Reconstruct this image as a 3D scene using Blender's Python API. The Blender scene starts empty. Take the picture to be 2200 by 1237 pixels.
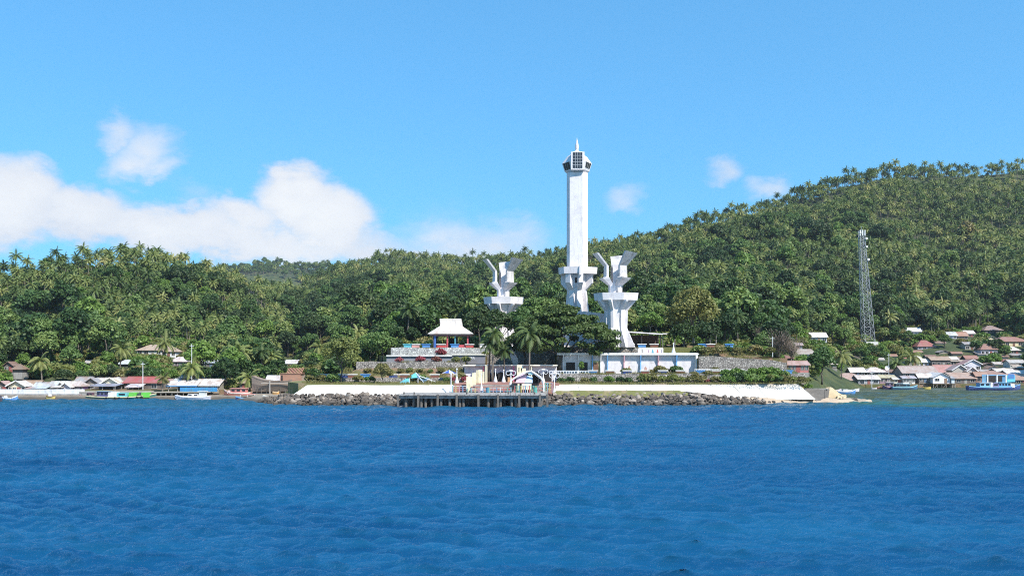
import bpy, math, random
import numpy as np
from mathutils import Vector, Matrix

random.seed(7)
RNG = np.random.default_rng(11)
SC = bpy.context.scene
COL = SC.collection
R = math.radians

# ------------------------------------------------------------------ camera
F = 1905.0           # focal length in reference pixels (frame 2200 wide)
HZ = 769.0           # row of the horizon
CH = 9.0             # eye height above the water (ferry deck)
cam_d = bpy.data.cameras.new("camera")
cam = bpy.data.objects.new("camera", cam_d)
COL.objects.link(cam)
cam.location = (0, 0, CH)
cam.rotation_euler = (R(90), 0, 0)
cam_d.sensor_width = 36.0
cam_d.lens = 36.0 * F / 2200.0
cam_d.shift_y = (HZ - 618.5) / 2200.0
cam_d.clip_start = 0.5
cam_d.clip_end = 20000
SC.camera = cam

# ------------------------------------------------------------------ light
SUN_AZ, SUN_EL = 138.0, 47.0        # clockwise from +Y (view direction), degrees
sv = Vector((math.sin(R(SUN_AZ)) * math.cos(R(SUN_EL)), math.cos(R(SUN_AZ)) * math.cos(R(SUN_EL)), math.sin(R(SUN_EL))))
sun_d = bpy.data.lights.new("sun", 'SUN')
sun_d.energy = 5.0
sun_d.angle = R(0.53)
sun_d.color = (1.0, 0.95, 0.865)
sun = bpy.data.objects.new("sun", sun_d)
COL.objects.link(sun)
sun.location = (60, -60, 120)
sun.rotation_euler = (-sv).to_track_quat('-Z', 'Y').to_euler()

SC.view_settings.view_transform = 'Standard'
SC.view_settings.look = 'None'
SC.view_settings.exposure = 0.50
SC.view_settings.gamma = 1.0
SC.cycles.max_bounces = 6
SC.cycles.diffuse_bounces = 2
SC.cycles.glossy_bounces = 3
SC.cycles.transparent_max_bounces = 6
SC.cycles.volume_bounces = 0
SC.cycles.use_denoising = False          # a phone picture has a little grain too
SC.cycles.filter_width = 1.05
SC.cycles.sample_clamp_indirect = 1.5
SC.cycles.sample_clamp_direct = 1.4


class NT:
    """small wrapper that makes node trees readable"""
    def __init__(self, tree):
        self.t = tree
        self.n = tree.nodes
        self.l = tree.links

    def node(self, typ, **kw):
        nd = self.n.new(typ)
        for k, v in kw.items():
            setattr(nd, k, v)
        return nd

    def put(self, sock, v):
        if v is None:
            return
        if isinstance(v, bpy.types.NodeSocket):
            self.l.new(v, sock)
        elif isinstance(v, (tuple, list)) and sock.type == 'RGBA' and len(v) == 3:
            sock.default_value = (*v, 1.0)
        else:
            sock.default_value = v

    def m(self, op, a, b=None, c=None, clamp=False):
        nd = self.node('ShaderNodeMath', operation=op, use_clamp=clamp)
        self.put(nd.inputs[0], a)
        self.put(nd.inputs[1], b)
        self.put(nd.inputs[2], c)
        return nd.outputs[0]

    def vm(self, op, a, b=None):
        nd = self.node('ShaderNodeVectorMath', operation=op)
        self.put(nd.inputs[0], a)
        self.put(nd.inputs[1], b)
        return nd.outputs[0]

    def mix(self, f, a, b, blend='MIX'):
        nd = self.node('ShaderNodeMix', data_type='RGBA', blend_type=blend)
        self.put(nd.inputs[0], f)
        self.put(nd.inputs[6], a)
        self.put(nd.inputs[7], b)
        return nd.outputs[2]

    def noise(self, vec, scale, detail=3.0, rough=0.5, dist=0.0):
        nd = self.node('ShaderNodeTexNoise')
        self.put(nd.inputs['Vector'], vec)
        nd.inputs['Scale'].default_value = scale
        nd.inputs['Detail'].default_value = detail
        nd.inputs['Roughness'].default_value = rough
        nd.inputs['Distortion'].default_value = dist
        return nd.outputs[0]

    def vor(self, vec, scale, feature='F1', out='Distance', rnd=1.0):
        nd = self.node('ShaderNodeTexVoronoi', feature=feature)
        self.put(nd.inputs['Vector'], vec)
        nd.inputs['Scale'].default_value = scale
        nd.inputs['Randomness'].default_value = rnd
        return nd.outputs[out]

    def ramp(self, f, stops):
        nd = self.node('ShaderNodeValToRGB')
        cr = nd.color_ramp
        while len(cr.elements) < len(stops):
            cr.elements.new(0.5)
        for e, (p, c) in zip(cr.elements, stops):
            e.position = p
            e.color = (*c, 1.0) if len(c) == 3 else c
        self.put(nd.inputs[0], f)
        return nd.outputs[0]

    def step(self, v, a, b):
        nd = self.node('ShaderNodeMapRange', interpolation_type='SMOOTHSTEP')
        self.put(nd.inputs[0], v)
        nd.inputs[1].default_value = a
        nd.inputs[2].default_value = b
        return nd.outputs[0]

    def pos(self):
        return self.node('ShaderNodeNewGeometry').outputs['Position']

    def scalev(self, vec, s):
        nd = self.node('ShaderNodeMapping')
        self.put(nd.inputs['Vector'], vec)
        nd.inputs['Scale'].default_value = s
        return nd.outputs[0]

    def bump(self, h, strength=0.3, dist=0.1):
        nd = self.node('ShaderNodeBump')
        nd.inputs['Strength'].default_value = strength
        nd.inputs['Distance'].default_value = dist
        self.put(nd.inputs['Height'], h)
        return nd.outputs[0]


# ------------------------------------------------------------------ sky with clouds
world = bpy.data.worlds.new("World")
SC.world = world
world.use_nodes = True
wt = NT(world.node_tree)
wt.n.clear()
sky = wt.node('ShaderNodeTexSky', sky_type='NISHITA')
sky.sun_disc = False
sky.sun_elevation = R(SUN_EL)
sky.sun_rotation = R(SUN_AZ)
sky.altitude = 0
sky.air_density = 1.0
sky.dust_density = 0.35
sky.ozone_density = 1.6
tc = wt.node('ShaderNodeTexCoord').outputs['Generated']
sx = wt.node('ShaderNodeSeparateXYZ')
wt.put(sx.inputs[0], tc)
az = wt.m('ARCTAN2', sx.outputs[0], sx.outputs[1])
el = wt.m('ARCSINE', sx.outputs[2])
cv = wt.node('ShaderNodeCombineXYZ')
wt.put(cv.inputs[0], az)
wt.put(cv.inputs[1], wt.m('MULTIPLY', el, 1.6))
n1 = wt.noise(cv.outputs[0], 11.0, 7.0, 0.58, 0.2)
n2 = wt.noise(cv.outputs[0], 34.0, 6.0, 0.62, 0.2)
off = wt.vm('ADD', cv.outputs[0], (3.7, 1.9, 5.2))
n3 = wt.noise(off, 13.0, 7.0, 0.6, 0.2)
n4 = wt.noise(off, 5.0, 3.0, 0.5)
azw = wt.m('ADD', az, wt.m('ADD', wt.m('MULTIPLY', wt.m('SUBTRACT', n1, 0.5), 0.075), wt.m('MULTIPLY', wt.m('SUBTRACT', n4, 0.5), 0.05)))
elw = wt.m('ADD', el, wt.m('ADD', wt.m('MULTIPLY', wt.m('SUBTRACT', n3, 0.5), 0.065), wt.m('MULTIPLY', wt.m('SUBTRACT', n2, 0.5), 0.022)))


def cloud_blob(px, py, rx, ry, gain):
    a0 = math.atan((px - 1100) / F)
    e0 = math.atan((HZ - py) / F * math.cos(a0))
    ra, re = rx / F * math.cos(a0) ** 2, ry / F * math.cos(a0)
    dx = wt.m('MULTIPLY', wt.m('SUBTRACT', azw, a0), 1 / ra)
    dy = wt.m('MULTIPLY', wt.m('SUBTRACT', elw, e0), 1 / re)
    d = wt.m('ADD', wt.m('MULTIPLY', dx, dx), wt.m('MULTIPLY', dy, dy))
    return wt.m('MULTIPLY', wt.m('SUBTRACT', 1.0, d), gain)


blobs = [(0, 440, 190, 120, 1.0), (70, 400, 90, 70, 0.9), (180, 460, 160, 80, 0.9), (640, 440, 130, 90, 1.1), (690, 470, 150, 90, 1.1), (600, 395, 50, 42, 0.8), (360, 490, 300, 62, 0.9), (520, 470, 120, 60, 0.9), (560, 525, 420, 50, 0.9),
         (318, 330, 92, 66, 0.52), (258, 280, 50, 36, 0.44), (362, 365, 60, 36, 0.46), (1010, 525, 220, 66, 0.56), (1100, 500, 95, 52, 0.5), (800, 545, 260, 26, 0.7),
         (1536, 383, 56, 36, 0.44), (1645, 404, 76, 38, 0.46), (1350, 425, 66, 38, 0.34), (960, 470, 80, 40, 0.17), (420, 420, 50, 26, 0.2),
         (-420, 470, 300, 120, 0.9), (2700, 430, 420, 110, 0.8), (3600, 520, 900, 150, 0.8)]
acc = None
for b in blobs:
    v = cloud_blob(*b)
    acc = v if acc is None else wt.m('SMOOTH_MAX', acc, v, 0.12)
# everywhere outside the picture: the same low broken bank along the horizon
ring = wt.m('MULTIPLY', wt.m('SUBTRACT', 0.75, wt.m('MULTIPLY', wt.m('ABSOLUTE', wt.m('SUBTRACT', el, 0.12)), 7.0)), 0.8)
ring = wt.m('SUBTRACT', ring, wt.m('MULTIPLY', wt.m('SUBTRACT', 1.0, wt.step(wt.m('ABSOLUTE', az), 0.75, 1.1)), 3.0))
acc = wt.m('MAXIMUM', acc, ring)
dens = wt.m('ADD', acc, wt.m('MULTIPLY', wt.m('SUBTRACT', n2, 0.5), 0.42))
mask = wt.m('MULTIPLY', wt.step(wt.m('ADD', dens, wt.m('MULTIPLY', wt.m('SUBTRACT', n4, 0.55), 0.7)), -0.10, 0.72), 0.94)
relief = wt.m('ADD', wt.m('MULTIPLY', dens, 0.50), wt.m('ADD', wt.m('MULTIPLY', n1, 0.55), wt.m('MULTIPLY', el, 0.9)))
cshade = wt.ramp(relief, [(0.25, (0.60, 0.66, 0.80)), (0.60, (0.80, 0.83, 0.90)), (0.95, (1.0, 1.0, 1.0))])
SKY_S = 0.092
gm = wt.node('ShaderNodeGamma')
wt.put(gm.inputs[0], sky.outputs[0])
gm.inputs[1].default_value = 0.5          # the camera's flat rendering of the sky
tint = wt.mix(1.0, gm.outputs[0], (0.83, 2.30, 3.55), 'MULTIPLY')
cl = wt.vm('SCALE', cshade, None)
cl.node.inputs['Scale'].default_value = 0.70 / SKY_S
fin = wt.mix(mask, tint, cl)
bg = wt.node('ShaderNodeBackground')
bg.inputs['Strength'].default_value = SKY_S
wt.put(bg.inputs[0], fin)
wo = wt.node('ShaderNodeOutputWorld')
wt.l.new(bg.outputs[0], wo.inputs[0])

# ------------------------------------------------------------------ mesh helpers
def S(Y):
    return Y / F


def P(px, py, Y):
    """a point of the place from where the photograph shows it and how far away it stands"""
    return ((px - 1100) * Y / F, Y, CH + (HZ - py) * Y / F)


def X(px, Y):
    return (px - 1100) * Y / F


def Z(py, Y):
    return CH + (HZ - py) * Y / F


class MB:
    def __init__(self):
        self.v = []
        self.f = []
        self.mi = []
        self.cur = 0

    def add(self, vs, fs):
        o = len(self.v)
        self.v += [tuple(p) for p in vs]
        self.f += [tuple(i + o for i in f) for f in fs]
        self.mi += [self.cur] * len(fs)
        return self

    def box(self, x0, x1, y0, y1, z0, z1):
        vs = [(x0, y0, z0), (x1, y0, z0), (x1, y1, z0), (x0, y1, z0), (x0, y0, z1), (x1, y0, z1), (x1, y1, z1), (x0, y1, z1)]
        return self.add(vs, [(0, 3, 2, 1), (4, 5, 6, 7), (0, 1, 5, 4), (1, 2, 6, 5), (2, 3, 7, 6), (3, 0, 4, 7)])

    def bar(self, a, b, w, h=None, up=(0, 0, 1)):
        """rectangular bar between two points"""
        a, b = Vector(a), Vector(b)
        d = (b - a).normalized()
        u = Vector(up)
        if abs(d.dot(u)) > 0.95:
            u = Vector((0, 1, 0))
        s = d.cross(u).normalized() * (w / 2)
        t = s.cross(d).normalized() * ((h or w) / 2)
        vs = [a - s - t, a + s - t, a + s + t, a - s + t, b - s - t, b + s - t, b + s + t, b - s + t]
        return self.add(vs, [(0, 3, 2, 1), (4, 5, 6, 7), (0, 1, 5, 4), (1, 2, 6, 5), (2, 3, 7, 6), (3, 0, 4, 7)])

    def tube(self, pts, rad, n=7, cap=True):
        pts = [Vector(p) for p in pts]
        if not isinstance(rad, (list, tuple)):
            rad = [rad] * len(pts)
        vs, fs = [], []
        ref = Vector((0.31, 0.95, 0.05))
        for i, p in enumerate(pts):
            d = (pts[min(i + 1, len(pts) - 1)] - pts[max(i - 1, 0)]).normalized()
            s = d.cross(ref)
            if s.length < 1e-3:
                s = d.cross(Vector((1, 0, 0)))
            s.normalize()
            t = d.cross(s)
            for k in range(n):
                a = 2 * math.pi * k / n
                vs.append(p + (s * math.cos(a) + t * math.sin(a)) * rad[i])
        for i in range(len(pts) - 1):
            for k in range(n):
                a, b = i * n + k, i * n + (k + 1) % n
                fs.append((a, b, b + n, a + n))
        if cap:
            fs.append(tuple(range(n - 1, -1, -1)))
            fs.append(tuple(range((len(pts) - 1) * n, len(pts) * n)))
        return self.add(vs, fs)

    def prism(self, poly, z0, z1, top=None):
        """plan polygon (counter-clockwise) raised from z0 to z1; top = other plan at z1"""
        n = len(poly)
        top = top or poly
        vs = [(p[0], p[1], z0) for p in poly] + [(p[0], p[1], z1) for p in top]
        fs = [tuple(range(n - 1, -1, -1)), tuple(range(n, 2 * n))]
        fs += [(i, (i + 1) % n, (i + 1) % n + n, i + n) for i in range(n)]
        return self.add(vs, fs)

    def wall_poly(self, prof, y0, y1):
        """outline in x,z pulled from y0 to y1"""
        n = len(prof)
        vs = [(p[0], y0, p[1]) for p in prof] + [(p[0], y1, p[1]) for p in prof]
        fs = [tuple(range(n)), tuple(range(2 * n - 1, n - 1, -1))]
        fs += [((i + 1) % n, i, i + n, (i + 1) % n + n) for i in range(n)]
        return self.add(vs, fs)

    def loft(self, rings, close=True, caps=True):
        n = len(rings[0])
        vs = [p for r in rings for p in r]
        fs = []
        for i in range(len(rings) - 1):
            for k in range(n if close else n - 1):
                a, b = i * n + k, i * n + (k + 1) % n
                fs.append((a, b, b + n, a + n))
        if caps:
            fs.append(tuple(range(n - 1, -1, -1)))
            fs.append(tuple(range((len(rings) - 1) * n, len(rings) * n)))
        return self.add(vs, fs)

    def lathe(self, c, prof, n=12):
        rings = []
        for r, z in prof:
            rings.append([(c[0] + r * math.cos(2 * math.pi * k / n), c[1] + r * math.sin(2 * math.pi * k / n), c[2] + z) for k in range(n)])
        return self.loft(rings)

    def slab(self, quad, t):
        """four corners, thickened by t along the normal (both ways inwards/outwards)"""
        q = [Vector(p) for p in quad]
        nrm = (q[1] - q[0]).cross(q[3] - q[0]).normalized() * t
        vs = [p for p in q] + [p - nrm for p in q]
        n = len(q)
        fs = [tuple(range(n)), tuple(range(2 * n - 1, n - 1, -1))]
        fs += [((i + 1) % n, i, i + n, (i + 1) % n + n) for i in range(n)]
        return self.add(vs, fs)

    def mesh(self, name, mats, smooth=False):
        me = bpy.data.meshes.new(name)
        me.from_pydata(self.v, [], self.f)
        if not isinstance(mats, (list, tuple)):
            mats = [mats]
        for m_ in mats:
            me.materials.append(m_)
        if len(mats) > 1:
            me.polygons.foreach_set('material_index', self.mi)
        if smooth:
            me.polygons.foreach_set('use_smooth', [True] * len(me.polygons))
        me.update()
        return me

    def build(self, name, mats, parent=None, color=None, smooth=False, loc=None):
        o = bpy.data.objects.new(name, self.mesh(name, mats, smooth))
        COL.objects.link(o)
        if parent is not None:
            o.parent = parent
        if loc is not None:
            o.location = loc
        if color is not None:
            o.color = (*color, 1.0)
        return o


def tag(o, label=None, cat=None, group=None, kind=None):
    if label:
        o['label'] = label
    if cat:
        o['category'] = cat
    if group:
        o['group'] = group
    if kind:
        o['kind'] = kind
    return o


def thing(name, label, cat, loc=(0, 0, 0), rz=0.0, group=None):
    o = bpy.data.objects.new(name, None)
    o.empty_display_size = 0.3
    COL.objects.link(o)
    o.location = loc
    o.rotation_euler = (0, 0, rz)
    return tag(o, label, cat, group)


def put(mesh, name, parent=None, loc=(0, 0, 0), rot=(0, 0, 0), scale=(1, 1, 1), color=None):
    o = bpy.data.objects.new(name, mesh)
    COL.objects.link(o)
    o.parent = parent
    o.location = loc
    o.rotation_euler = rot
    o.scale = scale
    if color is not None:
        o.color = (*color, 1.0)
    return o


def tree_copy(src, loc, rz, sc, label=None, group=None):
    c = src.copy()
    COL.objects.link(c)
    c.location = loc
    c.rotation_euler = (0, 0, rz)
    c.scale = sc
    if label:
        c['label'] = label
    if group:
        c['group'] = group
    for ch in src.children:
        d = ch.copy()
        COL.objects.link(d)
        d.parent = c
    return c


def ordw(i):
    return ['first', 'second', 'third', 'fourth', 'fifth', 'sixth', 'seventh', 'eighth', 'ninth', 'tenth', 'eleventh', 'twelfth',
            'thirteenth', 'fourteenth', 'fifteenth', 'sixteenth'][i]


# ------------------------------------------------------------------ materials
MATS = {}


def new_mat(name):
    m_ = bpy.data.materials.new(name)
    m_.use_nodes = True
    t = NT(m_.node_tree)
    t.n.clear()
    out = t.node('ShaderNodeOutputMaterial')
    b = t.node('ShaderNodeBsdfPrincipled')
    t.l.new(b.outputs[0], out.inputs[0])
    MATS[name] = m_
    return m_, t, b


def objcol(t):
    return t.node('ShaderNodeObjectInfo').outputs['Color']


def mk_paint(name, col=None, rough=0.65, dirt=(0.16, 0.13, 0.10), amount=0.45, streak=0.35, scale=0.8, bump=0.12):
    m_, t, b = new_mat(name)
    base = col if col is not None else objcol(t)
    if name == 'limewashed_concrete':
        base = t.mix(t.node('ShaderNodeObjectInfo').outputs['Random'], tuple(c * 0.78 for c in col), col)
    p = t.pos()
    n_a = t.noise(p, scale, 6, 0.62)
    n_s = t.noise(t.scalev(p, (2.2, 2.2, 0.16)), 1.6, 4, 0.6)
    d1 = t.m('MULTIPLY', t.step(n_a, 0.44, 0.74), amount)
    d2 = t.m('MULTIPLY', t.step(n_s, 0.48, 0.78), streak)
    c1 = t.mix(t.m('MAXIMUM', d1, d2), base, dirt)
    t.put(b.inputs['Base Color'], c1)
    b.inputs['Roughness'].default_value = rough
    if bump:
        t.put(b.inputs['Normal'], t.bump(t.noise(p, 9.0, 5, 0.6), bump, 0.05))
    return m_


M_PAINT = mk_paint('painted_plaster')
M_WHITE = mk_paint('white_concrete', (0.72, 0.675, 0.685), 0.75, (0.27, 0.24, 0.225), 0.42, 0.55, 0.55, 0.15)
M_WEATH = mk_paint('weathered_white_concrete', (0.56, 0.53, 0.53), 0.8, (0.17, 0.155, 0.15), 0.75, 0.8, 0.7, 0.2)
M_OLDCON = mk_paint('stained_concrete', (0.33, 0.31, 0.29), 0.85, (0.08, 0.075, 0.07), 0.85, 0.85, 0.9, 0.3)
M_SEAWALL = mk_paint('limewashed_concrete', (0.74, 0.71, 0.66), 0.8, (0.40, 0.34, 0.27), 0.55, 0.5, 0.35, 0.2)
M_METALW = mk_paint('white_painted_steel', (0.78, 0.79, 0.80), 0.45, (0.35, 0.28, 0.22), 0.15, 0.15, 1.5, 0)
M_GALV = mk_paint('galvanised_steel', (0.34, 0.35, 0.37), 0.45, (0.2, 0.2, 0.22), 0.3, 0.2, 1.0, 0)


def mk_roof():
    """corrugated sheet: colour of the object, rust in patches and runs, ribs from a bump"""
    m_, t, b = new_mat('corrugated_sheet')
    base = objcol(t)
    tco = t.node('ShaderNodeTexCoord').outputs['Object']
    p = t.pos()
    wv = t.node('ShaderNodeTexWave', wave_type='BANDS', bands_direction='X')
    t.put(wv.inputs['Vector'], tco)
    wv.inputs['Scale'].default_value = 1.35
    sheets = t.vor(t.scalev(p, (1.1, 0.30, 0.30)), 1.0, 'F1', 'Color', 1.0)
    sh = t.node('ShaderNodeSeparateColor')
    t.put(sh.inputs[0], sheets)
    rust = t.noise(p, 0.55, 6, 0.66)
    runs = t.noise(t.scalev(p, (1.6, 0.3, 0.3)), 1.2, 4, 0.6)
    f = t.m('MULTIPLY', t.step(rust, 0.43, 0.66), 0.62)
    f2 = t.m('MULTIPLY', t.step(runs, 0.47, 0.68), 0.55)
    rc = t.mix(rust, (0.16, 0.075, 0.04), (0.34, 0.20, 0.13))
    c0 = t.mix(t.m('MULTIPLY', sh.outputs[0], 0.75), base, t.mix(0.5, base, (0.30, 0.24, 0.22)))
    c1 = t.mix(t.m('MAXIMUM', f, f2), c0, rc)
    t.put(b.inputs['Base Color'], c1)
    b.inputs['Roughness'].default_value = 0.5
    b.inputs['Metallic'].default_value = 0.0
    t.put(b.inputs['Normal'], t.bump(wv.outputs[0], 0.5, 0.05))
    return m_


M_ROOF = mk_roof()


def mk_wood(name, col=None, dark=(0.06, 0.045, 0.035)):
    m_, t, b = new_mat(name)
    base = col if col is not None else objcol(t)
    p = t.pos()
    g = t.noise(t.scalev(p, (0.5, 1.5, 7.0)), 1.5, 5, 0.6)
    n_ = t.noise(p, 1.1, 4, 0.6)
    c = t.mix(t.m('MULTIPLY', t.step(g, 0.35, 0.75), 0.55), base, dark)
    c = t.mix(t.m('MULTIPLY', t.step(n_, 0.5, 0.8), 0.4), c, (0.25, 0.22, 0.19))
    t.put(b.inputs['Base Color'], c)
    b.inputs['Roughness'].default_value = 0.85
    t.put(b.inputs['Normal'], t.bump(g, 0.3, 0.03))
    return m_


M_WOOD = mk_wood('weathered_board')
M_PILE = mk_wood('tarred_pile', (0.14, 0.125, 0.11), (0.03, 0.028, 0.026))


def mk_dark(name, col, rough):
    m_, t, b = new_mat(name)
    t.put(b.inputs['Base Color'], t.mix(t.noise(t.pos(), 1.5, 3), tuple(c * 0.6 for c in col), col))
    b.inputs['Roughness'].default_value = rough
    return m_


M_GLASS = mk_dark('window_glass', (0.035, 0.04, 0.05), 0.12)
M_VOID = mk_dark('dark_interior', (0.035, 0.03, 0.03), 0.9)
M_RUBBER = mk_dark('tyre_rubber', (0.03, 0.03, 0.03), 0.8)


def mk_stone(name, scale, c1, c2, mortar, bump=0.7, moss=0.2):
    m_, t, b = new_mat(name)
    p = t.pos()
    d = t.vor(p, scale, 'DISTANCE_TO_EDGE', 'Distance')
    cc = t.vor(p, scale, 'F1', 'Color')
    sc = t.node('ShaderNodeSeparateColor')
    t.put(sc.inputs[0], cc)
    c = t.mix(sc.outputs[0], c1, c2)
    c = t.mix(t.m('MULTIPLY', t.step(sc.outputs[1], 0.7, 0.95), 0.6), c, tuple(min(1, x * 1.5) for x in c2))
    c = t.mix(t.m('MULTIPLY', t.step(t.noise(p, 0.5, 5, 0.6), 0.5, 0.7), moss), c, (0.10, 0.12, 0.05))
    e = t.step(d, 0.02, 0.10)
    t.put(b.inputs['Base Color'], t.mix(e, mortar, c))
    b.inputs['Roughness'].default_value = 0.9
    h = t.m('ADD', e, t.m('MULTIPLY', t.noise(p, 6, 4), 0.4))
    t.put(b.inputs['Normal'], t.bump(h, bump, 0.12))
    return m_


M_STONE = mk_stone('field_stone_wall', 2.3, (0.17, 0.15, 0.14), (0.36, 0.33, 0.30), (0.10, 0.09, 0.08))
M_STONEW = mk_stone('painted_stone_wall', 2.4, (0.30, 0.30, 0.31), (0.50, 0.50, 0.48), (0.20, 0.19, 0.19), 0.5, 0.25)


def mk_rock(name, a, b_, c_):
    m_, t, b = new_mat(name)
    rnd = t.node('ShaderNodeObjectInfo').outputs['Random']
    p = t.pos()
    col = t.ramp(t.m('ADD', t.m('MULTIPLY', rnd, 0.75), t.m('MULTIPLY', t.noise(p, 1.7, 5, 0.65), 0.35)),
                 [(0.15, a), (0.55, b_), (0.95, c_)])
    wet = t.node('ShaderNodeSeparateXYZ')
    t.put(wet.inputs[0], p)
    wl = t.m('ADD', wet.outputs[2], t.m('MULTIPLY', t.noise(p, 0.8, 3), 0.5))
    wf = t.m('SUBTRACT', 1.0, t.step(wl, 0.5, 1.15))
    t.put(b.inputs['Base Color'], t.mix(t.m('MULTIPLY', wf, 0.8), col, (0.045, 0.04, 0.032)))
    b.inputs['Roughness'].default_value = 0.85
    t.put(b.inputs['Normal'], t.bump(t.noise(p, 4.5, 6, 0.65), 0.6, 0.1))
    return m_


M_ROCK = mk_rock('quarry_rock', (0.055, 0.045, 0.038), (0.135, 0.11, 0.09), (0.36, 0.305, 0.255))
M_SANDROCK = mk_rock('yellow_shore_rock', (0.28, 0.20, 0.10), (0.42, 0.32, 0.19), (0.55, 0.45, 0.30))


def mk_ground():
    m_, t, b = new_mat('forest_floor')
    p = t.pos()
    n_ = t.noise(p, 0.12, 6, 0.6)
    n2_ = t.noise(p, 1.1, 5, 0.6)
    c = t.ramp(t.m('ADD', t.m('MULTIPLY', n_, 0.7), t.m('MULTIPLY', n2_, 0.3)),
               [(0.36, (0.022, 0.034, 0.012)), (0.50, (0.045, 0.065, 0.02)), (0.62, (0.085, 0.085, 0.03)), (0.74, (0.20, 0.14, 0.08))])
    t.put(b.inputs['Base Color'], c)
    b.inputs['Roughness'].default_value = 1.0
    t.put(b.inputs['Normal'], t.bump(n2_, 0.8, 0.4))
    return m_


M_GROUND = mk_ground()


def mk_grass(name, a, b_, earth, ef0=0.48, ef1=0.66):
    m_, t, b = new_mat(name)
    p = t.pos()
    n_ = t.noise(p, 0.35, 6, 0.62)
    f = t.noise(p, 5.0, 4, 0.6)
    g = t.mix(f, a, b_)
    t.put(b.inputs['Base Color'], t.mix(t.step(n_, ef0, ef1), g, t.mix(f, tuple(x * 0.7 for x in earth), earth)))
    b.inputs['Roughness'].default_value = 1.0
    t.put(b.inputs['Normal'], t.bump(f, 0.8, 0.12))
    return m_


M_GRASS = mk_grass('dry_grass', (0.085, 0.10, 0.028), (0.21, 0.20, 0.07), (0.33, 0.25, 0.15))
M_EARTH = mk_grass('bare_earth', (0.06, 0.075, 0.02), (0.16, 0.14, 0.05), (0.27, 0.165, 0.10), 0.42, 0.60)
M_SAND = mk_rock('shingle_beach', (0.10, 0.08, 0.06), (0.19, 0.155, 0.12), (0.30, 0.25, 0.19))
M_BEACH = mk_grass('sandy_ledge', (0.30, 0.23, 0.17), (0.46, 0.36, 0.27), (0.52, 0.41, 0.30), 0.4, 0.6)
M_PAVE = mk_paint('red_paving', (0.34, 0.17, 0.14), 0.85, (0.20, 0.15, 0.13), 0.5, 0.1, 0.7, 0.2)


def mk_leaf(name, stops, rough=0.55, trans=0.18, nvar=0.35, rw=None):
    m_, t, b = new_mat(name)
    rnd = t.node('ShaderNodeObjectInfo').outputs['Random']
    p = t.pos()
    n_ = t.noise(p, 0.35, 4, 0.6)
    n2_ = t.noise(p, 2.5, 2, 0.6)
    big = t.m('MULTIPLY', t.m('SUBTRACT', t.noise(p, 0.022, 3, 0.6), 0.5), 1.25 if rw is None else 0.4)
    f = t.m('ADD', t.m('ADD', big, t.m('MULTIPLY', rnd, 1.0 - nvar * 0.4) if rw is None else t.m('ADD', 0.5 - rw / 2, t.m('MULTIPLY', rnd, rw))), t.m('MULTIPLY', t.m('SUBTRACT', t.m('ADD', n_, n2_), 1.0), nvar))
    c = t.ramp(f, stops)
    t.put(b.inputs['Base Color'], c)
    b.inputs['Roughness'].default_value = rough
    b.inputs['Specular IOR Level'].default_value = 0.35
    if trans:
        tr = t.node('ShaderNodeBsdfTranslucent')
        t.put(tr.inputs[0], t.mix(1.0, c, (1.5, 1.6, 0.6), 'MULTIPLY'))
        mx = t.node('ShaderNodeMixShader')
        mx.inputs[0].default_value = trans
        t.l.new(b.outputs[0], mx.inputs[1])
        t.l.new(tr.outputs[0], mx.inputs[2])
        out = [n for n in t.n if n.type == 'OUTPUT_MATERIAL'][0]
        t.l.new(mx.outputs[0], out.inputs[0])
    return m_


M_PALM = mk_leaf('palm_leaf', [(0.0, (0.052, 0.085, 0.022)), (0.4, (0.125, 0.17, 0.046)), (0.75, (0.23, 0.25, 0.076)), (1.0, (0.34, 0.31, 0.12))], nvar=0.45)
M_LEAF = mk_leaf('broad_leaf', [(0.0, (0.026, 0.055, 0.016)), (0.3, (0.062, 0.12, 0.032)), (0.6, (0.118, 0.19, 0.05)), (0.82, (0.20, 0.255, 0.072)), (1.0, (0.25, 0.20, 0.085))], nvar=0.55)
M_LEAFD = mk_leaf('dark_leaf', [(0.0, (0.026, 0.048, 0.016)), (0.6, (0.052, 0.085, 0.025)), (1.0, (0.095, 0.13, 0.038))], nvar=0.5, rw=0.4)
M_LEAFY = mk_leaf('yellow_green_leaf', [(0.0, (0.11, 0.135, 0.035)), (0.6, (0.19, 0.21, 0.06)), (1.0, (0.29, 0.27, 0.10))], nvar=0.5, rw=0.4)
M_LEAFB = mk_leaf('bright_leaf', [(0.0, (0.065, 0.13, 0.022)), (0.6, (0.13, 0.215, 0.04)), (1.0, (0.21, 0.28, 0.06))], nvar=0.5, rw=0.4)
M_LEAFO = mk_leaf('olive_leaf', [(0.0, (0.095, 0.098, 0.03)), (0.6, (0.185, 0.17, 0.06)), (1.0, (0.29, 0.22, 0.09))], nvar=0.5, rw=0.4)
M_RAIN = mk_leaf('rain_tree_leaf', [(0.0, (0.034, 0.062, 0.018)), (0.5, (0.078, 0.118, 0.03)), (1.0, (0.155, 0.19, 0.05))], nvar=0.7, rw=0.1)
M_FLOWER = mk_leaf('pink_flower', [(0.0, (0.10, 0.09, 0.03)), (0.45, (0.28, 0.05, 0.07)), (1.0, (0.38, 0.13, 0.14))], trans=0.1)
M_DRY = mk_leaf('dry_twig', [(0.0, (0.12, 0.09, 0.07)), (0.6, (0.20, 0.15, 0.12)), (1.0, (0.28, 0.22, 0.17))], trans=0.0)
M_TRUNK = mk_wood('bark', (0.20, 0.17, 0.14), (0.07, 0.06, 0.05))
M_TRUNKD = mk_wood('dark_bark', (0.09, 0.075, 0.06), (0.03, 0.025, 0.02))

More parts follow.
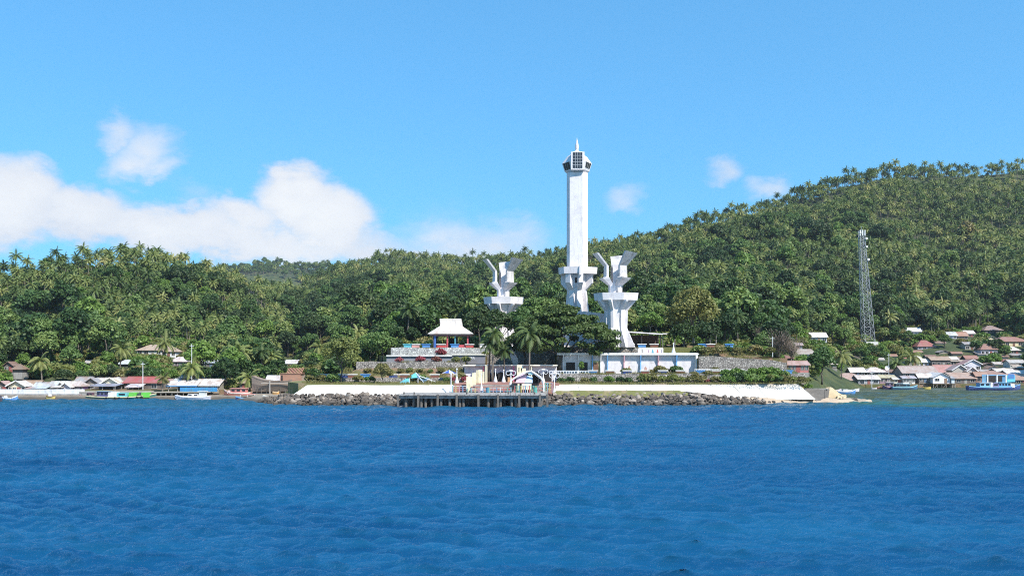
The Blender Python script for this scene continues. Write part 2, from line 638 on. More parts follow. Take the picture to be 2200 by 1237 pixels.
# ------------------------------------------------------------------ terrain
def vnoise(x, y, seed=0):
    """smooth value noise, numpy"""
    xi, yi = np.floor(x).astype(int), np.floor(y).astype(int)
    xf, yf = x - xi, y - yi
    u, v = xf * xf * (3 - 2 * xf), yf * yf * (3 - 2 * yf)

    def h(a, b):
        q = np.sin(a * 127.1 + b * 311.7 + seed * 74.7) * 43758.5453
        return q - np.floor(q)
    return (h(xi, yi) * (1 - u) + h(xi + 1, yi) * u) * (1 - v) + (h(xi, yi + 1) * (1 - u) + h(xi + 1, yi + 1) * u) * v


T_PX = [-700, 0, 120, 300, 400, 480, 560, 640, 740, 830, 950, 1100, 1260, 1330, 1400, 1500, 1600, 1700, 1760, 1800, 1860, 1950, 2050, 2200, 2900]
T_SK = [560, 552, 536, 527, 543, 568, 600, 600, 564, 537, 548, 545, 520, 507, 494, 458, 436, 408, 391, 375, 361, 352, 350, 338, 330]   # canopy line
T_RD = [400, 400, 405, 430, 450, 480, 560, 760, 850, 900, 880, 800, 730, 700, 690, 680, 690, 700, 705, 710, 715, 720, 720, 720, 720]   # ridge distance
T_SD = [200, 200, 200, 203, 205, 205, 203, 196, 205, 222, 226, 228, 228, 228, 226, 222, 214, 208, 216, 245, 272, 276, 274, 268, 268]   # foot of the slope
T_BZ = [1.0, 1.0, 1.0, 1.0, 1.0, 1.0, 1.2, 2.5, 6.5, 10.5, 11.2, 11.2, 11.2, 11.2, 11.2, 10.8, 9.5, 6.0, 2.5, 1.0, 0.6, 0.6, 0.6, 0.6, 0.6]


def ground(x, y, bumps=True):
    x, y = np.asarray(x, float), np.asarray(y, float)
    px = 1100 + F * x / y
    sk, rd, sd, bz = (np.interp(px, T_PX, q) for q in (T_SK, T_RD, T_SD, T_BZ))
    pr = sk + 10.5 * F / rd                  # ground line at the ridge
    pb = HZ + (CH - bz) * F / sd
    w = (y - sd) / (rd - sd)
    wc = np.clip(w, 0, 1)
    f = 0.80 * wc + 0.20 * wc * wc * (3 - 2 * wc)
    z = CH + (HZ - (pb + (pr - pb) * f)) * y / F
    zr = CH + (HZ - pr) * rd / F
    z = np.where(w > 1, np.maximum(zr - (y - rd) * 0.35 + 0.0008 * 0, zr * 0.2), z)
    z = np.where(w < 0, np.maximum(bz - (sd - y) * 0.45, -5.0), z)
    if bumps:
        nb = (vnoise(x / 55.0, y / 55.0, 3) - 0.5) * 13 + (vnoise(x / 22.0, y / 22.0, 5) - 0.5) * 4
        env = np.clip(w * 3.0, 0, 1) * np.clip((1.0 - w) * 6.0, 0.12, 1)
        z = z + nb * np.where(w > 0, env, 0)
    return z


def grid_mesh(name, xs, ys, zs, mat_, smooth=True):
    n, m_ = xs.shape
    me = bpy.data.meshes.new(name)
    vs = np.stack([xs, ys, zs], -1).reshape(-1, 3)
    idx = np.arange(n * m_).reshape(n, m_)
    q = np.stack([idx[:-1, :-1], idx[:-1, 1:], idx[1:, 1:], idx[1:, :-1]], -1).reshape(-1, 4)
    me.vertices.add(len(vs))
    me.vertices.foreach_set('co', vs.astype(np.float32).ravel())
    me.loops.add(q.size)
    me.loops.foreach_set('vertex_index', q.ravel().astype(np.int32))
    me.polygons.add(len(q))
    me.polygons.foreach_set('loop_start', np.arange(0, q.size, 4, dtype=np.int32))
    me.polygons.foreach_set('loop_total', np.full(len(q), 4, dtype=np.int32))
    me.polygons.foreach_set('use_smooth', np.full(len(q), smooth))
    me.update(calc_edges=True)
    me.validate()
    me.materials.append(mat_)
    o = bpy.data.objects.new(name, me)
    COL.objects.link(o)
    return o


pxs = np.linspace(-700, 2900, 300)
ysr = np.geomspace(172, 1250, 190)
gx = (pxs[None, :] - 1100) / F * ysr[:, None]
gy = np.repeat(ysr[:, None], len(pxs), 1)
hill = grid_mesh('hillside', gx, gy, ground(gx, gy), M_GROUND)
tag(hill, 'green hills rising behind the village', None, kind='structure')

# far ridge seen through the saddle
fx = np.linspace(-1100, -250, 60)
fy = np.linspace(1500, 2050, 24)
FX, FY = np.meshgrid(fx, fy)


def far_z(x, y):
    px = 1100 + F * x / 1700.0
    top = np.interp(px, [-100, 300, 480, 540, 600, 640, 700, 780, 900, 1100], [150, 165, 172, 182, 186, 182, 178, 176, 165, 150])
    return top * (1 - ((y - 1750) / 330.0) ** 2 * 0.6) + (vnoise(x / 60, y / 60, 9) - 0.5) * 16


far = grid_mesh('far_hill', FX, FY, far_z(FX, FY), M_GROUND)
tag(far, 'distant blue ridge behind the saddle', None, kind='structure')

# ------------------------------------------------------------------ sea


def mk_sea():
    m_, t, b = new_mat('sea_water')
    p = t.pos()
    sp = t.node('ShaderNodeSeparateXYZ')
    t.put(sp.inputs[0], p)
    x, y = sp.outputs[0], sp.outputs[1]
    # depth of the bottom: shallow shelf in the right-hand bay and a narrow fringe along the shore
    wob = t.m('MULTIPLY', t.m('SUBTRACT', t.noise(p, 0.045, 4, 0.6), 0.5), 46.0)
    fine = t.m('MULTIPLY', t.m('SUBTRACT', t.noise(t.scalev(p, (0.10, 0.35, 1)), 1.0, 4, 0.65), 0.5), 26.0)
    edge = t.m('ADD', y, t.m('ADD', wob, fine))
    bay = t.m('MULTIPLY', t.step(edge, 148, 205), t.step(x, 34, 92))
    shore = t.step(t.m('ADD', y, t.m('MULTIPLY', wob, 0.30)), 148, 172)
    n_ = t.noise(t.scalev(p, (0.022, 0.06, 1)), 1.0, 6, 0.68)
    deep = t.mix(t.step(n_, 0.30, 0.70), (0.004, 0.054, 0.148), (0.009, 0.102, 0.222))
    turq = t.mix(t.step(t.noise(t.scalev(p, (0.07, 0.25, 1)), 1.0, 3), 0.35, 0.7), (0.012, 0.12, 0.145), (0.05, 0.10, 0.06))
    reef = t.mix(t.step(t.noise(t.scalev(p, (0.06, 0.16, 1)), 1.0, 4), 0.4, 0.65), (0.045, 0.072, 0.058), (0.095, 0.115, 0.055))
    c = t.mix(t.m('MULTIPLY', shore, 0.55), deep, (0.014, 0.085, 0.12))
    c = t.mix(t.step(bay, 0.08, 0.40), c, turq)
    c = t.mix(t.step(bay, 0.42, 0.80), c, reef)
    f1 = t.noise(t.scalev(p, (0.7, 1.9, 1.0)), 2.4, 6, 0.72, 0.5)
    f2 = t.noise(t.scalev(p, (0.5, 1.7, 1.0)), 0.8, 3, 0.6, 0.3)
    nrm = t.bump(t.m('ADD', f1, t.m('MULTIPLY', f2, 1.2)), 1.0, 0.34)
    # light scattered back out of the water does not depend on the ripple it leaves through
    body = t.node('ShaderNodeBsdfDiffuse')
    t.put(body.inputs['Color'], c)
    upn = t.node('ShaderNodeCombineXYZ')
    upn.inputs[2].default_value = 1.0
    t.put(body.inputs['Normal'], upn.outputs[0])
    gl_ = t.node('ShaderNodeBsdfGlossy')
    gl_.inputs['Roughness'].default_value = 0.07
    t.put(gl_.inputs['Normal'], nrm)
    fr = t.node('ShaderNodeFresnel')
    fr.inputs['IOR'].default_value = 1.33
    t.put(fr.inputs['Normal'], nrm)
    mx = t.node('ShaderNodeMixShader')
    t.l.new(fr.outputs[0], mx.inputs[0])
    t.l.new(body.outputs[0], mx.inputs[1])
    t.l.new(gl_.outputs[0], mx.inputs[2])
    out = [q for q in t.n if q.type == 'OUTPUT_MATERIAL'][0]
    t.n.remove(b)
    t.l.new(mx.outputs[0], out.inputs[0])
    return m_


def waves(x, y, spacing):
    rr = np.random.default_rng(4)
    h = np.zeros_like(x)
    ox, oy = np.zeros_like(x), np.zeros_like(x)
    gust = 0.65 + 0.7 * vnoise(x / 26.0 + 3, y / 40.0, 21)
    for i in range(120):
        lam = 0.36 * (3.8 / 0.36) ** rr.random()
        th = R(-98) + rr.normal(0, 0.42)
        k = 2 * math.pi / lam
        a = 0.0165 * lam ** 0.62 * (0.5 + rr.random())
        ph = rr.random() * 6.283
        kx, ky = k * math.cos(th), k * math.sin(th)
        att = np.clip(lam / (3.2 * spacing) - 0.6, 0, 1)
        arg = kx * x + ky * y + ph
        h += a * att * np.sin(arg)
        ch = a * att * np.cos(arg)
        ox += ch * math.cos(th)
        oy += ch * math.sin(th)
    k = 0.78 * gust
    return h * k, ox * k * 0.62, oy * k * 0.62


nr, nc = 820, 520
sy = np.concatenate([np.linspace(4, 24, 12), np.geomspace(25, 300, nr), np.geomspace(310, 2400, 30)])
su = np.linspace(-0.86, 0.86, nc)
sxg = su[None, :] * (sy[:, None] + 6.0)
syg = np.repeat(sy[:, None], nc, 1)
spc = np.gradient(sy)[:, None] * np.ones((1, nc))
fade = np.clip((330 - syg) / 120, 0, 1)
shz, shx, shy = waves(sxg, syg, spc)
sea = grid_mesh('sea', sxg + shx * fade, syg + shy * fade, shz * fade, mk_sea())
tag(sea, 'choppy blue sea in front of the headland', None, kind='structure')

# ------------------------------------------------------------------ headland terraces
def ground_block(name, poly, z0, z1, m_, label, top=None):
    o = MB().prism(poly, z0, z1, top).build(name, m_)
    return tag(o, label, None, kind='structure')


ground_block('promenade_ground', [(-42.5, 176.4), (8.6, 176.4), (58.5, 178.7), (66, 183), (68, 232), (-50, 232), (-47, 186)], -3, 4.0, M_GRASS, 'dry grass terrace above the seawall', [(-42.5, 176.4), (8.6, 176.4), (58.3, 178.7), (58.5, 181), (57, 232), (-50, 232), (-47, 186)])
ground_block('upper_promenade_ground', [(9.6, 181.3), (60, 181.3), (64, 188), (66, 233), (9.6, 233)], 0, 5.7, M_GRASS, 'grassy promenade terrace with benches', [(9.6, 181.3), (59.5, 181.3), (58, 188), (56, 233), (9.6, 233)])
ground_block('left_promenade_ground', [(-39.5, 182.3), (-10.2, 182.3), (-10.2, 233), (-44, 233)], 0, 4.9, M_GRASS, 'left grass terrace with benches')
# earth bank between the left bench terrace and the stone wall


def rough_bank(name, x0, x1, y0, y1, zf, m_, label, nx=60, ny=26, amp=0.5, seed=1):
    xs_, ys_ = np.meshgrid(np.linspace(x0, x1, nx), np.linspace(y0, y1, ny))
    z_ = zf(xs_, ys_) + (vnoise(xs_ / 2.1, ys_ / 1.6, seed) - 0.5) * amp + (vnoise(xs_ / 0.8, ys_ / 0.7, seed + 1) - 0.5) * amp * 0.5
    o_ = grid_mesh(name, xs_, ys_, z_, m_)
    return tag(o_, label, None, kind='structure')


rough_bank('earth_bank', -39.2, -10.3, 183.8, 190.5, lambda x, y: 4.75 + np.clip((y - 184.6) / 4.6, 0, 1) * 2.0 * np.clip((x + 39) / 6, 0, 1), M_EARTH, 'bare brown earth bank below the stone wall', amp=0.45)
ground_block('flower_terrace_ground', [(-33.5, 190.6), (-10, 190.6), (-10, 232), (-40, 232)], 0, 8.1, M_GRASS, 'narrow flower terrace above the stone wall')
ground_block('middle_terrace_ground', [(-27.4, 193.3), (-5.8, 193.3), (-5.8, 232), (-36, 232)], 0, 9.55, M_GRASS, 'grass terrace above the grey wall')
ground_block('pavilion_terrace_ground', [(-27.0, 197.3), (-5.6, 197.3), (-5.6, 231), (-33, 231)], 0, 11.35, M_EARTH, 'pavilion terrace')
ground_block('monument_terrace_ground', [(-5.5, 197.6), (8.0, 197.6), (20, 195.4), (40, 195.4), (40, 230), (-5.5, 230)], 0, 11.4, M_GRASS, 'terrace around the monument towers')
ground_block('mural_terrace_ground', [(9.7, 190.4), (39.2, 190.4), (39.2, 231), (9.7, 231)], 0, 9.75, M_GRASS, 'grass strip on top of the mural wall')
ground_block('centre_terrace_ground', [(-10.1, 188.4), (9.5, 188.4), (9.5, 232), (-10.1, 232)], 0, 7.5, M_GRASS, 'grass terrace over the painted gallery')
ground_block('right_bank_ground', [(39.4, 188.4), (58.5, 188.4), (60, 232), (39.4, 232)], 0, 9.0, M_EARTH, 'brown earth above the right stone wall')
rough_bank('earth_mound', 39.5, 57.5, 188.6, 229, lambda x, y: 8.95 + np.clip((y - 190) / 12, 0, 1) * 3.2 * np.clip((56 - x) / 9, 0, 1), M_EARTH, 'bare brown mound beside the dark trees', amp=0.7, seed=6)
ground_block('plaza_floor', [(-11.5, 176.0), (9.4, 176.0), (9.4, 188.2), (-10.0, 188.2)], -2, 4.03, M_PAVE, 'red paved plaza behind the landing stage')

# riprap apron below the seawall: hidden slope that carries the boulders
o = MB().loft([[(-48, 168.6, -2.5), (41, 168.6, -2.5), (42, 186, -2.5), (-52, 186, -2.5)], [(-44, 173.2, 1.55), (39, 173.2, 1.55), (40, 178, 1.55), (-46, 180, 1.55)]]).build('rubble_slope', M_ROCK)
tag(o, 'dark rubble slope under the boulders', None, kind='structure')
# beach / sandy ledge at the right end and the shingle spit at the left end
o = MB().loft([[(-66, 190, -1.5), (-42, 171.5, -1.5), (-38, 200, -1.5), (-66, 212, -1.5)], [(-57, 193, 1.0), (-43, 175.2, 1.25), (-40, 205, 1.6), (-62, 208, 1.2)]]).build('shingle_spit', M_SAND)
tag(o, 'grey shingle spit beside the boatyard', None, kind='structure')
# left village shore
o = MB().loft([[(-190, 190.5, -1.5), (-54, 190.5, -1.5), (-54, 236, -1.5), (-190, 236, -1.5)], [(-190, 194.0, 0.75), (-56, 194.6, 0.75), (-56, 234, 1.5), (-190, 234, 1.5)]]).build('village_beach', M_SAND)
tag(o, 'narrow muddy beach in front of the left village', None, kind='structure')
ground_block('village_ground', [(-190, 198.4), (-84, 198.4), (-60, 200.5), (-60, 236), (-190, 236)], -1, 1.85, M_EARTH, 'bare village ground behind the low wall')
ground_block('bay_shore_ground', [(72, 246), (92, 268), (125, 271), (215, 268), (215, 300), (72, 300)], -3, 1.1, M_EARTH, 'right village ground behind the stilt houses')

rough_bank('beach_ledge', 37, 74, 170.5, 194, lambda x, y: 1.15 - 0.9 * np.clip((x - 58) / 14, 0, 1) - 2.6 * np.clip((174.2 + 0.28 * np.clip(x - 44, 0, 30) - y) / 3.4, 0, 1), M_BEACH, 'pale sandy ledge at the foot of the seawall', 90, 60, 0.5, 14)
# ---- sloping white seawall, two runs, each with its ramped face
def seawall(name, label, xs_top, zt, xs_bot, zb, yt, yb, dy=0.0, drop=0.0):
    e_ = thing(name, label, 'seawall', ((xs_top[0] + xs_top[1]) / 2, yt, zb))
    ox, oy, oz = e_.location
    n = max(4, int((xs_top[1] - xs_top[0]) / 4.2))
    lerp = lambda q, t: q[0] + (q[1] - q[0]) * t
    for i in range(n):
        t0, t1 = i / n + 0.0008, (i + 1) / n - 0.0008
        jj = random.uniform(-0.03, 0.03)
        b0 = (lerp(xs_bot, t0) - ox, yb + dy * t0 - oy + jj, zb - drop * min(1.0, max(0.0, t0 - 0.5) / 0.2) - oz)
        b1 = (lerp(xs_bot, t1) - ox, yb + dy * t1 - oy + jj, zb - drop * min(1.0, max(0.0, t1 - 0.5) / 0.2) - oz)
        a0 = (lerp(xs_top, t0) - ox, yt + dy * t0 - oy + jj, zt - oz + random.uniform(-0.06, 0.05))
        a1 = (lerp(xs_top, t1) - ox, yt + dy * t1 - oy + jj, zt - oz + random.uniform(-0.06, 0.05))
        c0, c1 = (a0[0], a0[1] + 0.5, a0[2]), (a1[0], a1[1] + 0.5, a1[2])
        d0, d1 = (b0[0], c0[1], b0[2] - 0.4), (b1[0], c1[1], b1[2] - 0.4)
        MB().add([b0, b1, a1, a0, c0, c1, d0, d1], [(0, 1, 2, 3), (3, 2, 5, 4), (0, 3, 4, 6), (1, 7, 5, 2), (4, 5, 7, 6)]).build('wall_panel', M_SEAWALL, e_)
    return e_


seawall('seawall', 'white sloping seawall left of the landing stage', (-40.8, -11.6), 3.66, (-43.5, -11.6), 1.45, 176.3, 173.6)
seawall('seawall', 'long white sloping seawall right of the landing stage', (8.6, 57.6), 3.74, (8.6, 60.6), 2.55, 176.3, 174.6, 2.2, 1.75)
w = thing('culvert_outlet', 'grey concrete drain outlet at the right end of the seawall', 'drain', (61.5, 179.5, 0.3))
w.scale = (0.8, 0.8, 0.72)
MB().slab([(-3.0, 0.2, 3.4), (-0.4, -1.6, 0.2), (2.2, 0.0, 0.2), (2.6, 1.2, 3.3)], 0.4).build('wing_wall', M_PILE, w)  # concrete wing in the dark pile tone: its shade is put into the colour
MB().slab([(2.7, 1.2, 3.3), (2.3, 0.0, 0.2), (3.7, 1.6, 0.4), (4.4, 2.6, 3.3)], 0.3).build('cheek_wall', M_PILE, w)
MB().box(-2.6, 3.6, 1.3, 2.6, 3.3, 3.5).build('cap_slab', M_OLDCON, w)

rough_bank('grass_ledge', 8.4, 48, 172.2, 175.6, lambda x, y: 1.35 + 1.25 * np.clip((y - 172.4) / 2.2, 0, 1) - 2.2 * np.clip((x - 33) / 7, 0, 1), M_GRASS, 'dry grass ledge between the right seawall and the boulders', 90, 14, 0.22, 23)

# ---- retaining walls
def retwall(name, label, x0, x1, y, z0, z1, m_, coping=None, th=0.5, sag=None, cat='wall', face=None):
    e = thing(name, label, cat, ((x0 + x1) / 2, y, z0))
    mb = MB()
    n = max(2, int(abs(x1 - x0) / 3))
    h = (x1 - x0) / 2
    for i in range(n):
        a, b = -h + 2 * h * i / n, -h + 2 * h * (i + 1) / n
        za = (z1 if sag is None else z1 + sag * (i / n) ** 2) - z0
        zb = (z1 if sag is None else z1 + sag * ((i + 1) / n) ** 2) - z0
        ja, jb = 0.12 * math.sin(i * 1.7), 0.12 * math.sin((i + 1) * 1.7)
        if coping:
            ja = jb = 0
        mb.add([(a, -0.12 + ja * 0.4, -0.3), (b, -0.12 + jb * 0.4, -0.3), (b, 0.1, zb + jb), (a, 0.1, za + ja), (a, th, za + ja), (b, th, zb + jb)],
               [(0, 1, 2, 3), (3, 2, 5, 4)])
    mb.add([(-h, -0.12, -0.3), (-h, 0.1, z1 - z0), (-h, th, z1 - z0), (-h, th, -0.3)], [(0, 1, 2, 3)])
    ze = z1 - z0 + (sag or 0)
    mb.add([(h, -0.12, -0.3), (h, 0.1, ze), (h, th, ze), (h, th, -0.3)], [(3, 2, 1, 0)])
    mb.build('wall_face', m_, e, face)
    if coping:
        MB().box(-h, h, -0.35, th + 0.05, z1 - z0 + 0.004, z1 - z0 + 0.24).build('coping', M_PAINT, e, coping)
    return e


retwall('stone_wall', 'low stone wall under the right bench promenade', 9.6, 60, 180.9, 4.0, 5.75, M_STONE)
retwall('stone_wall', 'low stone wall under the left bench terrace', -39.4, -10.3, 181.9, 4.0, 4.95, M_STONE)
retwall('stone_wall', 'grey field stone wall below the pink flower bushes', -33.4, -10.1, 190.1, 6.5, 8.2, M_STONE)
retwall('plaster_wall', 'smooth grey wall with white ledge behind the flower bushes', -27.3, -13.0, 192.9, 8.0, 9.4, M_PAINT, (0.80, 0.78, 0.74), face=(0.20, 0.205, 0.24))
retwall('stone_wall', 'whitewashed stone wall under the pavilion terrace', -26.9, -5.7, 196.9, 9.5, 11.3, M_STONEW)
retwall('stone_wall', 'stone wall with grass top above the mural wall', 9.8, 28.0, 195.0, 9.7, 11.35, M_STONE)
retwall('stone_wall', 'stone wall behind the palms under the monument terrace', -5.5, 9.6, 197.2, 7.4, 11.35, M_STONE)
retwall('stone_wall', 'tall grey stone retaining wall right of the mural wall', 39.6, 58.3, 188.0, 5.6, 9.35, M_STONE, None, 0.6, -1.3)

# sign wall with the name
e = thing('sign_wall', 'grey sign wall with white raised lettering', 'sign', (-9.4, 192.8, 8.0))
MB().box(-3.6, 3.6, 0, 0.5, -0.3, 1.65).build('wall_face', M_PAINT, e, (0.20, 0.20, 0.235))
MB().box(-3.7, 3.7, -0.3, 0.55, 1.654, 1.88).build('coping', M_PAINT, e, (0.80, 0.76, 0.66))
LET = {'T': ['11111', '00100', '00100', '00100', '00100', '00100', '00100'], 'R': ['11110', '10001', '10001', '11110', '10100', '10010', '10001'],
       'I': ['111', '010', '010', '010', '010', '010', '111'], 'K': ['10001', '10010', '10100', '11000', '10100', '10010', '10001'],
       'O': ['01110', '10001', '10001', '10001', '10001', '10001', '01110'], 'A': ['01110', '10001', '10001', '11111', '10001', '10001', '10001']}
lx = -1.35
for ch in 'TRIKORA':
    rows = LET[ch]
    mb = MB()
    px_ = 0.064
    for r_, row in enumerate(rows):
        c_ = 0
        while c_ < len(row):
            if row[c_] == '1':
                d_ = c_
                while d_ < len(row) and row[d_] == '1':
                    d_ += 1
                mb.box(c_ * px_, d_ * px_, -0.07, 0, (6 - r_) * 0.085, (7 - r_) * 0.085)
                c_ = d_
            else:
                c_ += 1
    mb.build('letter', M_METALW, e, loc=(lx, -0.004, 0.70))
    lx += (len(rows[0]) + 1) * px_ + 0.012

# ---- painted gallery wall behind the plaza (shaded under its ledge, openings below)
e = thing('gallery_wall', 'white gallery wall with dark arched doors behind the plaza', 'wall', (0, 188.0, 4.0))
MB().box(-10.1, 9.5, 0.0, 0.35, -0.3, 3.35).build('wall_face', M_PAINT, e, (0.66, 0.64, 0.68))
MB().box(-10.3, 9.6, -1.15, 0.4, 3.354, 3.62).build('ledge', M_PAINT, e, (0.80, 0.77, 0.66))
for x_, w_ in ((-4.9, 0.5), (-3.6, 0.6), (-2.4, 0.8), (-0.6, 0.9), (1.3, 0.8), (3.0, 0.9), (5.2, 1.0), (7.4, 1.0)):
    prof = [(x_ - w_, 0.0), (x_ + w_, 0.0), (x_ + w_, 1.4), (x_ + w_ * 0.7, 1.85), (x_, 2.1), (x_ - w_ * 0.7, 1.85), (x_ - w_, 1.4)]
    MB().wall_poly(prof, -0.06, -0.02).build('doorway', M_VOID, e)
for i, (x_, c_) in enumerate(((-6.0, (0.55, 0.10, 0.16)), (-4.2, (0.75, 0.72, 0.55)), (-1.5, (0.12, 0.35, 0.65)), (0.35, (0.6, 0.12, 0.25)), (2.2, (0.15, 0.45, 0.6)), (4.1, (0.75, 0.72, 0.55)))):
    MB().box(x_ - 0.12, x_ + 0.12, -1.0, -0.01, -0.1, 3.35).build('pilaster', M_PAINT, e, c_)
MB().box(-0.9, 0.1, -3.2, -2.6, 0.03, 1.0).build('ticket_counter', M_PAINT, e, (0.55, 0.32, 0.16))

# ---- white mural wall with overhanging top and coloured fins
e = thing('mural_wall', 'long white mural wall with coloured fins and overhanging top', 'wall', (0, 190.0, 5.7))
MB().box(9.8, 39.2, 0.0, 0.3, -0.2, 3.95).build('wall_face', M_PAINT, e, (0.70, 0.66, 0.69))
mb = MB()
prof = [(9.6, 3.954), (39.6, 3.954), (39.9, 4.1), (39.9, 4.25), (39.5, 4.4), (9.6, 4.4)]
mb.wall_poly(prof, -0.9, 0.35)
mb.build('top_slab', M_PAINT, e, (0.82, 0.81, 0.80))
fins = [(11.0, 0), (14.2, 0), (17.2, 1), (19.0, 0), (20.4, 1), (24.0, 2), (27.5, 1), (31.3, 2), (35.2, 1)]
FC = [(0.70, 0.70, 0.74), (0.16, 0.38, 0.70), (0.72, 0.42, 0.46)]
for x_, c_ in fins:
    q = [(-0.86, 3.95), (-0.4, 2.4), (-0.75, 0.0), (-0.02, 0.0), (-0.02, 3.95)]
    n = len(q)
    vs = [(x_ - 0.13, a, b) for a, b in q] + [(x_ + 0.13, a, b) for a, b in q]
    MB().add(vs, [tuple(range(n - 1, -1, -1)), tuple(range(n, 2 * n))] + [(i, (i + 1) % n, (i + 1) % n + n, i + n) for i in range(n)]).build('fin', M_PAINT, e, FC[c_])
MB().slab([(39.2, -0.86, 3.95), (39.2, -1.4, -0.1), (39.2, 0.3, -0.1), (39.2, 0.3, 3.95)], -0.45).build('end_wall', M_PAINT, e, (0.78, 0.74, 0.70))
f_ = MB().box(16.9, 18.9, -0.07, -0.01, 0.4, 2.7).build('door_surround', M_PAINT, e, (0.42, 0.40, 0.18))
MB().box(17.4, 18.5, -0.14, -0.075, 0.1, 2.3).build('door', M_WOOD, f_, (0.20, 0.10, 0.06))
MB().box(14.6, 16.2, -0.07, -0.01, 0.6, 2.4).build('dark_panel', M_VOID, e)
MB().box(11.6, 13.5, -0.07, -0.01, 0.6, 2.4).build('dark_panel', M_VOID, e)
for x_, w_, h_, c_ in ((25.1, 0.25, 1.4, (0.45, 0.28, 0.22)), (28.6, 0.3, 1.2, (0.5, 0.3, 0.25)), (33.0, 0.25, 0.9, (0.5, 0.42, 0.35)), (36.4, 0.7, 0.5, (0.35, 0.6, 0.55)), (26.4, 0.12, 0.2, (0.3, 0.4, 0.2))):
    MB().wall_poly([(x_ - w_, 0.35), (x_ + w_, 0.35), (x_ + w_ * 1.1, 0.35 + h_ * 0.6), (x_ + w_ * 0.2, 0.35 + h_), (x_ - w_ * 0.7, 0.35 + h_ * 0.8)], -0.03, -0.004).build('mural_figure', M_PAINT, e, c_)
e = thing('painted_parapet', 'white parapet with red and blue painted figures above the mural wall', 'parapet', (X(1398, 193), 193.0, 9.75))
MB().wall_poly([(-2.8, -0.1), (2.75, -0.1), (2.75, 1.35), (2.55, 1.5), (-2.5, 1.5), (-2.8, 1.2)], 0, 0.35).build('wall_face', M_PAINT, e, (0.82, 0.81, 0.80))
for x_, c_, k in ((-1.8, (0.4, 0.36, 0.4), 0.5), (-0.5, (0.45, 0.3, 0.4), 0.6), (0.45, (0.10, 0.42, 0.60), 1.0), (1.5, (0.62, 0.12, 0.12), 1.0), (2.35, (0.35, 0.3, 0.4), 0.5)):
    MB().wall_poly([(x_ - 0.28 * k, 0.15), (x_ + 0.28 * k, 0.15), (x_ + 0.18 * k, 0.6), (x_ + 0.05, 1.2), (x_ - 0.08, 1.15), (x_ - 0.2 * k, 0.6)], -0.03, -0.004).build('painted_figure', M_PAINT, e, c_)

# ---- concrete benches (white seat slab on a coloured block)
bench_block = MB().box(-0.85, 0.85, -0.3, 0.3, 0, 0.62).mesh('bench_block', M_PAINT)
bench_seat = MB().box(-1.05, 1.05, -0.42, 0.42, 0.624, 0.80).mesh('bench_seat', M_PAINT)
BL, NV, BRN, RED, TEAL, PINK, WHT = (0.06, 0.26, 0.62), (0.03, 0.06, 0.22), (0.20, 0.07, 0.05), (0.50, 0.06, 0.06), (0.10, 0.45, 0.55), (0.62, 0.30, 0.28), (0.8, 0.8, 0.78)


def benches(items, Y, z, where, group, seat=(0.8, 0.78, 0.75)):
    cnt = {}
    for px, c_, cn in items:
        k = cnt.get(cn, 0)
        cnt[cn] = k + 1
        tot = sum(1 for q in items if q[2] == cn)
        lab = f'{cn} concrete bench {where}' if tot == 1 else f'{cn} concrete bench {where}, {ordw(k)} {cn} one from the left'
        e_ = thing('concrete_bench', lab, 'bench', (X(px, Y), Y, z), random.uniform(-0.05, 0.05), group)
        put(bench_block, 'block', e_, color=c_)
        put(bench_seat, 'seat', e_, color=c_ if cn in ('blue', 'teal') and random.random() < 0.4 else seat)


benches([(1274, BL, 'blue'), (1311, BRN, 'brown'), (1348, NV, 'blue'), (1385, BRN, 'brown'), (1424, NV, 'blue'), (1462, BRN, 'brown'), (1505, BL, 'blue'),
         (1540, BRN, 'brown'), (1575, BL, 'blue'), (1607, BRN, 'brown'), (1637, BL, 'blue'), (1671, BRN, 'brown'), (1692, BL, 'blue')], 183.5, 5.7,
        'on the right promenade', 'benches along the right promenade')
benches([(700, BL, 'blue'), (738, NV, 'navy'), (757, BRN, 'brown'), (785, BL, 'blue'), (845, NV, 'navy'), (869, BRN, 'brown'), (934, BRN, 'brown'), (985, BRN, 'brown')], 184.0, 4.9,
        'on the left grass terrace', 'benches on the left grass terrace')
benches([(876, TEAL, 'teal'), (893, PINK, 'pink'), (916, BL, 'blue'), (948, RED, 'red'), (977, BL, 'blue'), (1009, RED, 'red'), (1039, WHT, 'white')], 198.2, 11.35,
        'on the pavilion terrace edge', 'benches on the pavilion terrace')
benches([(1353, RED, 'red'), (1379, BL, 'blue'), (1405, BRN, 'brown'), (1509, BL, 'blue'), (1526, BRN, 'brown'), (1566, BL, 'blue')], 199.0, 11.4,
        'beside the right tower and dark trees', 'benches near the right tower')

# ---- balustrade and low fences
def balustrade(name, label, px0, px1, Y, z, h, gap, col, cat='fence'):
    x0, x1 = X(px0, Y), X(px1, Y)
    e_ = thing(name, label, cat, ((x0 + x1) / 2, Y, z))
    L = (x1 - x0) / 2
    MB().box(-L, L, -0.09, 0.09, h - 0.14, h).build('top_rail', M_PAINT, e_, col)
    MB().box(-L, L, -0.08, 0.08, 0.05, 0.17).build('bottom_rail', M_PAINT, e_, col)
    n = int(2 * L / gap)
    bm = MB().box(-0.07, 0.07, -0.06, 0.06, 0.174, h - 0.144).mesh('baluster', M_PAINT)
    for i in range(n + 1):
        put(bm, 'baluster', e_, (-L + 0.1 + (2 * L - 0.2) * i / n, 0, 0), color=col)
    return e_


balustrade('balustrade', 'white balustrade in front of the right stone wall', 1492, 1600, 186.2, 5.7, 1.0, 0.34, (0.80, 0.79, 0.80))
balustrade('balustrade', 'white low fence along the promenade beside the landing stage', 1180, 1265, 182.2, 5.7, 0.75, 0.55, (0.78, 0.78, 0.80))

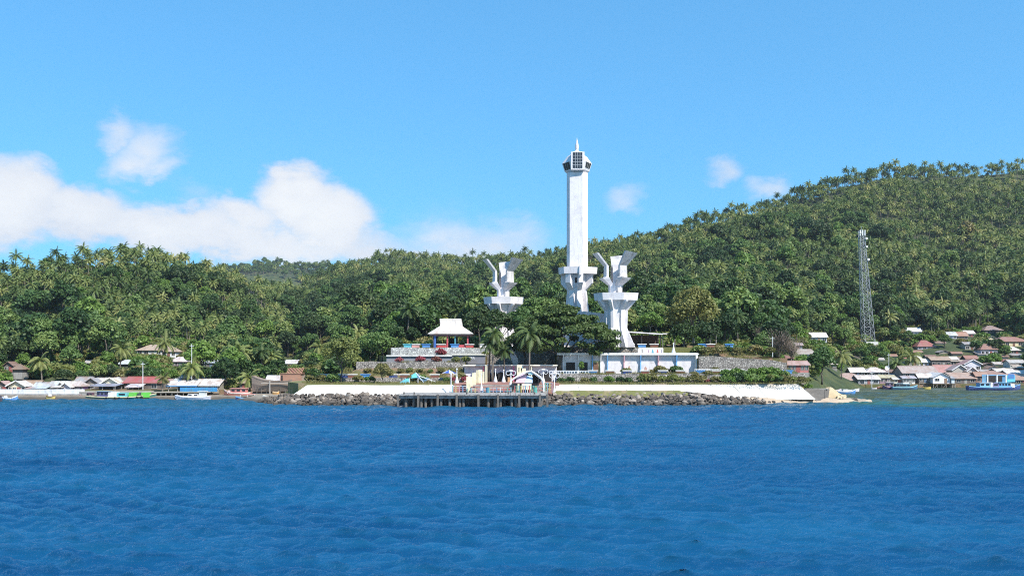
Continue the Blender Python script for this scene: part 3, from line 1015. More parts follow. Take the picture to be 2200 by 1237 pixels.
# ---- landing stage
pier = thing('landing_stage', 'weathered concrete landing stage on dark piles', 'pier', (X(1015, 163), 163, 0))
PX0, PX1 = X(857, 162), X(1174, 162)
w2 = (PX1 - PX0) / 2
plank = MB().box(-0.44, 0.44, -1.4, 10.0, 2.16, 2.36).mesh('deck_plank', M_OLDCON)
nb = int(2 * w2 / 0.9)
for i in range(nb):
    put(plank, 'deck_plank', pier, (-w2 + 0.45 + i * (2 * w2 - 0.9) / (nb - 1), random.uniform(-0.04, 0.04), random.uniform(-0.012, 0.012)))
MB().box(-w2 - 0.1, w2 + 0.1, -1.0, -0.55, 1.62, 2.12).build('edge_beam', M_OLDCON, pier)
MB().box(-w2 - 0.1, w2 + 0.1, 3.4, 3.9, 1.62, 2.12).build('edge_beam', M_PILE, pier)
pile = MB().tube([(0, 0, -3), (0, 0, 1.9)], 0.24, 8).mesh('pile', M_PILE)
fpile = MB().box(-0.19, 0.19, -0.17, 0.17, -3, 2.42).mesh('fender_pile', M_PILE)
for px in (855, 898, 940, 981, 1028, 1070, 1116, 1160, 1176):
    put(fpile, 'fender_pile', pier, (X(px, 161.6) - pier.location.x, -1.32, 0), (0, random.uniform(-.03, .03), 0))
for row, yy in enumerate((-0.3, 2.4, 5.0)):
    for i in range(19):
        if 9 <= i <= 10 and row == 0:
            continue
        put(pile, 'pile', pier, (-w2 + 1.0 + i * (2 * w2 - 2) / 18 + random.uniform(-0.5, 0.5), yy, 0), (random.uniform(-.04, .04), random.uniform(-.04, .04), 0), (1.15, 1.15, 1))
MB().box(-w2 * 0.10 - 2.0, w2 * 0.10 + 3.0, 3.0, 6.0, -2, 1.7).build('dark_abutment', M_PILE, pier)
for px in (1092, 1148, 868, 890, 1003):
    put(MB().lathe((0, 0, 0), [(0.12, 0), (0.12, 0.3), (0.2, 0.34), (0.16, 0.45)], 8).mesh('bollard', M_PILE), 'bollard', pier, (X(px, 162) - pier.location.x, -1.0, 2.37))

# ---- steps up to the plaza
st = thing('plaza_steps', 'pink and grey steps between landing stage and plaza', 'steps', (0, 173, 2.3))
for i in range(6):
    MB().box(X(1012, 174), X(1176, 174), -0.6 + i * 0.62, 3.3, -0.4 if i == 0 else 0.286 * i - 0.002, 0.286 * (i + 1)).build('step', M_PAVE if i % 2 else M_OLDCON, st)

# ------------------------------------------------------------------ boulders
def rock_mesh(name, seed, m_, flat=0.7, sub=1):
    r_ = random.Random(seed)
    ph = (1 + 5 ** 0.5) / 2
    vs = [(-1, ph, 0), (1, ph, 0), (-1, -ph, 0), (1, -ph, 0), (0, -1, ph), (0, 1, ph), (0, -1, -ph), (0, 1, -ph), (ph, 0, -1), (ph, 0, 1), (-ph, 0, -1), (-ph, 0, 1)]
    fs = [(0, 11, 5), (0, 5, 1), (0, 1, 7), (0, 7, 10), (0, 10, 11), (1, 5, 9), (5, 11, 4), (11, 10, 2), (10, 7, 6), (7, 1, 8),
          (3, 9, 4), (3, 4, 2), (3, 2, 6), (3, 6, 8), (3, 8, 9), (4, 9, 5), (2, 4, 11), (6, 2, 10), (8, 6, 7), (9, 8, 1)]
    vs = [Vector(v).normalized() for v in vs]
    for _ in range(sub - 1):
        cache, nf = {}, []

        def mid(a, b):
            k = (min(a, b), max(a, b))
            if k not in cache:
                cache[k] = len(vs)
                vs.append(((vs[a] + vs[b]) / 2).normalized())
            return cache[k]
        for a, b, c in fs:
            x, y, z = mid(a, b), mid(b, c), mid(c, a)
            nf += [(a, x, z), (b, y, x), (c, z, y), (x, y, z)]
        fs = nf
    cuts = [(Vector((r_.uniform(-1, 1), r_.uniform(-1, 1), r_.uniform(-1, 1))).normalized(), r_.uniform(0.5, 0.8)) for _ in range(7)]
    out = []
    for v in vs:
        p = v * (1 + r_.uniform(-0.10, 0.10))
        for nrm, d in cuts:
            k = p.dot(nrm) - d
            if k > 0:
                p = p - nrm * k
        out.append((p.x, p.y * 0.9, p.z * flat))
    return MB().add(out, fs).mesh(name, m_)


ROCKS = [rock_mesh('rock', 100 + i, M_ROCK, random.uniform(0.6, 0.85), 2) for i in range(9)]
rev = thing('boulder_revetment', 'dark grey boulder revetment along the waterline below the seawall', 'boulders', (0, 171, 0))
spots = []
for row in range(8):
    t = row / 7
    x = -52.0
    while x < 49.5:
        spots.append((x + random.uniform(-0.2, 0.2), t + random.uniform(-0.06, 0.06)))
        x += random.uniform(0.55, 0.9)
near, rest = [], []
for x, t in spots:
    left = max(0, (-43.5 - x) / 9.0)
    rgt = max(0, (x - 36.0) / 10.0)
    y = -2.3 + 4.9 * t + left * 12 + rgt * 2.0
    z = 0.02 + 1.75 * t * (1 - 0.65 * min(1, left)) * (1 - 0.45 * min(1, rgt)) + random.uniform(-0.1, 0.12)
    s_ = random.choice([0.3, 0.36, 0.42, 0.48, 0.56, 0.66]) * random.uniform(0.85, 1.1) * (1 - 0.4 * min(1, left))
    under = X(868, 162) < x < X(1165, 162)
    (rest if under else near).append((x, y, z, s_))
near.sort(key=lambda q: -q[3] + random.uniform(0, 0.12))
for x, y, z, s_ in near[:298]:
    put(random.choice(ROCKS), 'rock', rev, (x, y, z), (random.uniform(0, 6), random.uniform(-.5, .5), random.uniform(0, 6)), (s_ * random.uniform(0.95, 1.45), s_, s_))
mb = MB()
for x, y, z, s_ in rest + near[298:]:
    me = random.choice(ROCKS)
    M4 = Matrix.Translation((x, y, z)) @ Matrix.Rotation(random.uniform(0, 6), 4, 'Z') @ Matrix.Rotation(random.uniform(-.5, .5), 4, 'X') @ Matrix.Diagonal((s_ * 1.2, s_, s_, 1))
    mb.add([M4 @ v.co for v in me.vertices], [tuple(p.vertices) for p in me.polygons])
tag(mb.build('small_rocks', M_ROCK, rev), kind='stuff')

# yellow rock outcrop at the tip of the headland and loose shore stones
def outcrop(name, label, cx, cy, cz, sx_, sy_, sz_, seed, m_):
    me = rock_mesh(name, seed, m_, 1.0, 4)
    r_ = random.Random(seed)
    for v in me.vertices:
        n_ = float(vnoise(np.array(v.co.x * 2.1 + seed), np.array(v.co.y * 2.1 + v.co.z * 1.7), seed))
        v.co *= 0.8 + 0.45 * n_
    o_ = put(me, name, None, (cx, cy, cz), (0, 0, r_.uniform(0, 1)), (sx_, sy_, sz_))
    return tag(o_, label, 'rock')


outcrop('rock_outcrop', 'yellow undercut rock at the tip of the headland', X(1790, 186), 187, 0.6, 4.6, 3.0, 2.2, 5, M_SANDROCK)
outcrop('rock_outcrop', 'low brown rock ledge in front of the yellow rock', X(1768, 180), 181, 0.1, 4.6, 1.8, 0.9, 8, M_SANDROCK)
outcrop('rock_outcrop', 'small dark rock standing alone off the headland tip', X(1834, 184), 184, 0.15, 0.9, 0.8, 0.7, 12, M_ROCK)
outcrop('rock_outcrop', 'brown rock hump right of the drain outlet', X(1815, 184), 185, 0.2, 2.6, 1.8, 1.1, 15, M_SANDROCK)
lsn = [(1590 + 15 * i + random.uniform(-4, 4), 172.5 + 0.6 * i) for i in range(12)]
for i, (px, Y) in enumerate(lsn):
    rt = put(ROCKS[i % 9], 'shore_stone', None, (X(px, Y), Y, 0.35), (0, 0, random.uniform(0, 6)), tuple(random.uniform(0.3, 0.6) for _ in range(3)))
    tag(rt, f'small stone on the sandy ledge at the waterline, {ordw(i)} from the left', 'stone', 'stones on the ledge')
lsn = [(566 + 9 * i, 183 - 1.2 * i) for i in range(7)]
for i, (px, Y) in enumerate(lsn):
    rt = put(ROCKS[i], 'shore_stone', None, (X(px, Y), Y, 0.35), (0, 0, random.uniform(0, 6)), tuple(random.uniform(0.3, 0.6) for _ in range(3)))
    tag(rt, f'small stone on the shingle spit by the boatyard, {ordw(i)} from the left', 'stone', 'stones on the spit')

# ------------------------------------------------------------------ monument
def pt(c, ang, r_, z):
    return (c[0] + r_ * math.cos(ang), c[1] + r_ * math.sin(ang), z)


def radial_fin(mb, ang, prof, th):
    """prof: (r, z) outline, plate of thickness th standing radially"""
    ca, sa = math.cos(ang), math.sin(ang)
    n = len(prof)
    vs = []
    for s_ in (-1, 1):
        for r_, z in prof:
            vs.append((r_ * ca - s_ * th / 2 * sa, r_ * sa + s_ * th / 2 * ca, z))
    mb.add(vs, [tuple(range(n)), tuple(range(2 * n - 1, n - 1, -1))] + [((i + 1) % n, i, i + n, (i + 1) % n + n) for i in range(n)])


TY = 205.0
tz = lambda py: Z(py, TY) - 11.4
tow = thing('monument_tower', 'tall white concrete monument tower with windowed lantern and spire', 'tower', (X(1239.5, TY), TY, 11.4))
shaft = [(-2.42, -0.95), (-1.8, -2.1), (1.15, -2.35), (2.4, -1.25), (2.2, 1.6), (-2.0, 1.8)]
MB().prism(shaft, tz(577), tz(374)).build('shaft', M_WHITE, tow)
plat = [(-4.35, -0.5), (-3.25, -3.2), (0.35, -4.0), (4.55, -2.1), (3.7, 2.9), (-3.0, 3.3)]
MB().prism([(p[0] * 0.97, p[1] * 0.97) for p in plat], tz(590), tz(576), plat).build('platform', M_WHITE, tow)
MB().prism([(0.25, -4.3), (0.75, -4.25), (0.75, -2.5), (0.25, -2.5)], tz(594), tz(574)).build('platform_rib', M_WHITE, tow)
# drum with small windows, core, fins
dr = MB().lathe((0, 0, 0), [(1.7, 0), (1.7, tz(640)), (2.35, tz(617)), (2.35, tz(590))], 16).build('drum', M_WHITE, tow)
for a_ in (-100, -62, -140):
    an = R(a_)
    q = [pt((0, 0), an - 0.10, 2.42, 0)[:2], pt((0, 0), an + 0.10, 2.42, 0)[:2], pt((0, 0), an + 0.10, 2.2, 0)[:2], pt((0, 0), an - 0.10, 2.2, 0)[:2]]
    MB().prism(q, tz(609), tz(598)).build('window', M_VOID, dr)
fp = [(0.4, tz(589)), (3.75, tz(589)), (3.75, tz(609)), (2.2, tz(624)), (2.7, tz(668)), (4.2, 0.0), (0.4, 0.0)]
for a_ in (-128, -80, -22, 28, 92, 160):
    mb = MB()
    radial_fin(mb, R(a_), fp, 1.25 if a_ == -128 else 1.05)
    mb.build('fin', M_WHITE, tow)
MB().prism([(-4, -4.6), (4.2, -4.8), (5.2, 3), (-5, 3)], 0.0, 0.5).build('plinth', M_WHITE, tow)
# lantern
nl = 6
rot0 = R(-90 - 30)


def ring(r_, z, n=nl, off=0.0):
    return [(r_ * math.cos(rot0 + off + 2 * math.pi * k / n), r_ * math.sin(rot0 + off + 2 * math.pi * k / n), z) for k in range(n)]


z0, z1, z2, z3 = tz(373), tz(369), tz(352), tz(327)
lant = MB().loft([ring(2.35, z0), ring(2.85, z1), ring(3.45, z2), ring(2.35, tz(338)), ring(0.75, z3)]).build('lantern', M_WHITE, tow)
A, B = ring(2.89, z1 + 0.15), ring(3.46, z2 - 0.08)
for k in range(nl):
    if k == 0:
        continue
    a, b = Vector(A[k]), Vector(A[(k + 1) % nl])
    c, d = Vector(B[(k + 1) % nl]), Vector(B[k])
    la = lambda p, q, t: p + (q - p) * t
    nrm = (b - a).cross(d - a).normalized()
    lo, hi = (0.26, 1.0) if k != 5 else (0.0, 1.0)
    q = [la(la(a, b, .13), la(d, c, .13), lo), la(la(a, b, .87), la(d, c, .87), lo), la(la(a, b, .87), la(d, c, .87), hi), la(la(a, b, .13), la(d, c, .13), hi)]
    q = [p + nrm * 0.05 for p in q]
    wn = MB().slab(q, 0.1).build('window', M_GLASS, lant)
    for t in (0.33, 0.66):
        MB().bar(la(q[0], q[1], t) + nrm * 0.03, la(q[3], q[2], t) + nrm * 0.03, 0.09).build('mullion', M_OLDCON, wn)
# tall front bay with window grid
fb = MB().box(-1.55, 1.5, -3.15, -1.2, z1 - 0.2, tz(333)).build('lantern_bay', M_WHITE, tow)
MB().add([(-1.55, -3.15, tz(333) + .002), (1.5, -3.15, tz(333) + .002), (0.5, -0.6, z3), (-0.5, -0.6, z3), (-1.55, -1.2, tz(333)), (1.5, -1.2, tz(333))], [(0, 1, 2, 3), (0, 3, 4), (1, 5, 2)]).build('bay_roof', M_WHITE, tow)
gl = MB().box(-1.15, 1.0, -3.21, -3.152, z1 + 0.15, tz(334.5)).build('window', M_GLASS, fb)
for i in range(1, 4):
    xx = -1.15 + 2.15 * i / 4
    MB().box(xx - 0.05, xx + 0.05, -3.27, -3.214, z1 + 0.15, tz(334.5)).build('mullion', M_GALV, gl)
for i in range(1, 5):
    zz = z1 + 0.15 + (tz(334.5) - z1 - 0.15) * i / 5
    MB().box(-1.15, 1.0, -3.275, -3.218, zz - 0.045, zz + 0.045).build('mullion', M_GALV, gl)
MB().lathe((0, 0, 0), [(0.75, z3), (0.42, z3 + 0.35), (0.34, z3 + 0.5), (0.42, z3 + 0.9), (0.40, z3 + 1.5), (0.22, z3 + 2.3), (0.07, z3 + 3.0), (0.02, tz(296))], 8).build('spire', M_WHITE, tow)

# the two tulip towers
def tulip(name, label, px, Y, rot, k):
    """k: pixel rows scale; the right tower is the reference"""
    t0 = thing(name, label, 'tower', (X(px, Y), Y, 11.4), rot)
    z = lambda py: (Z(py, 196.0) - 11.4) * k
    pl = [(-4.85, -0.3), (-3.2, -3.2), (1.4, -3.9), (4.85, -1.9), (4.4, 2.4), (0.3, 4.2), (-3.8, 3.0)]
    MB().prism([(p[0] * .95, p[1] * .95) for p in pl], z(646), z(630.5), pl).build('platform', M_WHITE, t0)
    MB().lathe((0, 0, 0), [(2.6, 0), (2.2, z(690)), (2.35, z(662)), (3.1, z(646))], 14).build('stem', M_WHITE, t0)
    fpr = [(0.3, z(646)), (4.5, z(646)), (4.4, z(649)), (2.75, z(667)), (2.6, z(705)), (4.4, 0), (0.3, 0)]
    for a_ in (-150, -112, -62, -18, 40, 90, 140):
        mb_ = MB()
        radial_fin(mb_, R(a_), fpr, 0.62)
        mb_.build('rib', M_WHITE, t0)
    MB().prism([(-1.15, -1.0), (1.15, -1.15), (1.2, 1.1), (-1.15, 1.1)], z(631), z(608)).build('neck', M_WHITE, t0)
    MB().prism([(-0.62, -0.75), (0.62, -0.75), (0.62, 0.6), (-0.62, 0.6)], z(608), z(569)).build('core', M_WHITE, t0)
    MB().prism([(-1.0, 0.0), (-0.68, 0.0), (-0.68, 0.5), (-1.0, 0.5)], z(612), z(574)).build('core', M_OLDCON, t0)
    stn = [(630, 0.5, 1.35, 1.5), (614, 0.5, 1.35, 1.6), (601, 1.55, 3.0, 2.9), (597.5, 1.75, 3.25, 3.1), (596.3, 1.85, 2.35, 2.6), (572, 1.85, 2.3, 2.35), (546, 4.25, 4.75, 4.0)]
    for a_ in (-47, -171, 72):
        an = R(a_)
        ca, sa = math.cos(an), math.sin(an)
        rings = []
        for py, ri, ro, w_ in stn:
            zz = z(py)
            rings.append([(r_ * ca - s_ * w_ / 2 * sa, r_ * sa + s_ * w_ / 2 * ca, zz + (0.25 if (py == 546 and s_ < 0) else 0)) for r_, s_ in ((ro, -1), (ro, 1), (ri, 1), (ri, -1))])
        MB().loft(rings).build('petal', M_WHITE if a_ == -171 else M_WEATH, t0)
    return t0


tulip('tulip_tower', 'white concrete tower with three flaring petals, right of the tall tower', 1322, 196.0, 0.0, 1.0)
tulip('tulip_tower', 'white concrete tower with three flaring petals, left of the tall tower', 1081, 216.0, R(7), 1.04)

# screen wall behind the big tree, canopy slab, sculpture
e = thing('screen_wall', 'white panelled concrete wall between the tall tower and right tower', 'wall', (X(1276, 201), 201, 11.4))
for i in range(5):
    MB().box(-2.6 + i * 1.04, -2.6 + (i + 1) * 1.04 - 0.05, (0.35 * (i - 2) ** 2) * 0.3, 0.3 + (0.35 * (i - 2) ** 2) * 0.3, 0, 8.2 - 0.12 * i).build('panel', M_WHITE, e)
e = thing('flat_canopy', 'thin white flat canopy on dark posts beside the right tower', 'canopy', (X(1380, 203), 203, 11.4))
MB().slab([(-4.6, -2.2, 3.75), (4.3, -2.2, 3.15), (4.3, 2.6, 3.2), (-4.6, 2.6, 3.8)], 0.26).build('roof_slab', M_WHITE, e)
for x_ in (-4.0, -0.4, 3.9):
    for y_ in (-1.6, 2.1):
        MB().box(x_ - 0.1, x_ + 0.1, y_ - 0.1, y_ + 0.1, 0, 3.05).build('post', M_VOID, e)
MB().box(-4.2, 4.1, 2.3, 2.5, 0, 2.9).build('back_wall', M_WOOD, e, (0.10, 0.05, 0.04))
for px, w_, lab in ((1437, 1.6, 'small white flat shelter roof under the olive tree'), (1532, 0.9, 'short white slab roof beside the green tree right of the olive tree')):
    e = thing('shelter', lab, 'shelter', (X(px, 206), 206, 11.4))
    MB().box(-w_, w_, -1.0, 1.0, 3.1, 3.35).build('roof_slab', M_WHITE, e)
    for x_ in (-w_ + 0.2, w_ - 0.2):
        MB().box(x_ - 0.08, x_ + 0.08, -0.08, 0.08, 0, 3.1).build('post', M_OLDCON, e)
e = outcrop('white_sculpture', 'white angular stone sculpture between the palms', X(1103, 190.5), 190.5, 9.0, 0.75, 0.6, 2.1, 31, M_WHITE)
e['category'] = 'sculpture'
e.rotation_euler = (0, R(-24), 0.4)

# ------------------------------------------------------------------ pavilion
PY_ = 201.5
zp = 11.35
pv = thing('pavilion', 'open pavilion with white two-tier roof and red and blue columns', 'pavilion', (X(970.5, PY_), PY_, zp))
s_ = S(PY_)
zz = lambda py: Z(py, PY_) - zp
W0, D0 = 48.5 * s_, 4.2
R1, R2, R3 = zz(718), zz(700.5), zz(685)
MB().loft([[(-W0, -D0, R1), (W0, -D0, R1), (W0, D0, R1), (-W0, D0, R1)],
           [(-23.5 * s_, -1.9, R2), (23.0 * s_, -1.9, R2), (23.0 * s_, 1.9, R2), (-23.5 * s_, 1.9, R2)],
           [(-24.6 * s_, -1.55, R3), (20.5 * s_, -1.55, R3), (20.5 * s_, 1.55, R3), (-24.6 * s_, 1.55, R3)]]).build('roof', M_ROOF, pv, (0.80, 0.78, 0.75))
MB().box(-W0 + 0.4, W0 - 0.4, -D0 + 0.35, D0 - 0.35, R1 - 0.42, R1 - 0.02).build('eave_beam', M_WOOD, pv, (0.30, 0.17, 0.15))
cb, cr, cn, cg = (0.05, 0.16, 0.50), (0.55, 0.08, 0.10), (0.03, 0.04, 0.10), (0.05, 0.30, 0.36)
cols = [(-36, cn, -3.2), (-33, cb, -3.3), (-7, cr, -3.3), (9.5, cg, -3.3), (36, cr, -3.3), (-35, cn, 3.2), (-7, cn, 3.2), (9.5, cn, 3.2), (36, cn, 3.2)]
for dx, c_, y_ in cols:
    MB().box(dx * s_ - 0.16, dx * s_ + 0.16, y_ - 0.16, y_ + 0.16, 0, R1 - 0.424).build('column', M_PAINT, pv, c_)
MB().box(-31 * s_, -9 * s_, -3.4, -3.2, 0.0, 0.62).build('low_wall', M_PAINT, pv, cr)
MB().box(11.5 * s_, 34 * s_, -3.4, -3.2, 0.0, 0.62).build('low_wall', M_PAINT, pv, cr)
MB().box(-34 * s_, -9 * s_, 3.1, 3.3, 0.0, 0.8).build('low_wall', M_PAINT, pv, cr)
MB().box(-8 * s_, 9 * s_, 3.05, 3.25, 0.0, 2.3).build('back_panel', M_VOID, pv)
MB().box(-W0 + 0.7, W0 - 0.7, -D0 + 0.6, D0 - 0.5, -0.3, 0.015).build('floor_slab', M_OLDCON, pv)

# ------------------------------------------------------------------ lattice mast
_ys = np.arange(230.0, 600.0, 0.5)
_g = ground((1866 - 1100) * _ys / F, _ys) - (CH + (HZ - 747) * _ys / F)
MY = float(_ys[np.nonzero(_g >= 0)[0][0]])
ms = S(MY)
mast = thing('lattice_mast', 'tall galvanised lattice telecom mast on the right slope', 'mast', (X(1866, MY), MY, Z(746, MY)))
Hm = 250 * ms
wb, wt_ = 11.0 * ms, 5.0 * ms
cxs = lambda t: -(15.5 * ms) * t


def corner(t, sx__, sy__):
    h = wb + (wt_ - wb) * min(1, t * 1.08)
    return Vector((cxs(t) + sx__ * h, sy__ * h, Hm * t))


for sx__ in (-1, 1):
    for sy__ in (-1, 1):
        MB().tube([corner(i / 8, sx__, sy__) for i in range(9)], 0.13, 5).build('leg', M_GALV, mast)
NSEC = 19
tt = [1 - (1 - i / NSEC) ** 1.12 for i in range(NSEC + 1)]
for i in range(NSEC):
    mb = MB()
    a, b = tt[i], tt[i + 1]
    for p, q in (((-1, -1), (1, -1)), ((1, -1), (1, 1)), ((1, 1), (-1, 1)), ((-1, 1), (-1, -1))):
        mb.bar(corner(a, *p), corner(b, *q), 0.075)
        mb.bar(corner(a, *q), corner(b, *p), 0.075)
        mb.bar(corner(b, *p), corner(b, *q), 0.075)
    mb.build('bracing', M_GALV, mast)
for t, dx, dy, r_ in ((0.93, 1.3, -1.0, 0.45), (0.86, 1.2, -1.1, 0.4), (0.75, 1.5, -1.2, 0.5), (0.98, -1.0, -1.1, 0.35)):
    c_ = corner(t, 0, -1)
    MB().tube([(c_.x + dx, c_.y - 0.2, c_.z), (c_.x + dx, c_.y - 0.75, c_.z)], r_, 10).build('dish', M_METALW, mast)
for k, dx in enumerate((-0.95, 0.0, 0.95)):
    c_ = corner(0.985, 0, -1)
    MB().box(c_.x + dx - 0.17, c_.x + dx + 0.17, c_.y - 0.35, c_.y - 0.12, c_.z - 1.4, c_.z + 0.9).build('panel_antenna', M_METALW, mast)
MB().tube([corner(0.99, 0, 0), corner(0.99, 0, 0) + Vector((0, 0, 2.2))], 0.06, 5).build('lightning_rod', M_GALV, mast)
cab = thing('mast_cabin', 'low whitish block wall enclosure at the foot of the mast', 'enclosure', (X(1864, MY), MY - 4.5, Z(744, MY) - 0.4))
for x0_, x1_, y0_, y1_ in ((-2.4, 2.4, -0.1, 0.1), (-2.4, -2.2, 0.104, 4), (2.2, 2.4, 0.104, 4)):
    MB().box(x0_, x1_, y0_, y1_, -1, 2.2).build('wall_panel', M_PAINT, cab, (0.62, 0.60, 0.57))

# ------------------------------------------------------------------ plaza furniture
def arch_lamp(px, py_base, Y, h, label, rings=True, z=None):
    zb = Z(py_base, Y) if z is None else z
    e_ = thing('ring_lamp', label, 'lamp', (X(px, Y), Y, zb), 0, 'white lamp posts on the plaza')
    MB().lathe((0, 0, 0), [(0.42, 0), (0.40, 0.25), (0.22, 0.9), (0.10, 1.4), (0.08, h)], 10).build('post', M_METALW, e_)
    if rings:
        for s_ in (-1, 1):
            pts_ = [(s_ * (0.52 + 0.44 * math.cos(a)), 0, h - 0.35 + 0.44 * math.sin(a)) for a in [math.pi * 2 * i / 14 for i in range(15)]]
            MB().tube(pts_, 0.055, 6, False).build('ring', M_METALW, e_)
        MB().lathe((0, 0, 0), [(0.1, h), (0.5, h + 0.05), (0.42, h + 0.18), (0.08, h + 0.28)], 10).build('lamp_head', M_METALW, e_)
    else:
        MB().lathe((0, 0, 0), [(0.08, h), (0.16, h + 0.1), (0.14, h + 0.3), (0.03, h + 0.4)], 8).build('lamp_head', M_METALW, e_)
    return e_


arch_lamp(969, 0, 173.4, 3.6, 'white lamp post at the right end of the left seawall', False, 2.0)
arch_lamp(981.5, 0, 177.2, 2.6, 'short white lamp post beside the red bushes left of the cream pillars', False, 4.0)
arch_lamp(1034.5, 0, 172.6, 3.4, 'white lamp post in front of the cream pillars', False, 2.35)
arch_lamp(1097.5, 0, 175.6, 3.0, 'white lamp post with two ring arms left of the tarpaulin stall', True, 3.4)
arch_lamp(1167, 0, 178.2, 2.6, 'white lamp post with two ring arms behind the tarpaulin stall', True, 4.0)
arch_lamp(1191, 0, 174.6, 3.9, 'white lamp post with two ring arms at the left end of the right seawall', True, 2.0)
arch_lamp(1064.5, 0, 184.0, 2.4, 'white slim lamp post beside the orange counter', False, 4.05)
arch_lamp(1082, 0, 184.2, 2.2, 'white slim lamp post right of the orange counter', False, 4.05)
arch_lamp(1447, 0, 189.5, 1.8, 'white finial post on top of the mural wall', False, 10.1)

CREAM = (0.80, 0.74, 0.50)
e = thing('gate_pillars', 'cluster of tall cream gate pillars left of the plaza steps', 'gate', (X(1024, 174.5), 174.5, 2.3))
for px, w_, top, y_ in ((1008.5, 6.5, 809, 0.0), (1016.5, 2.2, 801, 0.5), (1020.5, 2.0, 800, 0.9), (1025, 2.6, 795, 1.3), (1031.5, 4.0, 794, 1.6), (1038, 1.8, 798, 2.0), (1043.5, 2.6, 786, 3.5)):
    x_ = X(px, 174.5) - e.location.x
    ww = w_ * S(174.5)
    MB().box(x_ - ww, x_ + ww, y_, y_ + 0.42, -0.2 if y_ < 1 else 1.4, Z(top, 174.5) - 2.3).build('pillar', M_PAINT, e, CREAM if w_ != 2.6 else (0.55, 0.50, 0.36))
e = thing('gate_pillars', 'stepped cream gate wall right of the plaza', 'gate', (X(1119, 180), 180, 4.03))
for px, w_, top in ((1116, 5.5, 783), (1125, 4.5, 791)):
    x_ = X(px, 180) - e.location.x
    ww = w_ * S(180)
    p_ = MB().box(x_ - ww, x_ + ww, 0, 0.5, -0.1, Z(top, 180) - 4.03).build('pillar', M_PAINT, e, CREAM)
MB().box(-0.45, -0.3, -0.05, -0.004, 2.2, 3.1).build('painted_mark', M_VOID, e)
MB().box(0.02, 0.16, -0.05, -0.004, 2.4, 3.0).build('painted_mark', M_VOID, e)

# tarpaulin tents
def tarp(e_, name, pts_, col, t=0.05):
    mb_ = MB()
    n = len(pts_)
    q = [Vector(p) for p in pts_]
    nr_ = (q[1] - q[0]).cross(q[2] - q[0]).normalized() * t
    mb_.add(q + [p - nr_ for p in q], [tuple(range(n)), tuple(range(2 * n - 1, n - 1, -1))] + [((i + 1) % n, i, i + n, (i + 1) % n + n) for i in range(n)])
    return mb_.build(name, M_PAINT, e_, col)


def L(e_, px, py, Y):
    p = P(px, py, Y)
    return (p[0] - e_.location.x, p[1] - e_.location.y, p[2] - e_.location.z)


e = thing('tarpaulin_tent', 'turquoise tarpaulin tent on poles above the left seawall', 'tent', (X(893, 178.5), 178.5, 4.0))
tarp(e, 'tarpaulin', [L(e, 851, 826, 177.5), L(e, 879, 829, 177.2), L(e, 880, 812, 177.6), L(e, 897, 811, 177.4), L(e, 893, 800, 179)], (0.13, 0.55, 0.66))
tarp(e, 'tarpaulin', [L(e, 893, 800, 179.02), L(e, 897.5, 811, 177.4), L(e, 912, 822, 177.6), L(e, 922, 812, 181)], (0.05, 0.13, 0.22))
tarp(e, 'tarpaulin', [L(e, 851, 826, 177.6), L(e, 893, 800, 179.05), L(e, 900, 815, 182.5), L(e, 862, 822, 182)], (0.10, 0.42, 0.52))
for a, b in (((893, 800, 179), (911, 823, 177.3)), ((897, 806, 178.4), (936, 820, 178.2)), ((927, 816, 178.2), (927, 829, 178.2)), ((898, 812, 177.3), (898, 829, 177.3)), ((880, 812, 177.5), (880, 829, 177.5))):
    MB().tube([L(e, *a), L(e, *b)], 0.07, 6).build('pole', M_METALW, e)

e = thing('tarpaulin_stall', 'arched white frame stall with pink and pale blue tarpaulins', 'stall', (X(1134, 173), 173, 2.4))
fr = [(1098, 818, 172), (1101, 815, 172), (1110, 809, 172), (1122, 802, 172), (1134, 797.5, 172), (1141, 797, 172), (1150, 802, 172), (1160, 809, 172), (1166, 817, 172), (1168, 828, 172), (1168, 841, 172)]
MB().tube([L(e, *q) for q in fr], 0.17, 8).build('frame_arch', M_METALW, e)
MB().tube([L(e, a, b, 176.4) for a, b, c in fr], 0.12, 6).build('frame_arch', M_METALW, e)
MB().tube([L(e, 1100, 820, 172), L(e, 1101, 841, 172)], 0.09, 6).build('pole', M_VOID, e)
MB().tube([L(e, 1157, 812, 172), L(e, 1157, 841, 172)], 0.06, 6).build('pole', M_VOID, e)
tarp(e, 'tarpaulin', [L(e, 1107, 822, 172.2), L(e, 1126, 822, 172.2), L(e, 1133, 806, 173), L(e, 1124, 802, 173.2), L(e, 1114, 806, 172.8)], (0.62, 0.40, 0.48))
tarp(e, 'tarpaulin', [L(e, 1126, 822, 172.25), L(e, 1144, 822, 172.25), L(e, 1144, 809, 172.9), L(e, 1133, 806, 173.05)], (0.45, 0.60, 0.78))
tarp(e, 'tarpaulin', [L(e, 1135, 804, 172.1), L(e, 1146, 805, 172.1), L(e, 1141, 797.5, 172.3), L(e, 1136, 797.5, 172.3)], (0.50, 0.74, 0.80))
tarp(e, 'tarpaulin', [L(e, 1104, 814, 172.5), L(e, 1138, 798.5, 172.5), L(e, 1140, 799, 176.2), L(e, 1106, 814, 176.2)], (0.50, 0.55, 0.62))
tarp(e, 'tarpaulin', [L(e, 1142, 799, 172.6), L(e, 1165, 816, 172.6), L(e, 1163, 814, 176.2), L(e, 1142, 799, 176.2)], (0.40, 0.44, 0.55))
MB().box(*[v for v in (L(e, 1144, 0, 176)[0], L(e, 1161, 0, 176)[0], 3.0, 3.2, 1.6, 3.6)]).build('back_panel', M_VOID, e)
MB().box(L(e, 1121, 0, 171.6)[0], L(e, 1142, 0, 171.6)[0], -1.4, -0.5, 0.55, 1.6).build('counter', M_PAINT, e, (0.82, 0.77, 0.62))
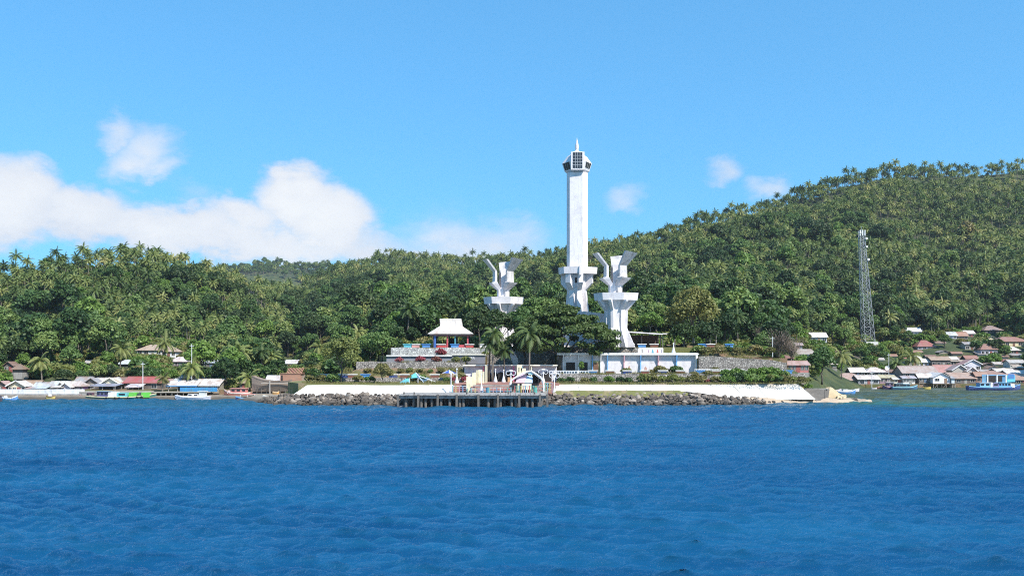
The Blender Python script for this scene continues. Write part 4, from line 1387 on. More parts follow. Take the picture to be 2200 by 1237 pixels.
MB().box(L(e, 1112, 0, 171.6)[0], L(e, 1116, 0, 171.6)[0], -1.0, -0.6, 0.3, 1.6).build('cabinet', M_PAINT, e, (0.78, 0.72, 0.50))

# painted railing along the stage, each post its own colour
PAL = [(0.42, 0.12, 0.12), (0.13, 0.25, 0.42), (0.50, 0.42, 0.16), (0.12, 0.30, 0.24), (0.55, 0.53, 0.50), (0.42, 0.26, 0.30), (0.18, 0.38, 0.44)]


def railing(label, px0, px1, Y, z, h, step, bar_cols):
    x0, x1 = X(px0, Y), X(px1, Y)
    e_ = thing('painted_railing', label, 'railing', ((x0 + x1) / 2, Y, z), 0, 'painted railings on the landing stage')
    h2 = (x1 - x0) / 2
    n = max(1, int(round(2 * h2 / step)))
    for i in range(n + 1):
        MB().box(-0.09, 0.09, -0.09, 0.09, 0, h).build('post', M_PAINT, e_, PAL[(i * 3 + int(px0)) % 7], loc=(-h2 + 2 * h2 * i / n, 0, 0))
    for k, c_ in enumerate(bar_cols):
        zz_ = h * (k + 1) / (len(bar_cols) + 0.3)
        MB().box(-h2, h2, -0.05, 0.05, zz_ - 0.05, zz_ + 0.05).build('rail', M_PAINT, e_, c_)


railing('railing with red rails at the left end of the stage', 972, 1002, 172.2, 2.36, 1.3, 0.7, [PAL[0], PAL[5], (0.7, .68, .66)])
railing('railing with pink and grey rails below the cream pillars', 1004, 1046, 171.9, 2.36, 0.8, 0.8, [PAL[5], PAL[4]])
railing('railing with blue and red rails in front of the plaza steps', 1052, 1098, 171.8, 2.36, 1.0, 0.7, [PAL[1], PAL[0], PAL[4]])
railing('yellow and green posted railing in front of the stall', 1106, 1156, 170.9, 2.36, 1.35, 0.42, [PAL[2], PAL[3]])
railing('railing with teal rails right of the stall', 1172, 1186, 173.0, 2.36, 1.9, 0.5, [PAL[2], PAL[3], PAL[6]])
for px, c_, lab in ((1048, (0.05, 0.25, 0.35), 'dark teal barrel at the edge of the landing stage'), (1150, (0.06, 0.35, 0.30), 'green barrel in front of the stall')):
    e = thing('barrel', lab, 'barrel', (X(px, 170), 170, 2.36))
    MB().lathe((0, 0, 0), [(0.32, 0), (0.35, 0.1), (0.33, 0.45), (0.35, 0.5), (0.33, 0.8), (0.34, 1.0), (0.3, 1.03)], 12).build('drum', M_PAINT, e, c_)
    MB().lathe((0, 0, 0), [(0.28, 1.032), (0.26, 1.06)], 12).build('lid', M_PAINT, e, tuple(q * 0.7 for q in c_))
e = thing('umbrella', 'blue and white garden umbrella behind the left seawall', 'umbrella', (X(965, 181), 181, 4.0))
MB().tube([(0, 0, 0), (0, 0, 2.6)], 0.05, 6).build('pole', M_METALW, e)
for k in range(8):
    a0, a1 = k * math.pi / 4, (k + 1) * math.pi / 4
    MB().add([(0, 0, 2.6), (1.5 * math.cos(a0), 1.0 * math.sin(a0), 1.95), (1.5 * math.cos(a1), 1.0 * math.sin(a1), 1.95)], [(0, 1, 2)]).build('canopy_panel', M_PAINT, e, (0.04, 0.10, 0.42) if k % 2 else (0.65, 0.7, 0.78))

# ------------------------------------------------------------------ houses
HOUSES = []          # (px0, px1, py_top, py_base, Y) kept clear of trees in front
RW, RG, RT, RP, RB, RR, RBL = (0.78, 0.77, 0.74), (0.42, 0.43, 0.45), (0.52, 0.38, 0.27), (0.62, 0.42, 0.38), (0.24, 0.15, 0.12), (0.52, 0.09, 0.09), (0.58, 0.68, 0.74)
WW, WC, WD, WL, WP, WB = (0.76, 0.75, 0.73), (0.66, 0.58, 0.42), (0.15, 0.13, 0.12), (0.58, 0.56, 0.66), (0.55, 0.30, 0.28), (0.10, 0.30, 0.55)


def solve_Y(px, py, Y0):
    """distance at which the slope passes through this line of sight"""
    ys = np.arange(198.0, 640.0, 0.5)
    g = ground((px - 1100) * ys / F, ys) - (CH + (HZ - py) * ys / F)
    k = np.nonzero((g >= 0) & (ys > 205))[0]
    return float(ys[k[0]]) if len(k) else Y0


def house(label, px0, px1, base, eave, ridge, Y, typ='gx', roof=RW, wall=WD, D=None, stilt=0.0, nwin=2, door=True, openf=False, over=0.45, rz=0.0, cat='house', trim=None, wcol=None, keep=True):
    if base < 799.5 and px0 != 1690:
        Y = solve_Y((px0 + px1) / 2, base - 2, Y)
    s = S(Y)
    W = (px1 - px0) * s
    D = D or max(3.0, min(9.0, W * 0.8))
    cx, zb = X((px0 + px1) / 2, Y), Z(base, Y)
    e = thing('house' if cat == 'house' else cat.replace(' ', '_'), label, cat, (cx, Y + D / 2, zb), rz)
    if keep:
        HOUSES.append((px0 - 2, px1 + 2, ridge - 2, base, Y))
    he = Z(eave, Y) - zb
    yr = Y + D / 2 if typ in ('gx', 'hip') else (Y if typ == 'gy' else Y + D)
    hr = max(he + 0.35, Z(ridge, yr) - zb)
    w, d = W / 2 - over, D / 2 - over * 0.6
    W2, D2 = W / 2, D / 2 + over * 0.4
    # walls
    if not openf:
        mb = MB()
        if typ == 'gy':
            mb.wall_poly([(-w, 0), (w, 0), (w, he), (0, hr - 0.12), (-w, he)], -d, d)
        elif typ == 'gx':
            n_ = [(-d, 0), (d, 0), (d, he), (0, hr - 0.12), (-d, he)]
            vs = [(-w, a, b) for a, b in n_] + [(w, a, b) for a, b in n_]
            mb.add(vs, [(4, 3, 2, 1, 0), (5, 6, 7, 8, 9)] + [(i, (i + 1) % 5, (i + 1) % 5 + 5, i + 5) for i in range(5)])
        else:
            mb.box(-w, w, -d, d, 0, he)
        mb.build('wall', M_PAINT if wall != WD else M_WOOD, e, wall)
    else:
        n_ = max(2, int(W / 2.2))
        for i in range(n_ + 1):
            for y_ in (-d, d):
                MB().box(-0.07, 0.07, -0.07, 0.07, 0, he).build('post', M_WOOD, e, (0.35, 0.32, 0.30), loc=(-w + 2 * w * i / n_, y_, 0))
        MB().box(-w, w, d - 0.2, d - 0.1, 0, he * 0.9).build('back_wall', M_WOOD, e, (0.12, 0.10, 0.10))
    # roof
    mb = MB()
    t = 0.09
    if typ == 'gx':
        mb.slab([(-W2, -D2, he), (W2, -D2, he), (W2, 0, hr), (-W2, 0, hr)], t)
        mb.slab([(W2, D2, he), (-W2, D2, he), (-W2, 0.0, hr + .002), (W2, 0.0, hr + .002)], t)
    elif typ == 'gy':
        mb.slab([(-W2, D2, he), (-W2, -D2, he), (0, -D2, hr), (0, D2, hr)], t)
        mb.slab([(W2, -D2, he), (W2, D2, he), (0, D2, hr + .002), (0, -D2, hr + .002)], t)
    elif typ == 'hip':
        r_ = max(0.0, W2 - D2 * 0.9)
        mb.add([(-W2, -D2, he), (W2, -D2, he), (W2, D2, he), (-W2, D2, he), (-r_, 0, hr), (r_, 0, hr), (-W2, -D2, he - t), (W2, -D2, he - t), (W2, D2, he - t), (-W2, D2, he - t)],
               [(0, 1, 5, 4), (1, 2, 5), (2, 3, 4, 5), (3, 0, 4), (6, 7, 1, 0), (7, 8, 2, 1), (8, 9, 3, 2), (9, 6, 0, 3), (9, 8, 7, 6)])
    else:
        mb.slab([(-W2, -D2, he), (W2, -D2, he), (W2, D2, hr), (-W2, D2, hr)], t)
    roof = tuple(c * (0.95 if sum(roof) > 1.95 else 0.74) for c in roof)
    ro = mb.build('roof', M_ROOF, e, roof)
    if typ == 'gx':
        MB().box(-W2, W2, -0.16, 0.16, hr - 0.03, hr + 0.06).build('ridge_cap', M_ROOF, ro, tuple(min(1, c * 0.9) for c in roof))
    if typ == 'gy' and trim:
        for s_ in (-1, 1):
            MB().bar((s_ * W2, -D2 - 0.05, he - 0.02), (0, -D2 - 0.05, hr + 0.02), 0.1, 0.26).build('barge_board', M_PAINT, ro, trim)
    if typ in ('gx', 'shed') and trim:
        MB().box(-W2, W2, -D2 - 0.07, -D2 - 0.01, he - 0.24, he - 0.04).build('fascia', M_PAINT, ro, trim)
    # openings
    if not openf and he > 1.2:
        n_ = nwin + (1 if door else 0)
        if n_:
            for i in range(n_):
                x_ = -w + 2 * w * (i + 0.5) / n_
                yy = -d - 0.03
                if door and i == n_ // 2:
                    dd = MB().box(-0.42, 0.42, -0.03, 0.03, 0.02, min(1.95, he - 0.2)).build('door', M_PAINT, e, random.choice([(0.2, 0.09, 0.06), (0.26, 0.16, 0.1), (0.3, 0.08, 0.07), (0.1, 0.16, 0.24), (0.12, 0.12, 0.12), (0.3, 0.3, 0.28), (0.14, 0.2, 0.16)]), loc=(x_, yy, 0))
                    MB().box(0.28, 0.34, -0.09, -0.034, 0.9, 1.02).build('handle', M_GALV, dd)
                else:
                    ww = min(0.62, w / n_ * 0.62)
                    z0_, z1_ = min(0.85, he * 0.4), min(1.95, he - 0.25)
                    wn_ = MB().box(-ww, ww, -0.02, 0.03, z0_, z1_).build('window', M_GLASS, e, loc=(x_, yy, 0))
                    fc = wcol or (0.6, 0.58, 0.55)
                    mb = MB()
                    mb.box(-ww - 0.07, -ww, -0.06, 0.03, z0_ - 0.07, z1_ + 0.07).box(ww, ww + 0.07, -0.06, 0.03, z0_ - 0.07, z1_ + 0.07)
                    mb.box(-ww, ww, -0.06, 0.03, z0_ - 0.07, z0_).box(-ww, ww, -0.06, 0.03, z1_, z1_ + 0.07).box(-0.03, 0.03, -0.05, -0.024, z0_, z1_)
                    mb.build('frame', M_PAINT, wn_, fc)
    if stilt:
        MB().box(-w - 0.2, w + 0.2, -d - 0.5, d + 0.2, -0.22, -0.02).build('floor_platform', M_WOOD, e, (0.30, 0.24, 0.18))
        n_ = max(3, int(W / 1.5))
        for i in range(n_ + 1):
            for y_ in (-d - 0.3, d * 0.2):
                MB().tube([(0, 0, -stilt), (random.uniform(-.08, .08), 0, -0.2)], 0.10, 6).build('stilt', M_PILE if i % 3 else M_WOOD, e, (0.35, 0.3, 0.25), loc=(-w + 2 * w * i / n_, y_, 0))
        for i in range(0, n_, 2):
            MB().bar((-w + 2 * w * i / n_, -d - 0.3, -stilt * 0.85), (-w + 2 * w * (i + 1) / n_, -d - 0.3, -0.3), 0.08).build('brace', M_WOOD, e, (0.35, 0.3, 0.25))
    else:
        MB().box(-w - 0.15, w + 0.15, -d - 0.15, d + 0.1, -1.6, 0.0 - 0.002).build('foundation', M_OLDCON, e)
    return e


# left shore village, front row from the left edge
house('rust pink gabled shack cut by the left edge of the picture', -14, 18, 841, 829, 818, 203, 'gy', RP, WD, nwin=1)
house('white gabled house with open front near the left edge', 12, 57, 841, 829.5, 817.5, 202, 'gy', RW, WC, nwin=3, trim=(0.8, 0.8, 0.78))
house('tan roofed house behind the small red shop', 40, 84, 836, 827, 816.5, 210, 'gx', RT, WP)
house('small red shop with pink awning beside the low white wall', 53, 69, 842, 834, 831, 201.2, 'shed', RP, (0.45, 0.08, 0.08), D=2.2, nwin=1, door=False)
house('pale blue roofed house with long front awning', 66, 118, 841, 832.5, 821, 203, 'gx', RBL, WD, nwin=3)
house('white sheet awning on posts in front of the pale blue roof', 68, 99, 842, 833.5, 828, 201.0, 'shed', RBL, WD, D=2.4, openf=True, cat='awning')
house('long white roofed house with patched sheets', 98, 158, 838, 829.5, 818.5, 206, 'gx', RW, WD, nwin=4)
house('small grey gabled porch on the long white house', 126, 154, 842, 832, 822, 201.5, 'gy', RW, WL, nwin=2, trim=(0.75, 0.75, 0.75))
house('low white lean-to beside the lilac shop', 111, 135, 842, 831.5, 828, 201.0, 'shed', RW, WD, D=2.5, openf=True, cat='lean-to')
house('lilac walled shop with pale rusty roof', 148, 182, 841, 829, 818, 203, 'hip', (0.66, 0.58, 0.55), (0.42, 0.22, 0.50), nwin=2)
house('dark gabled boat shed with grey roof', 178, 212, 840, 823, 811.5, 206, 'gy', RG, WD, nwin=1, door=False)
house('grey sheet roof behind the dark boat shed', 158, 196, 832, 820, 808.5, 214, 'gx', RG, WD, nwin=1)
house('white roofed house behind the blue-grey shelter', 200, 246, 836, 824, 811, 210, 'gx', RW, WD, nwin=2)
house('cream gabled house with fretwork front', 214, 258, 838, 824, 811, 205, 'gy', (0.72, 0.66, 0.52), WC, nwin=2, trim=(0.8, 0.74, 0.6))
house('open blue-grey awning shelter on white posts', 190, 248, 842.5, 829, 823, 200.5, 'shed', (0.36, 0.42, 0.55), WD, D=4.5, openf=True, cat='shelter')
house('brown roofed house behind the cream gable', 236, 286, 834, 822, 809.5, 212, 'gx', RB, WD, nwin=2)
house('large dark timber house with bright red sheet roof', 262, 347, 841, 822.5, 808.5, 205, 'gx', RR, WD, nwin=2, D=7)
house('small white lean-to in front of the red roofed house', 268, 301, 842, 831.5, 824, 201.5, 'shed', (0.74, 0.68, 0.70), WD, D=3, openf=True, cat='lean-to')
house('pale roofed house right of the red roof', 330, 388, 832, 818, 809.5, 215, 'gx', RBL, WD, nwin=1)
house('dark gable end between the red roof and the blue porch', 346, 374, 838, 824, 814, 208, 'gy', RP, WD, nwin=1, door=False)
house('white roofed porch with blue trusses on the left jetty', 357, 424, 843, 827.5, 817, 198.5, 'gx', (0.80, 0.77, 0.75), WD, D=6, openf=True, trim=(0.12, 0.30, 0.55), stilt=1.6, cat='porch')
house('white roofed jetty house with blue plank base', 404, 473, 842.5, 826.5, 813.5, 199.5, 'gx', (0.82, 0.80, 0.78), (0.30, 0.27, 0.22), D=6.5, nwin=4, stilt=1.6, trim=(0.7, 0.68, 0.66))
house('grey roofed house behind the palm and the jetty houses', 384, 412, 826, 812, 803, 216, 'gx', RG, WD, nwin=1)
house('grey hipped roof behind the white jetty house', 418, 454, 826, 812, 802.5, 217, 'gx', (0.55, 0.56, 0.58), WD, nwin=1)
house('tan thatched hut beside the boatyard palm', 510, 538, 836, 822.5, 811, 203, 'hip', (0.45, 0.33, 0.2), WD, nwin=0)
house('white roofed boatyard shed behind the wooden ship', 568, 622, 836, 820, 806, 205, 'gx', (0.80, 0.82, 0.84), RG, nwin=2)
# left hillside
house('wide tan tiled house high on the left slope', 290, 350, 765, 752, 740, 240, 'hip', (0.58, 0.44, 0.32), (0.55, 0.53, 0.5), nwin=3)
house('tan roofed wing with white veranda on the left slope', 333, 380, 768, 755, 742.5, 237, 'hip', (0.58, 0.46, 0.35), WW, nwin=3)
house('small house with pale blue hipped roof among the trees', 249, 285, 790, 781.5, 772, 226, 'hip', RBL, WD, nwin=2)
house('tiny pale roof showing through the trees left of the blue hipped roof', 179, 202, 786, 779.5, 773, 226, 'gx', RBL, WD, nwin=1)
house('purple walled house with white and red roof above the red roof', 361, 402, 790, 776.5, 766, 220, 'hip', (0.72, 0.66, 0.68), (0.20, 0.12, 0.18), nwin=3)
house('grey-blue roofed house hidden behind bright green trees', 430, 475, 792, 779.5, 768, 220, 'gx', (0.48, 0.55, 0.60), WD, nwin=2)
house('pale roofed house above the boatyard shed', 606, 646, 790, 781, 772.5, 222, 'gx', (0.72, 0.76, 0.82), WW, nwin=2)
house('little hut with white roof left of the red roofed cottage', 688, 706, 758, 750, 743, 226, 'hip', RW, WD, nwin=1)
house('cottage with red roof and pale walls above the terraces', 765, 800, 746, 732, 721.5, 250, 'hip', RR, WW, nwin=3)
house('brown roofed hut at the left edge above the shore', 4, 30, 800, 786, 776, 216, 'gy', RB, WD, nwin=1)
house('thatched shed beside the brown hut at the left edge', 22, 50, 800, 793, 781, 214, 'hip', (0.25, 0.18, 0.12), WD, nwin=0)

# right bay village
house('pink roofed house with red walls beside the bench promenade', 1690, 1742, 800, 784, 774.5, 214, 'gx', RP, (0.42, 0.16, 0.15), nwin=4, D=5)
house('small maroon roof behind the tall stone wall', 1672, 1708, 775, 769, 763, 214, 'hip', (0.28, 0.09, 0.09), WD, nwin=1)
house('house with white and pink roof left of the round tree', 1768, 1801, 792, 782.5, 772.5, 245, 'hip', (0.74, 0.66, 0.62), WD, nwin=2)
house('tan sheet roof leaning among the trees', 1708, 1756, 772, 760.5, 749.5, 255, 'shed', (0.60, 0.54, 0.46), WL, nwin=2)
house('grey block house with white flat roof on the right slope', 1741, 1780, 738, 724.5, 714, 290, 'gx', RW, RG, nwin=2)
house('small lilac block house on the right slope', 1703, 1727, 752, 742, 736, 270, 'gx', (0.55, 0.5, 0.52), WL, nwin=2)
house('white roofed stilt house left of the rusty one', 1826, 1862, 812, 799.5, 789, 285, 'gx', RW, WD, nwin=2)
house('white and pink hipped roof with open veranda', 1860, 1908, 812, 799, 788.5, 288, 'hip', (0.76, 0.70, 0.70), WD, nwin=3)
house('rusty pink roofed house over the bay edge', 1794, 1872, 829, 816.5, 801, 272, 'hip', (0.58, 0.40, 0.34), WC, nwin=4, stilt=1.5)
house('small grey-white roof at the left end of the bay', 1755, 1793, 826, 817, 809, 262, 'gx', (0.62, 0.6, 0.56), WD, nwin=1)
house('white roofed house with grey gable and dark door on stilts', 1842, 1893, 828, 814.5, 805.5, 270, 'gx', (0.78, 0.76, 0.74), (0.34, 0.35, 0.38), nwin=2, stilt=1.6)
house('yellowish roofed long shed behind the moored boats', 1888, 1928, 824, 811.5, 805, 276, 'gx', (0.66, 0.62, 0.40), (0.32, 0.22, 0.28), nwin=3)
house('large brown and white patched roof with grey gable', 1938, 2018, 815, 801.5, 785.5, 284, 'gx', (0.55, 0.46, 0.42), (0.30, 0.29, 0.30), nwin=3, D=8)
house('small lilac-grey roofed house among moored boats', 1938, 1970, 825, 812.5, 807, 271, 'gx', (0.58, 0.58, 0.66), WW, nwin=3, stilt=1.4)
house('low white awning house left of the lilac-grey roof', 1918, 1940, 824, 814.5, 810.5, 272, 'gx', RW, WC, nwin=1, stilt=1.4)
house('white gabled house with red door on tall stilts', 2002, 2045, 823, 811, 800, 269, 'gy', (0.80, 0.78, 0.76), (0.74, 0.74, 0.80), nwin=1, stilt=2.2, D=8)
house('long white lean-to roof left of the red doored house', 1972, 2006, 822, 811.5, 801, 271, 'gx', (0.80, 0.78, 0.76), WD, nwin=2, stilt=2.0)
house('small blue-grey hut on stilts right of the red doored house', 2042, 2055, 823, 812, 808, 268.5, 'shed', (0.5, 0.55, 0.6), (0.52, 0.58, 0.62), nwin=0, door=False, D=2.5, stilt=2.0)
house('red-pink roofed house with two white trimmed gables', 2014, 2078, 815, 800.5, 783, 289, 'gx', (0.60, 0.30, 0.27), (0.42, 0.36, 0.32), nwin=2, D=8)
house('grey gable with white barge boards beside the red-pink roof', 2044, 2082, 812, 795.5, 783.5, 283, 'gy', (0.62, 0.45, 0.42), (0.44, 0.40, 0.36), nwin=0, door=False, trim=(0.8, 0.78, 0.78))
house('smaller grey gable with white barge boards', 2076, 2102, 813, 797.5, 788, 281, 'gy', (0.72, 0.62, 0.6), (0.46, 0.40, 0.38), nwin=1, door=False, trim=(0.8, 0.78, 0.78))
house('wide rust streaked sheet roof right of the red doored house', 2050, 2101, 826, 813, 799.5, 274, 'shed', (0.62, 0.44, 0.34), WD, nwin=2, D=6, stilt=1.5)
house('lilac-white cottage with pink gabled roof above the red-pink roof', 2070, 2111, 799, 782.5, 772, 296, 'gy', (0.62, 0.34, 0.32), (0.66, 0.65, 0.76), nwin=2, trim=(0.8, 0.78, 0.8))
house('cream walled house with red roof on the second row', 1946, 1979, 789, 775.5, 767.5, 302, 'gx', (0.45, 0.17, 0.14), WC, nwin=3)
house('low house with curved white roof on the second row', 1974, 2006, 789, 778.5, 770, 303, 'gx', RW, WL, nwin=2)
house('white roof strip behind the cream walled house', 1957, 1981, 780, 769.5, 763.5, 308, 'gx', RW, WD, nwin=0, door=False)
house('tan roofed dark house on the second row', 2000, 2046, 790, 773.5, 765, 306, 'gx', RT, WD, nwin=3)
house('white roofed house right of the tan roof on the second row', 2030, 2062, 786, 772.5, 765.5, 304, 'gx', RW, WD, nwin=2)
house('long tan veranda roof above the white trimmed gables', 2012, 2090, 787, 776, 772.5, 300, 'shed', (0.62, 0.52, 0.42), WD, nwin=5, D=3)
house('rust red roof behind the lilac-white cottage', 2074, 2104, 782, 771, 763, 308, 'gx', (0.42, 0.2, 0.16), WD, nwin=1)
house('rusty roofed shed left of the blue warehouse', 2095, 2125, 824, 808, 798, 275, 'gx', (0.50, 0.30, 0.22), (0.30, 0.14, 0.10), nwin=1)
house('rusty roof over the blue warehouse', 2112, 2168, 822, 804.5, 796, 276, 'hip', (0.46, 0.25, 0.18), WB, nwin=0, door=False, keep=True)
house('white gabled roof above the blue warehouse', 2140, 2184, 806, 797.5, 791, 288, 'gx', (0.78, 0.78, 0.76), WP, nwin=1)
house('white roofed house at the right edge above the rust roof', 2164, 2212, 812, 803, 795, 284, 'gx', (0.82, 0.81, 0.79), WP, nwin=2)
house('rust striped roof at the right edge of the bay', 2180, 2222, 830, 816, 802, 274, 'shed', (0.55, 0.36, 0.26), WD, nwin=2, D=6)
house('white walled house with dark windows at the right edge', 2168, 2206, 792, 779.5, 772, 305, 'gx', (0.62, 0.62, 0.6), WW, nwin=3)
house('cream broken roof beside the white walled house', 2182, 2204, 798, 790, 782, 296, 'shed', (0.68, 0.62, 0.5), WP, nwin=1, D=4)
# right slope
house('white roofed house alone on the right slope', 1945, 1984, 722, 712.5, 703.5, 335, 'gx', (0.76, 0.79, 0.82), WL, nwin=3)
house('pale blue roofed house of the row high on the right slope', 2032, 2058, 729, 721, 712.5, 335, 'gx', RBL, WL, nwin=2)
house('rust roofed house of the row high on the right slope', 2053, 2082, 730, 722, 712.5, 334, 'gx', (0.5, 0.28, 0.2), WD, nwin=2)
house('white roof behind the rust roofed row on the right slope', 2066, 2097, 726, 717, 709.5, 345, 'gx', RW, WD, nwin=1)
house('dark red hipped house beside the palms on the right slope', 1970, 2014, 752, 744, 730.5, 318, 'hip', (0.40, 0.11, 0.10), WL, nwin=3)
house('highest brown-grey roof on the right slope', 2114, 2157, 718, 709, 699.5, 350, 'hip', (0.36, 0.28, 0.27), WD, nwin=2)
house('cream house with brown-red roof and yellow base', 2142, 2216, 746, 733.5, 723.5, 322, 'hip', (0.42, 0.20, 0.16), (0.72, 0.62, 0.40), nwin=4)
house('brown hipped house with lilac walls on the right slope', 2106, 2146, 765, 750.5, 738.5, 315, 'hip', (0.34, 0.17, 0.13), WL, nwin=3)
house('small white canopy at the right edge of the slope', 2166, 2194, 762, 752.5, 744, 312, 'hip', RW, WD, nwin=1)
house('grey unfinished concrete house on the right slope', 2072, 2106, 754, 740, 734, 322, 'gx', RG, (0.45, 0.42, 0.4), nwin=2)

# the crowd of small shacks between the named houses
def shacks(spec, where, group_seed):
    rs = random.Random(group_seed)
    rn = {'rust': (0.40, 0.22, 0.15), 'grey': (0.45, 0.44, 0.44), 'brown': (0.28, 0.18, 0.14), 'pale': (0.66, 0.63, 0.60), 'red': (0.42, 0.13, 0.11), 'blue': (0.45, 0.55, 0.62)}
    cnt, tot = {}, {}
    for q in spec:
        tot[q[4]] = tot.get(q[4], 0) + 1
    for px0, px1, base, top, cn, Y in spec:
        k = cnt.get(cn, 0)
        cnt[cn] = k + 1
        lab = f'small {cn} roofed shack {where}' + (f', {ordw(k)} {cn} one from left' if tot[cn] > 1 else '')
        hgt = base - top
        house(lab, px0, px1, base, base - hgt * rs.uniform(0.48, 0.6), top, Y, rs.choice(['gx', 'gx', 'gy', 'hip', 'shed']), rn[cn], rs.choice([WD, WC, WL, WW, WP, (0.3, 0.26, 0.22)]), nwin=rs.choice([1, 2, 2]), door=rs.random() < 0.6, rz=rs.uniform(-0.15, 0.15))


shacks([(1812, 1838, 808, 795, 'rust', 292), (1900, 1926, 806, 793, 'brown', 294), (1916, 1942, 812, 800, 'grey', 290), (1926, 1950, 800, 787, 'rust', 298), (1938, 1962, 794, 783, 'pale', 300)], 'on the left of the right bay', 3)
shacks([(1984, 2008, 796, 785, 'brown', 300), (2006, 2030, 797, 786, 'pale', 301), (2104, 2130, 805, 793, 'grey', 292), (2122, 2150, 797, 786, 'rust', 300), (2112, 2136, 790, 779, 'brown', 306),
        (2134, 2160, 788, 777, 'pale', 308), (2152, 2180, 782, 771, 'red', 312), (2176, 2202, 770, 759, 'grey', 318), (2148, 2170, 772, 762, 'brown', 320), (2196, 2222, 808, 794, 'brown', 290)], 'crowded behind the blue warehouse', 4)
shacks([(1868, 1892, 818, 806, 'grey', 280), (1930, 1952, 806, 796, 'rust', 288), (1996, 2020, 808, 797, 'grey', 291), (2024, 2048, 806, 795, 'rust', 292), (2092, 2112, 816, 804, 'brown', 283), (2150, 2172, 800, 789, 'grey', 296),
        (2184, 2206, 786, 776, 'rust', 306), (2060, 2082, 776, 766, 'brown', 312), (2100, 2122, 766, 756, 'grey', 318), (1962, 1984, 762, 752, 'rust', 312)], 'wedged among the right bay houses', 8)
shacks([(2016, 2044, 762, 752, 'grey', 312), (2046, 2070, 766, 755, 'rust', 312), (1990, 2014, 772, 762, 'brown', 310), (2080, 2104, 774, 763, 'pale', 310), (1880, 1902, 778, 768, 'pale', 305), (1908, 1930, 770, 760, 'rust', 312),
        (2120, 2142, 732, 722, 'pale', 335), (2010, 2034, 742, 732, 'brown', 325), (1826, 1850, 770, 759, 'grey', 300), (1790, 1812, 762, 752, 'rust', 300)], 'among trees on the right slope', 5)
shacks([(20, 46, 834, 822, 'grey', 209), (84, 108, 832, 820, 'rust', 211), (120, 146, 830, 818, 'brown', 213), (140, 164, 834, 822, 'grey', 209), (226, 250, 830, 817, 'rust', 215), (300, 326, 830, 814, 'brown', 216), (372, 398, 834, 818, 'rust', 212),
        (452, 476, 838, 824, 'brown', 206), (536, 556, 838, 826, 'grey', 205), (620, 644, 834, 822, 'brown', 204)], 'squeezed between the left shore houses', 6)

# blue warehouse front with white pillars
e = thing('warehouse_front', 'blue open fronted warehouse with white pillars behind the blue boat', 'warehouse', (X(2140, 271), 271, Z(823, 271)))
ws = S(271)
MB().box(-30 * ws, -19 * ws, 0, 0.2, 0, 19 * ws).build('wall_panel', M_PAINT, e, (0.12, 0.32, 0.50))
MB().box(-19 * ws, 22 * ws, 2.2, 2.4, 0, 18 * ws).build('dark_back', M_VOID, e)
MB().box(-30 * ws, 23 * ws, -0.02, 0.25, 16.5 * ws, 18.5 * ws).build('lintel', M_PAINT, e, (0.16, 0.36, 0.60))
for dx in (-19, 1.5, 21):
    MB().box(dx * ws - 0.2, dx * ws + 0.2, -0.25, 0.15, 0, 18 * ws).build('pillar', M_PAINT, e, (0.74, 0.76, 0.82))
MB().box(23 * ws, 40 * ws, -0.3, 0.2, 3 * ws, 17 * ws).build('bright_panel', M_PAINT, e, (0.12, 0.55, 0.75))
MB().box(24.5 * ws, 38 * ws, -0.36, -0.304, 10 * ws, 20 * ws).build('blue_board', M_PAINT, e, (0.05, 0.20, 0.50))
MB().box(-32 * ws, 42 * ws, -1.5, 3, -0.3, -0.004).build('quay_slab', M_OLDCON, e)
for i in range(9):
    MB().tube([(0, 0, -2.2), (0, 0, -0.3)], 0.11, 6).build('stilt', M_PILE, e, loc=((-31 + 9 * i) * ws, -1.2, 0))
HOUSES.append((2108, 2182, 800, 838, 271))

# village wall, boatyard tent, timber jetty, jetty parts
e = thing('village_wall', 'long low white wall along the left village shore', 'wall', (X(90, 198), 198.0, 1.0))
for i in range(13):
    MB().box(-0.71 + (i - 6) * 1.46, 0.71 + (i - 6) * 1.46, -0.1, 0.12, -0.2, 1.06).build('wall_panel', M_PAINT, e, (0.74, 0.76, 0.80))
MB().box(-9.6, 9.6, -1.6, -0.9, -1.9, 0.05).build('footing', M_OLDCON, e)
e = thing('quay', 'grey stone quay under the left village awnings', 'quay', (X(240, 196.5), 196.5, 0))
MB().box(-7.2, 8.5, 0, 4.5, -1, 1.45).build('quay_face', M_OLDCON, e)
MB().box(-7.3, 8.6, -0.12, 4.6, 1.454, 1.62).build('quay_deck', M_PAINT, e, (0.52, 0.48, 0.42))
e = thing('timber_jetty', 'timber jetty deck joining the left village houses', 'jetty', (X(385, 196), 196, 0))
for i in range(15):
    MB().box(-0.42, 0.42, -1.2, 5, 1.38, 1.55).build('deck_plank', M_WOOD, e, (0.42, 0.37, 0.30), loc=(-6.2 + i * 0.88, 0, random.uniform(-.01, .01)))
for i in range(11):
    for y_ in (-1.0, 2.0):
        MB().tube([(0, 0, -2), (random.uniform(-.1, .1), 0, 1.4)], 0.13, 6).build('pile', M_PILE, e, loc=(-6.2 + i * 1.24, y_, 0))
e = thing('plank_screen', 'bright blue plank screen below the white jetty house', 'screen', (X(428, 197), 197.2, 1.55))
for i in range(16):
    MB().box(-0.25, 0.25, -0.04, 0.04, 0, 0.95).build('plank', M_PAINT, e, (0.04, 0.22 + 0.02 * (i % 3), 0.48), loc=(-4.1 + i * 0.52, 0, 0))
e = thing('tarpaulin_roof', 'yellow and orange tarpaulin roof in the boatyard', 'tarpaulin', (X(566, 199), 199, 1.4))
tarp(e, 'tarpaulin', [L(e, 547, 825, 198), L(e, 572, 826, 198), L(e, 576, 815, 200.5), L(e, 552, 813, 200.5)], (0.80, 0.55, 0.16))
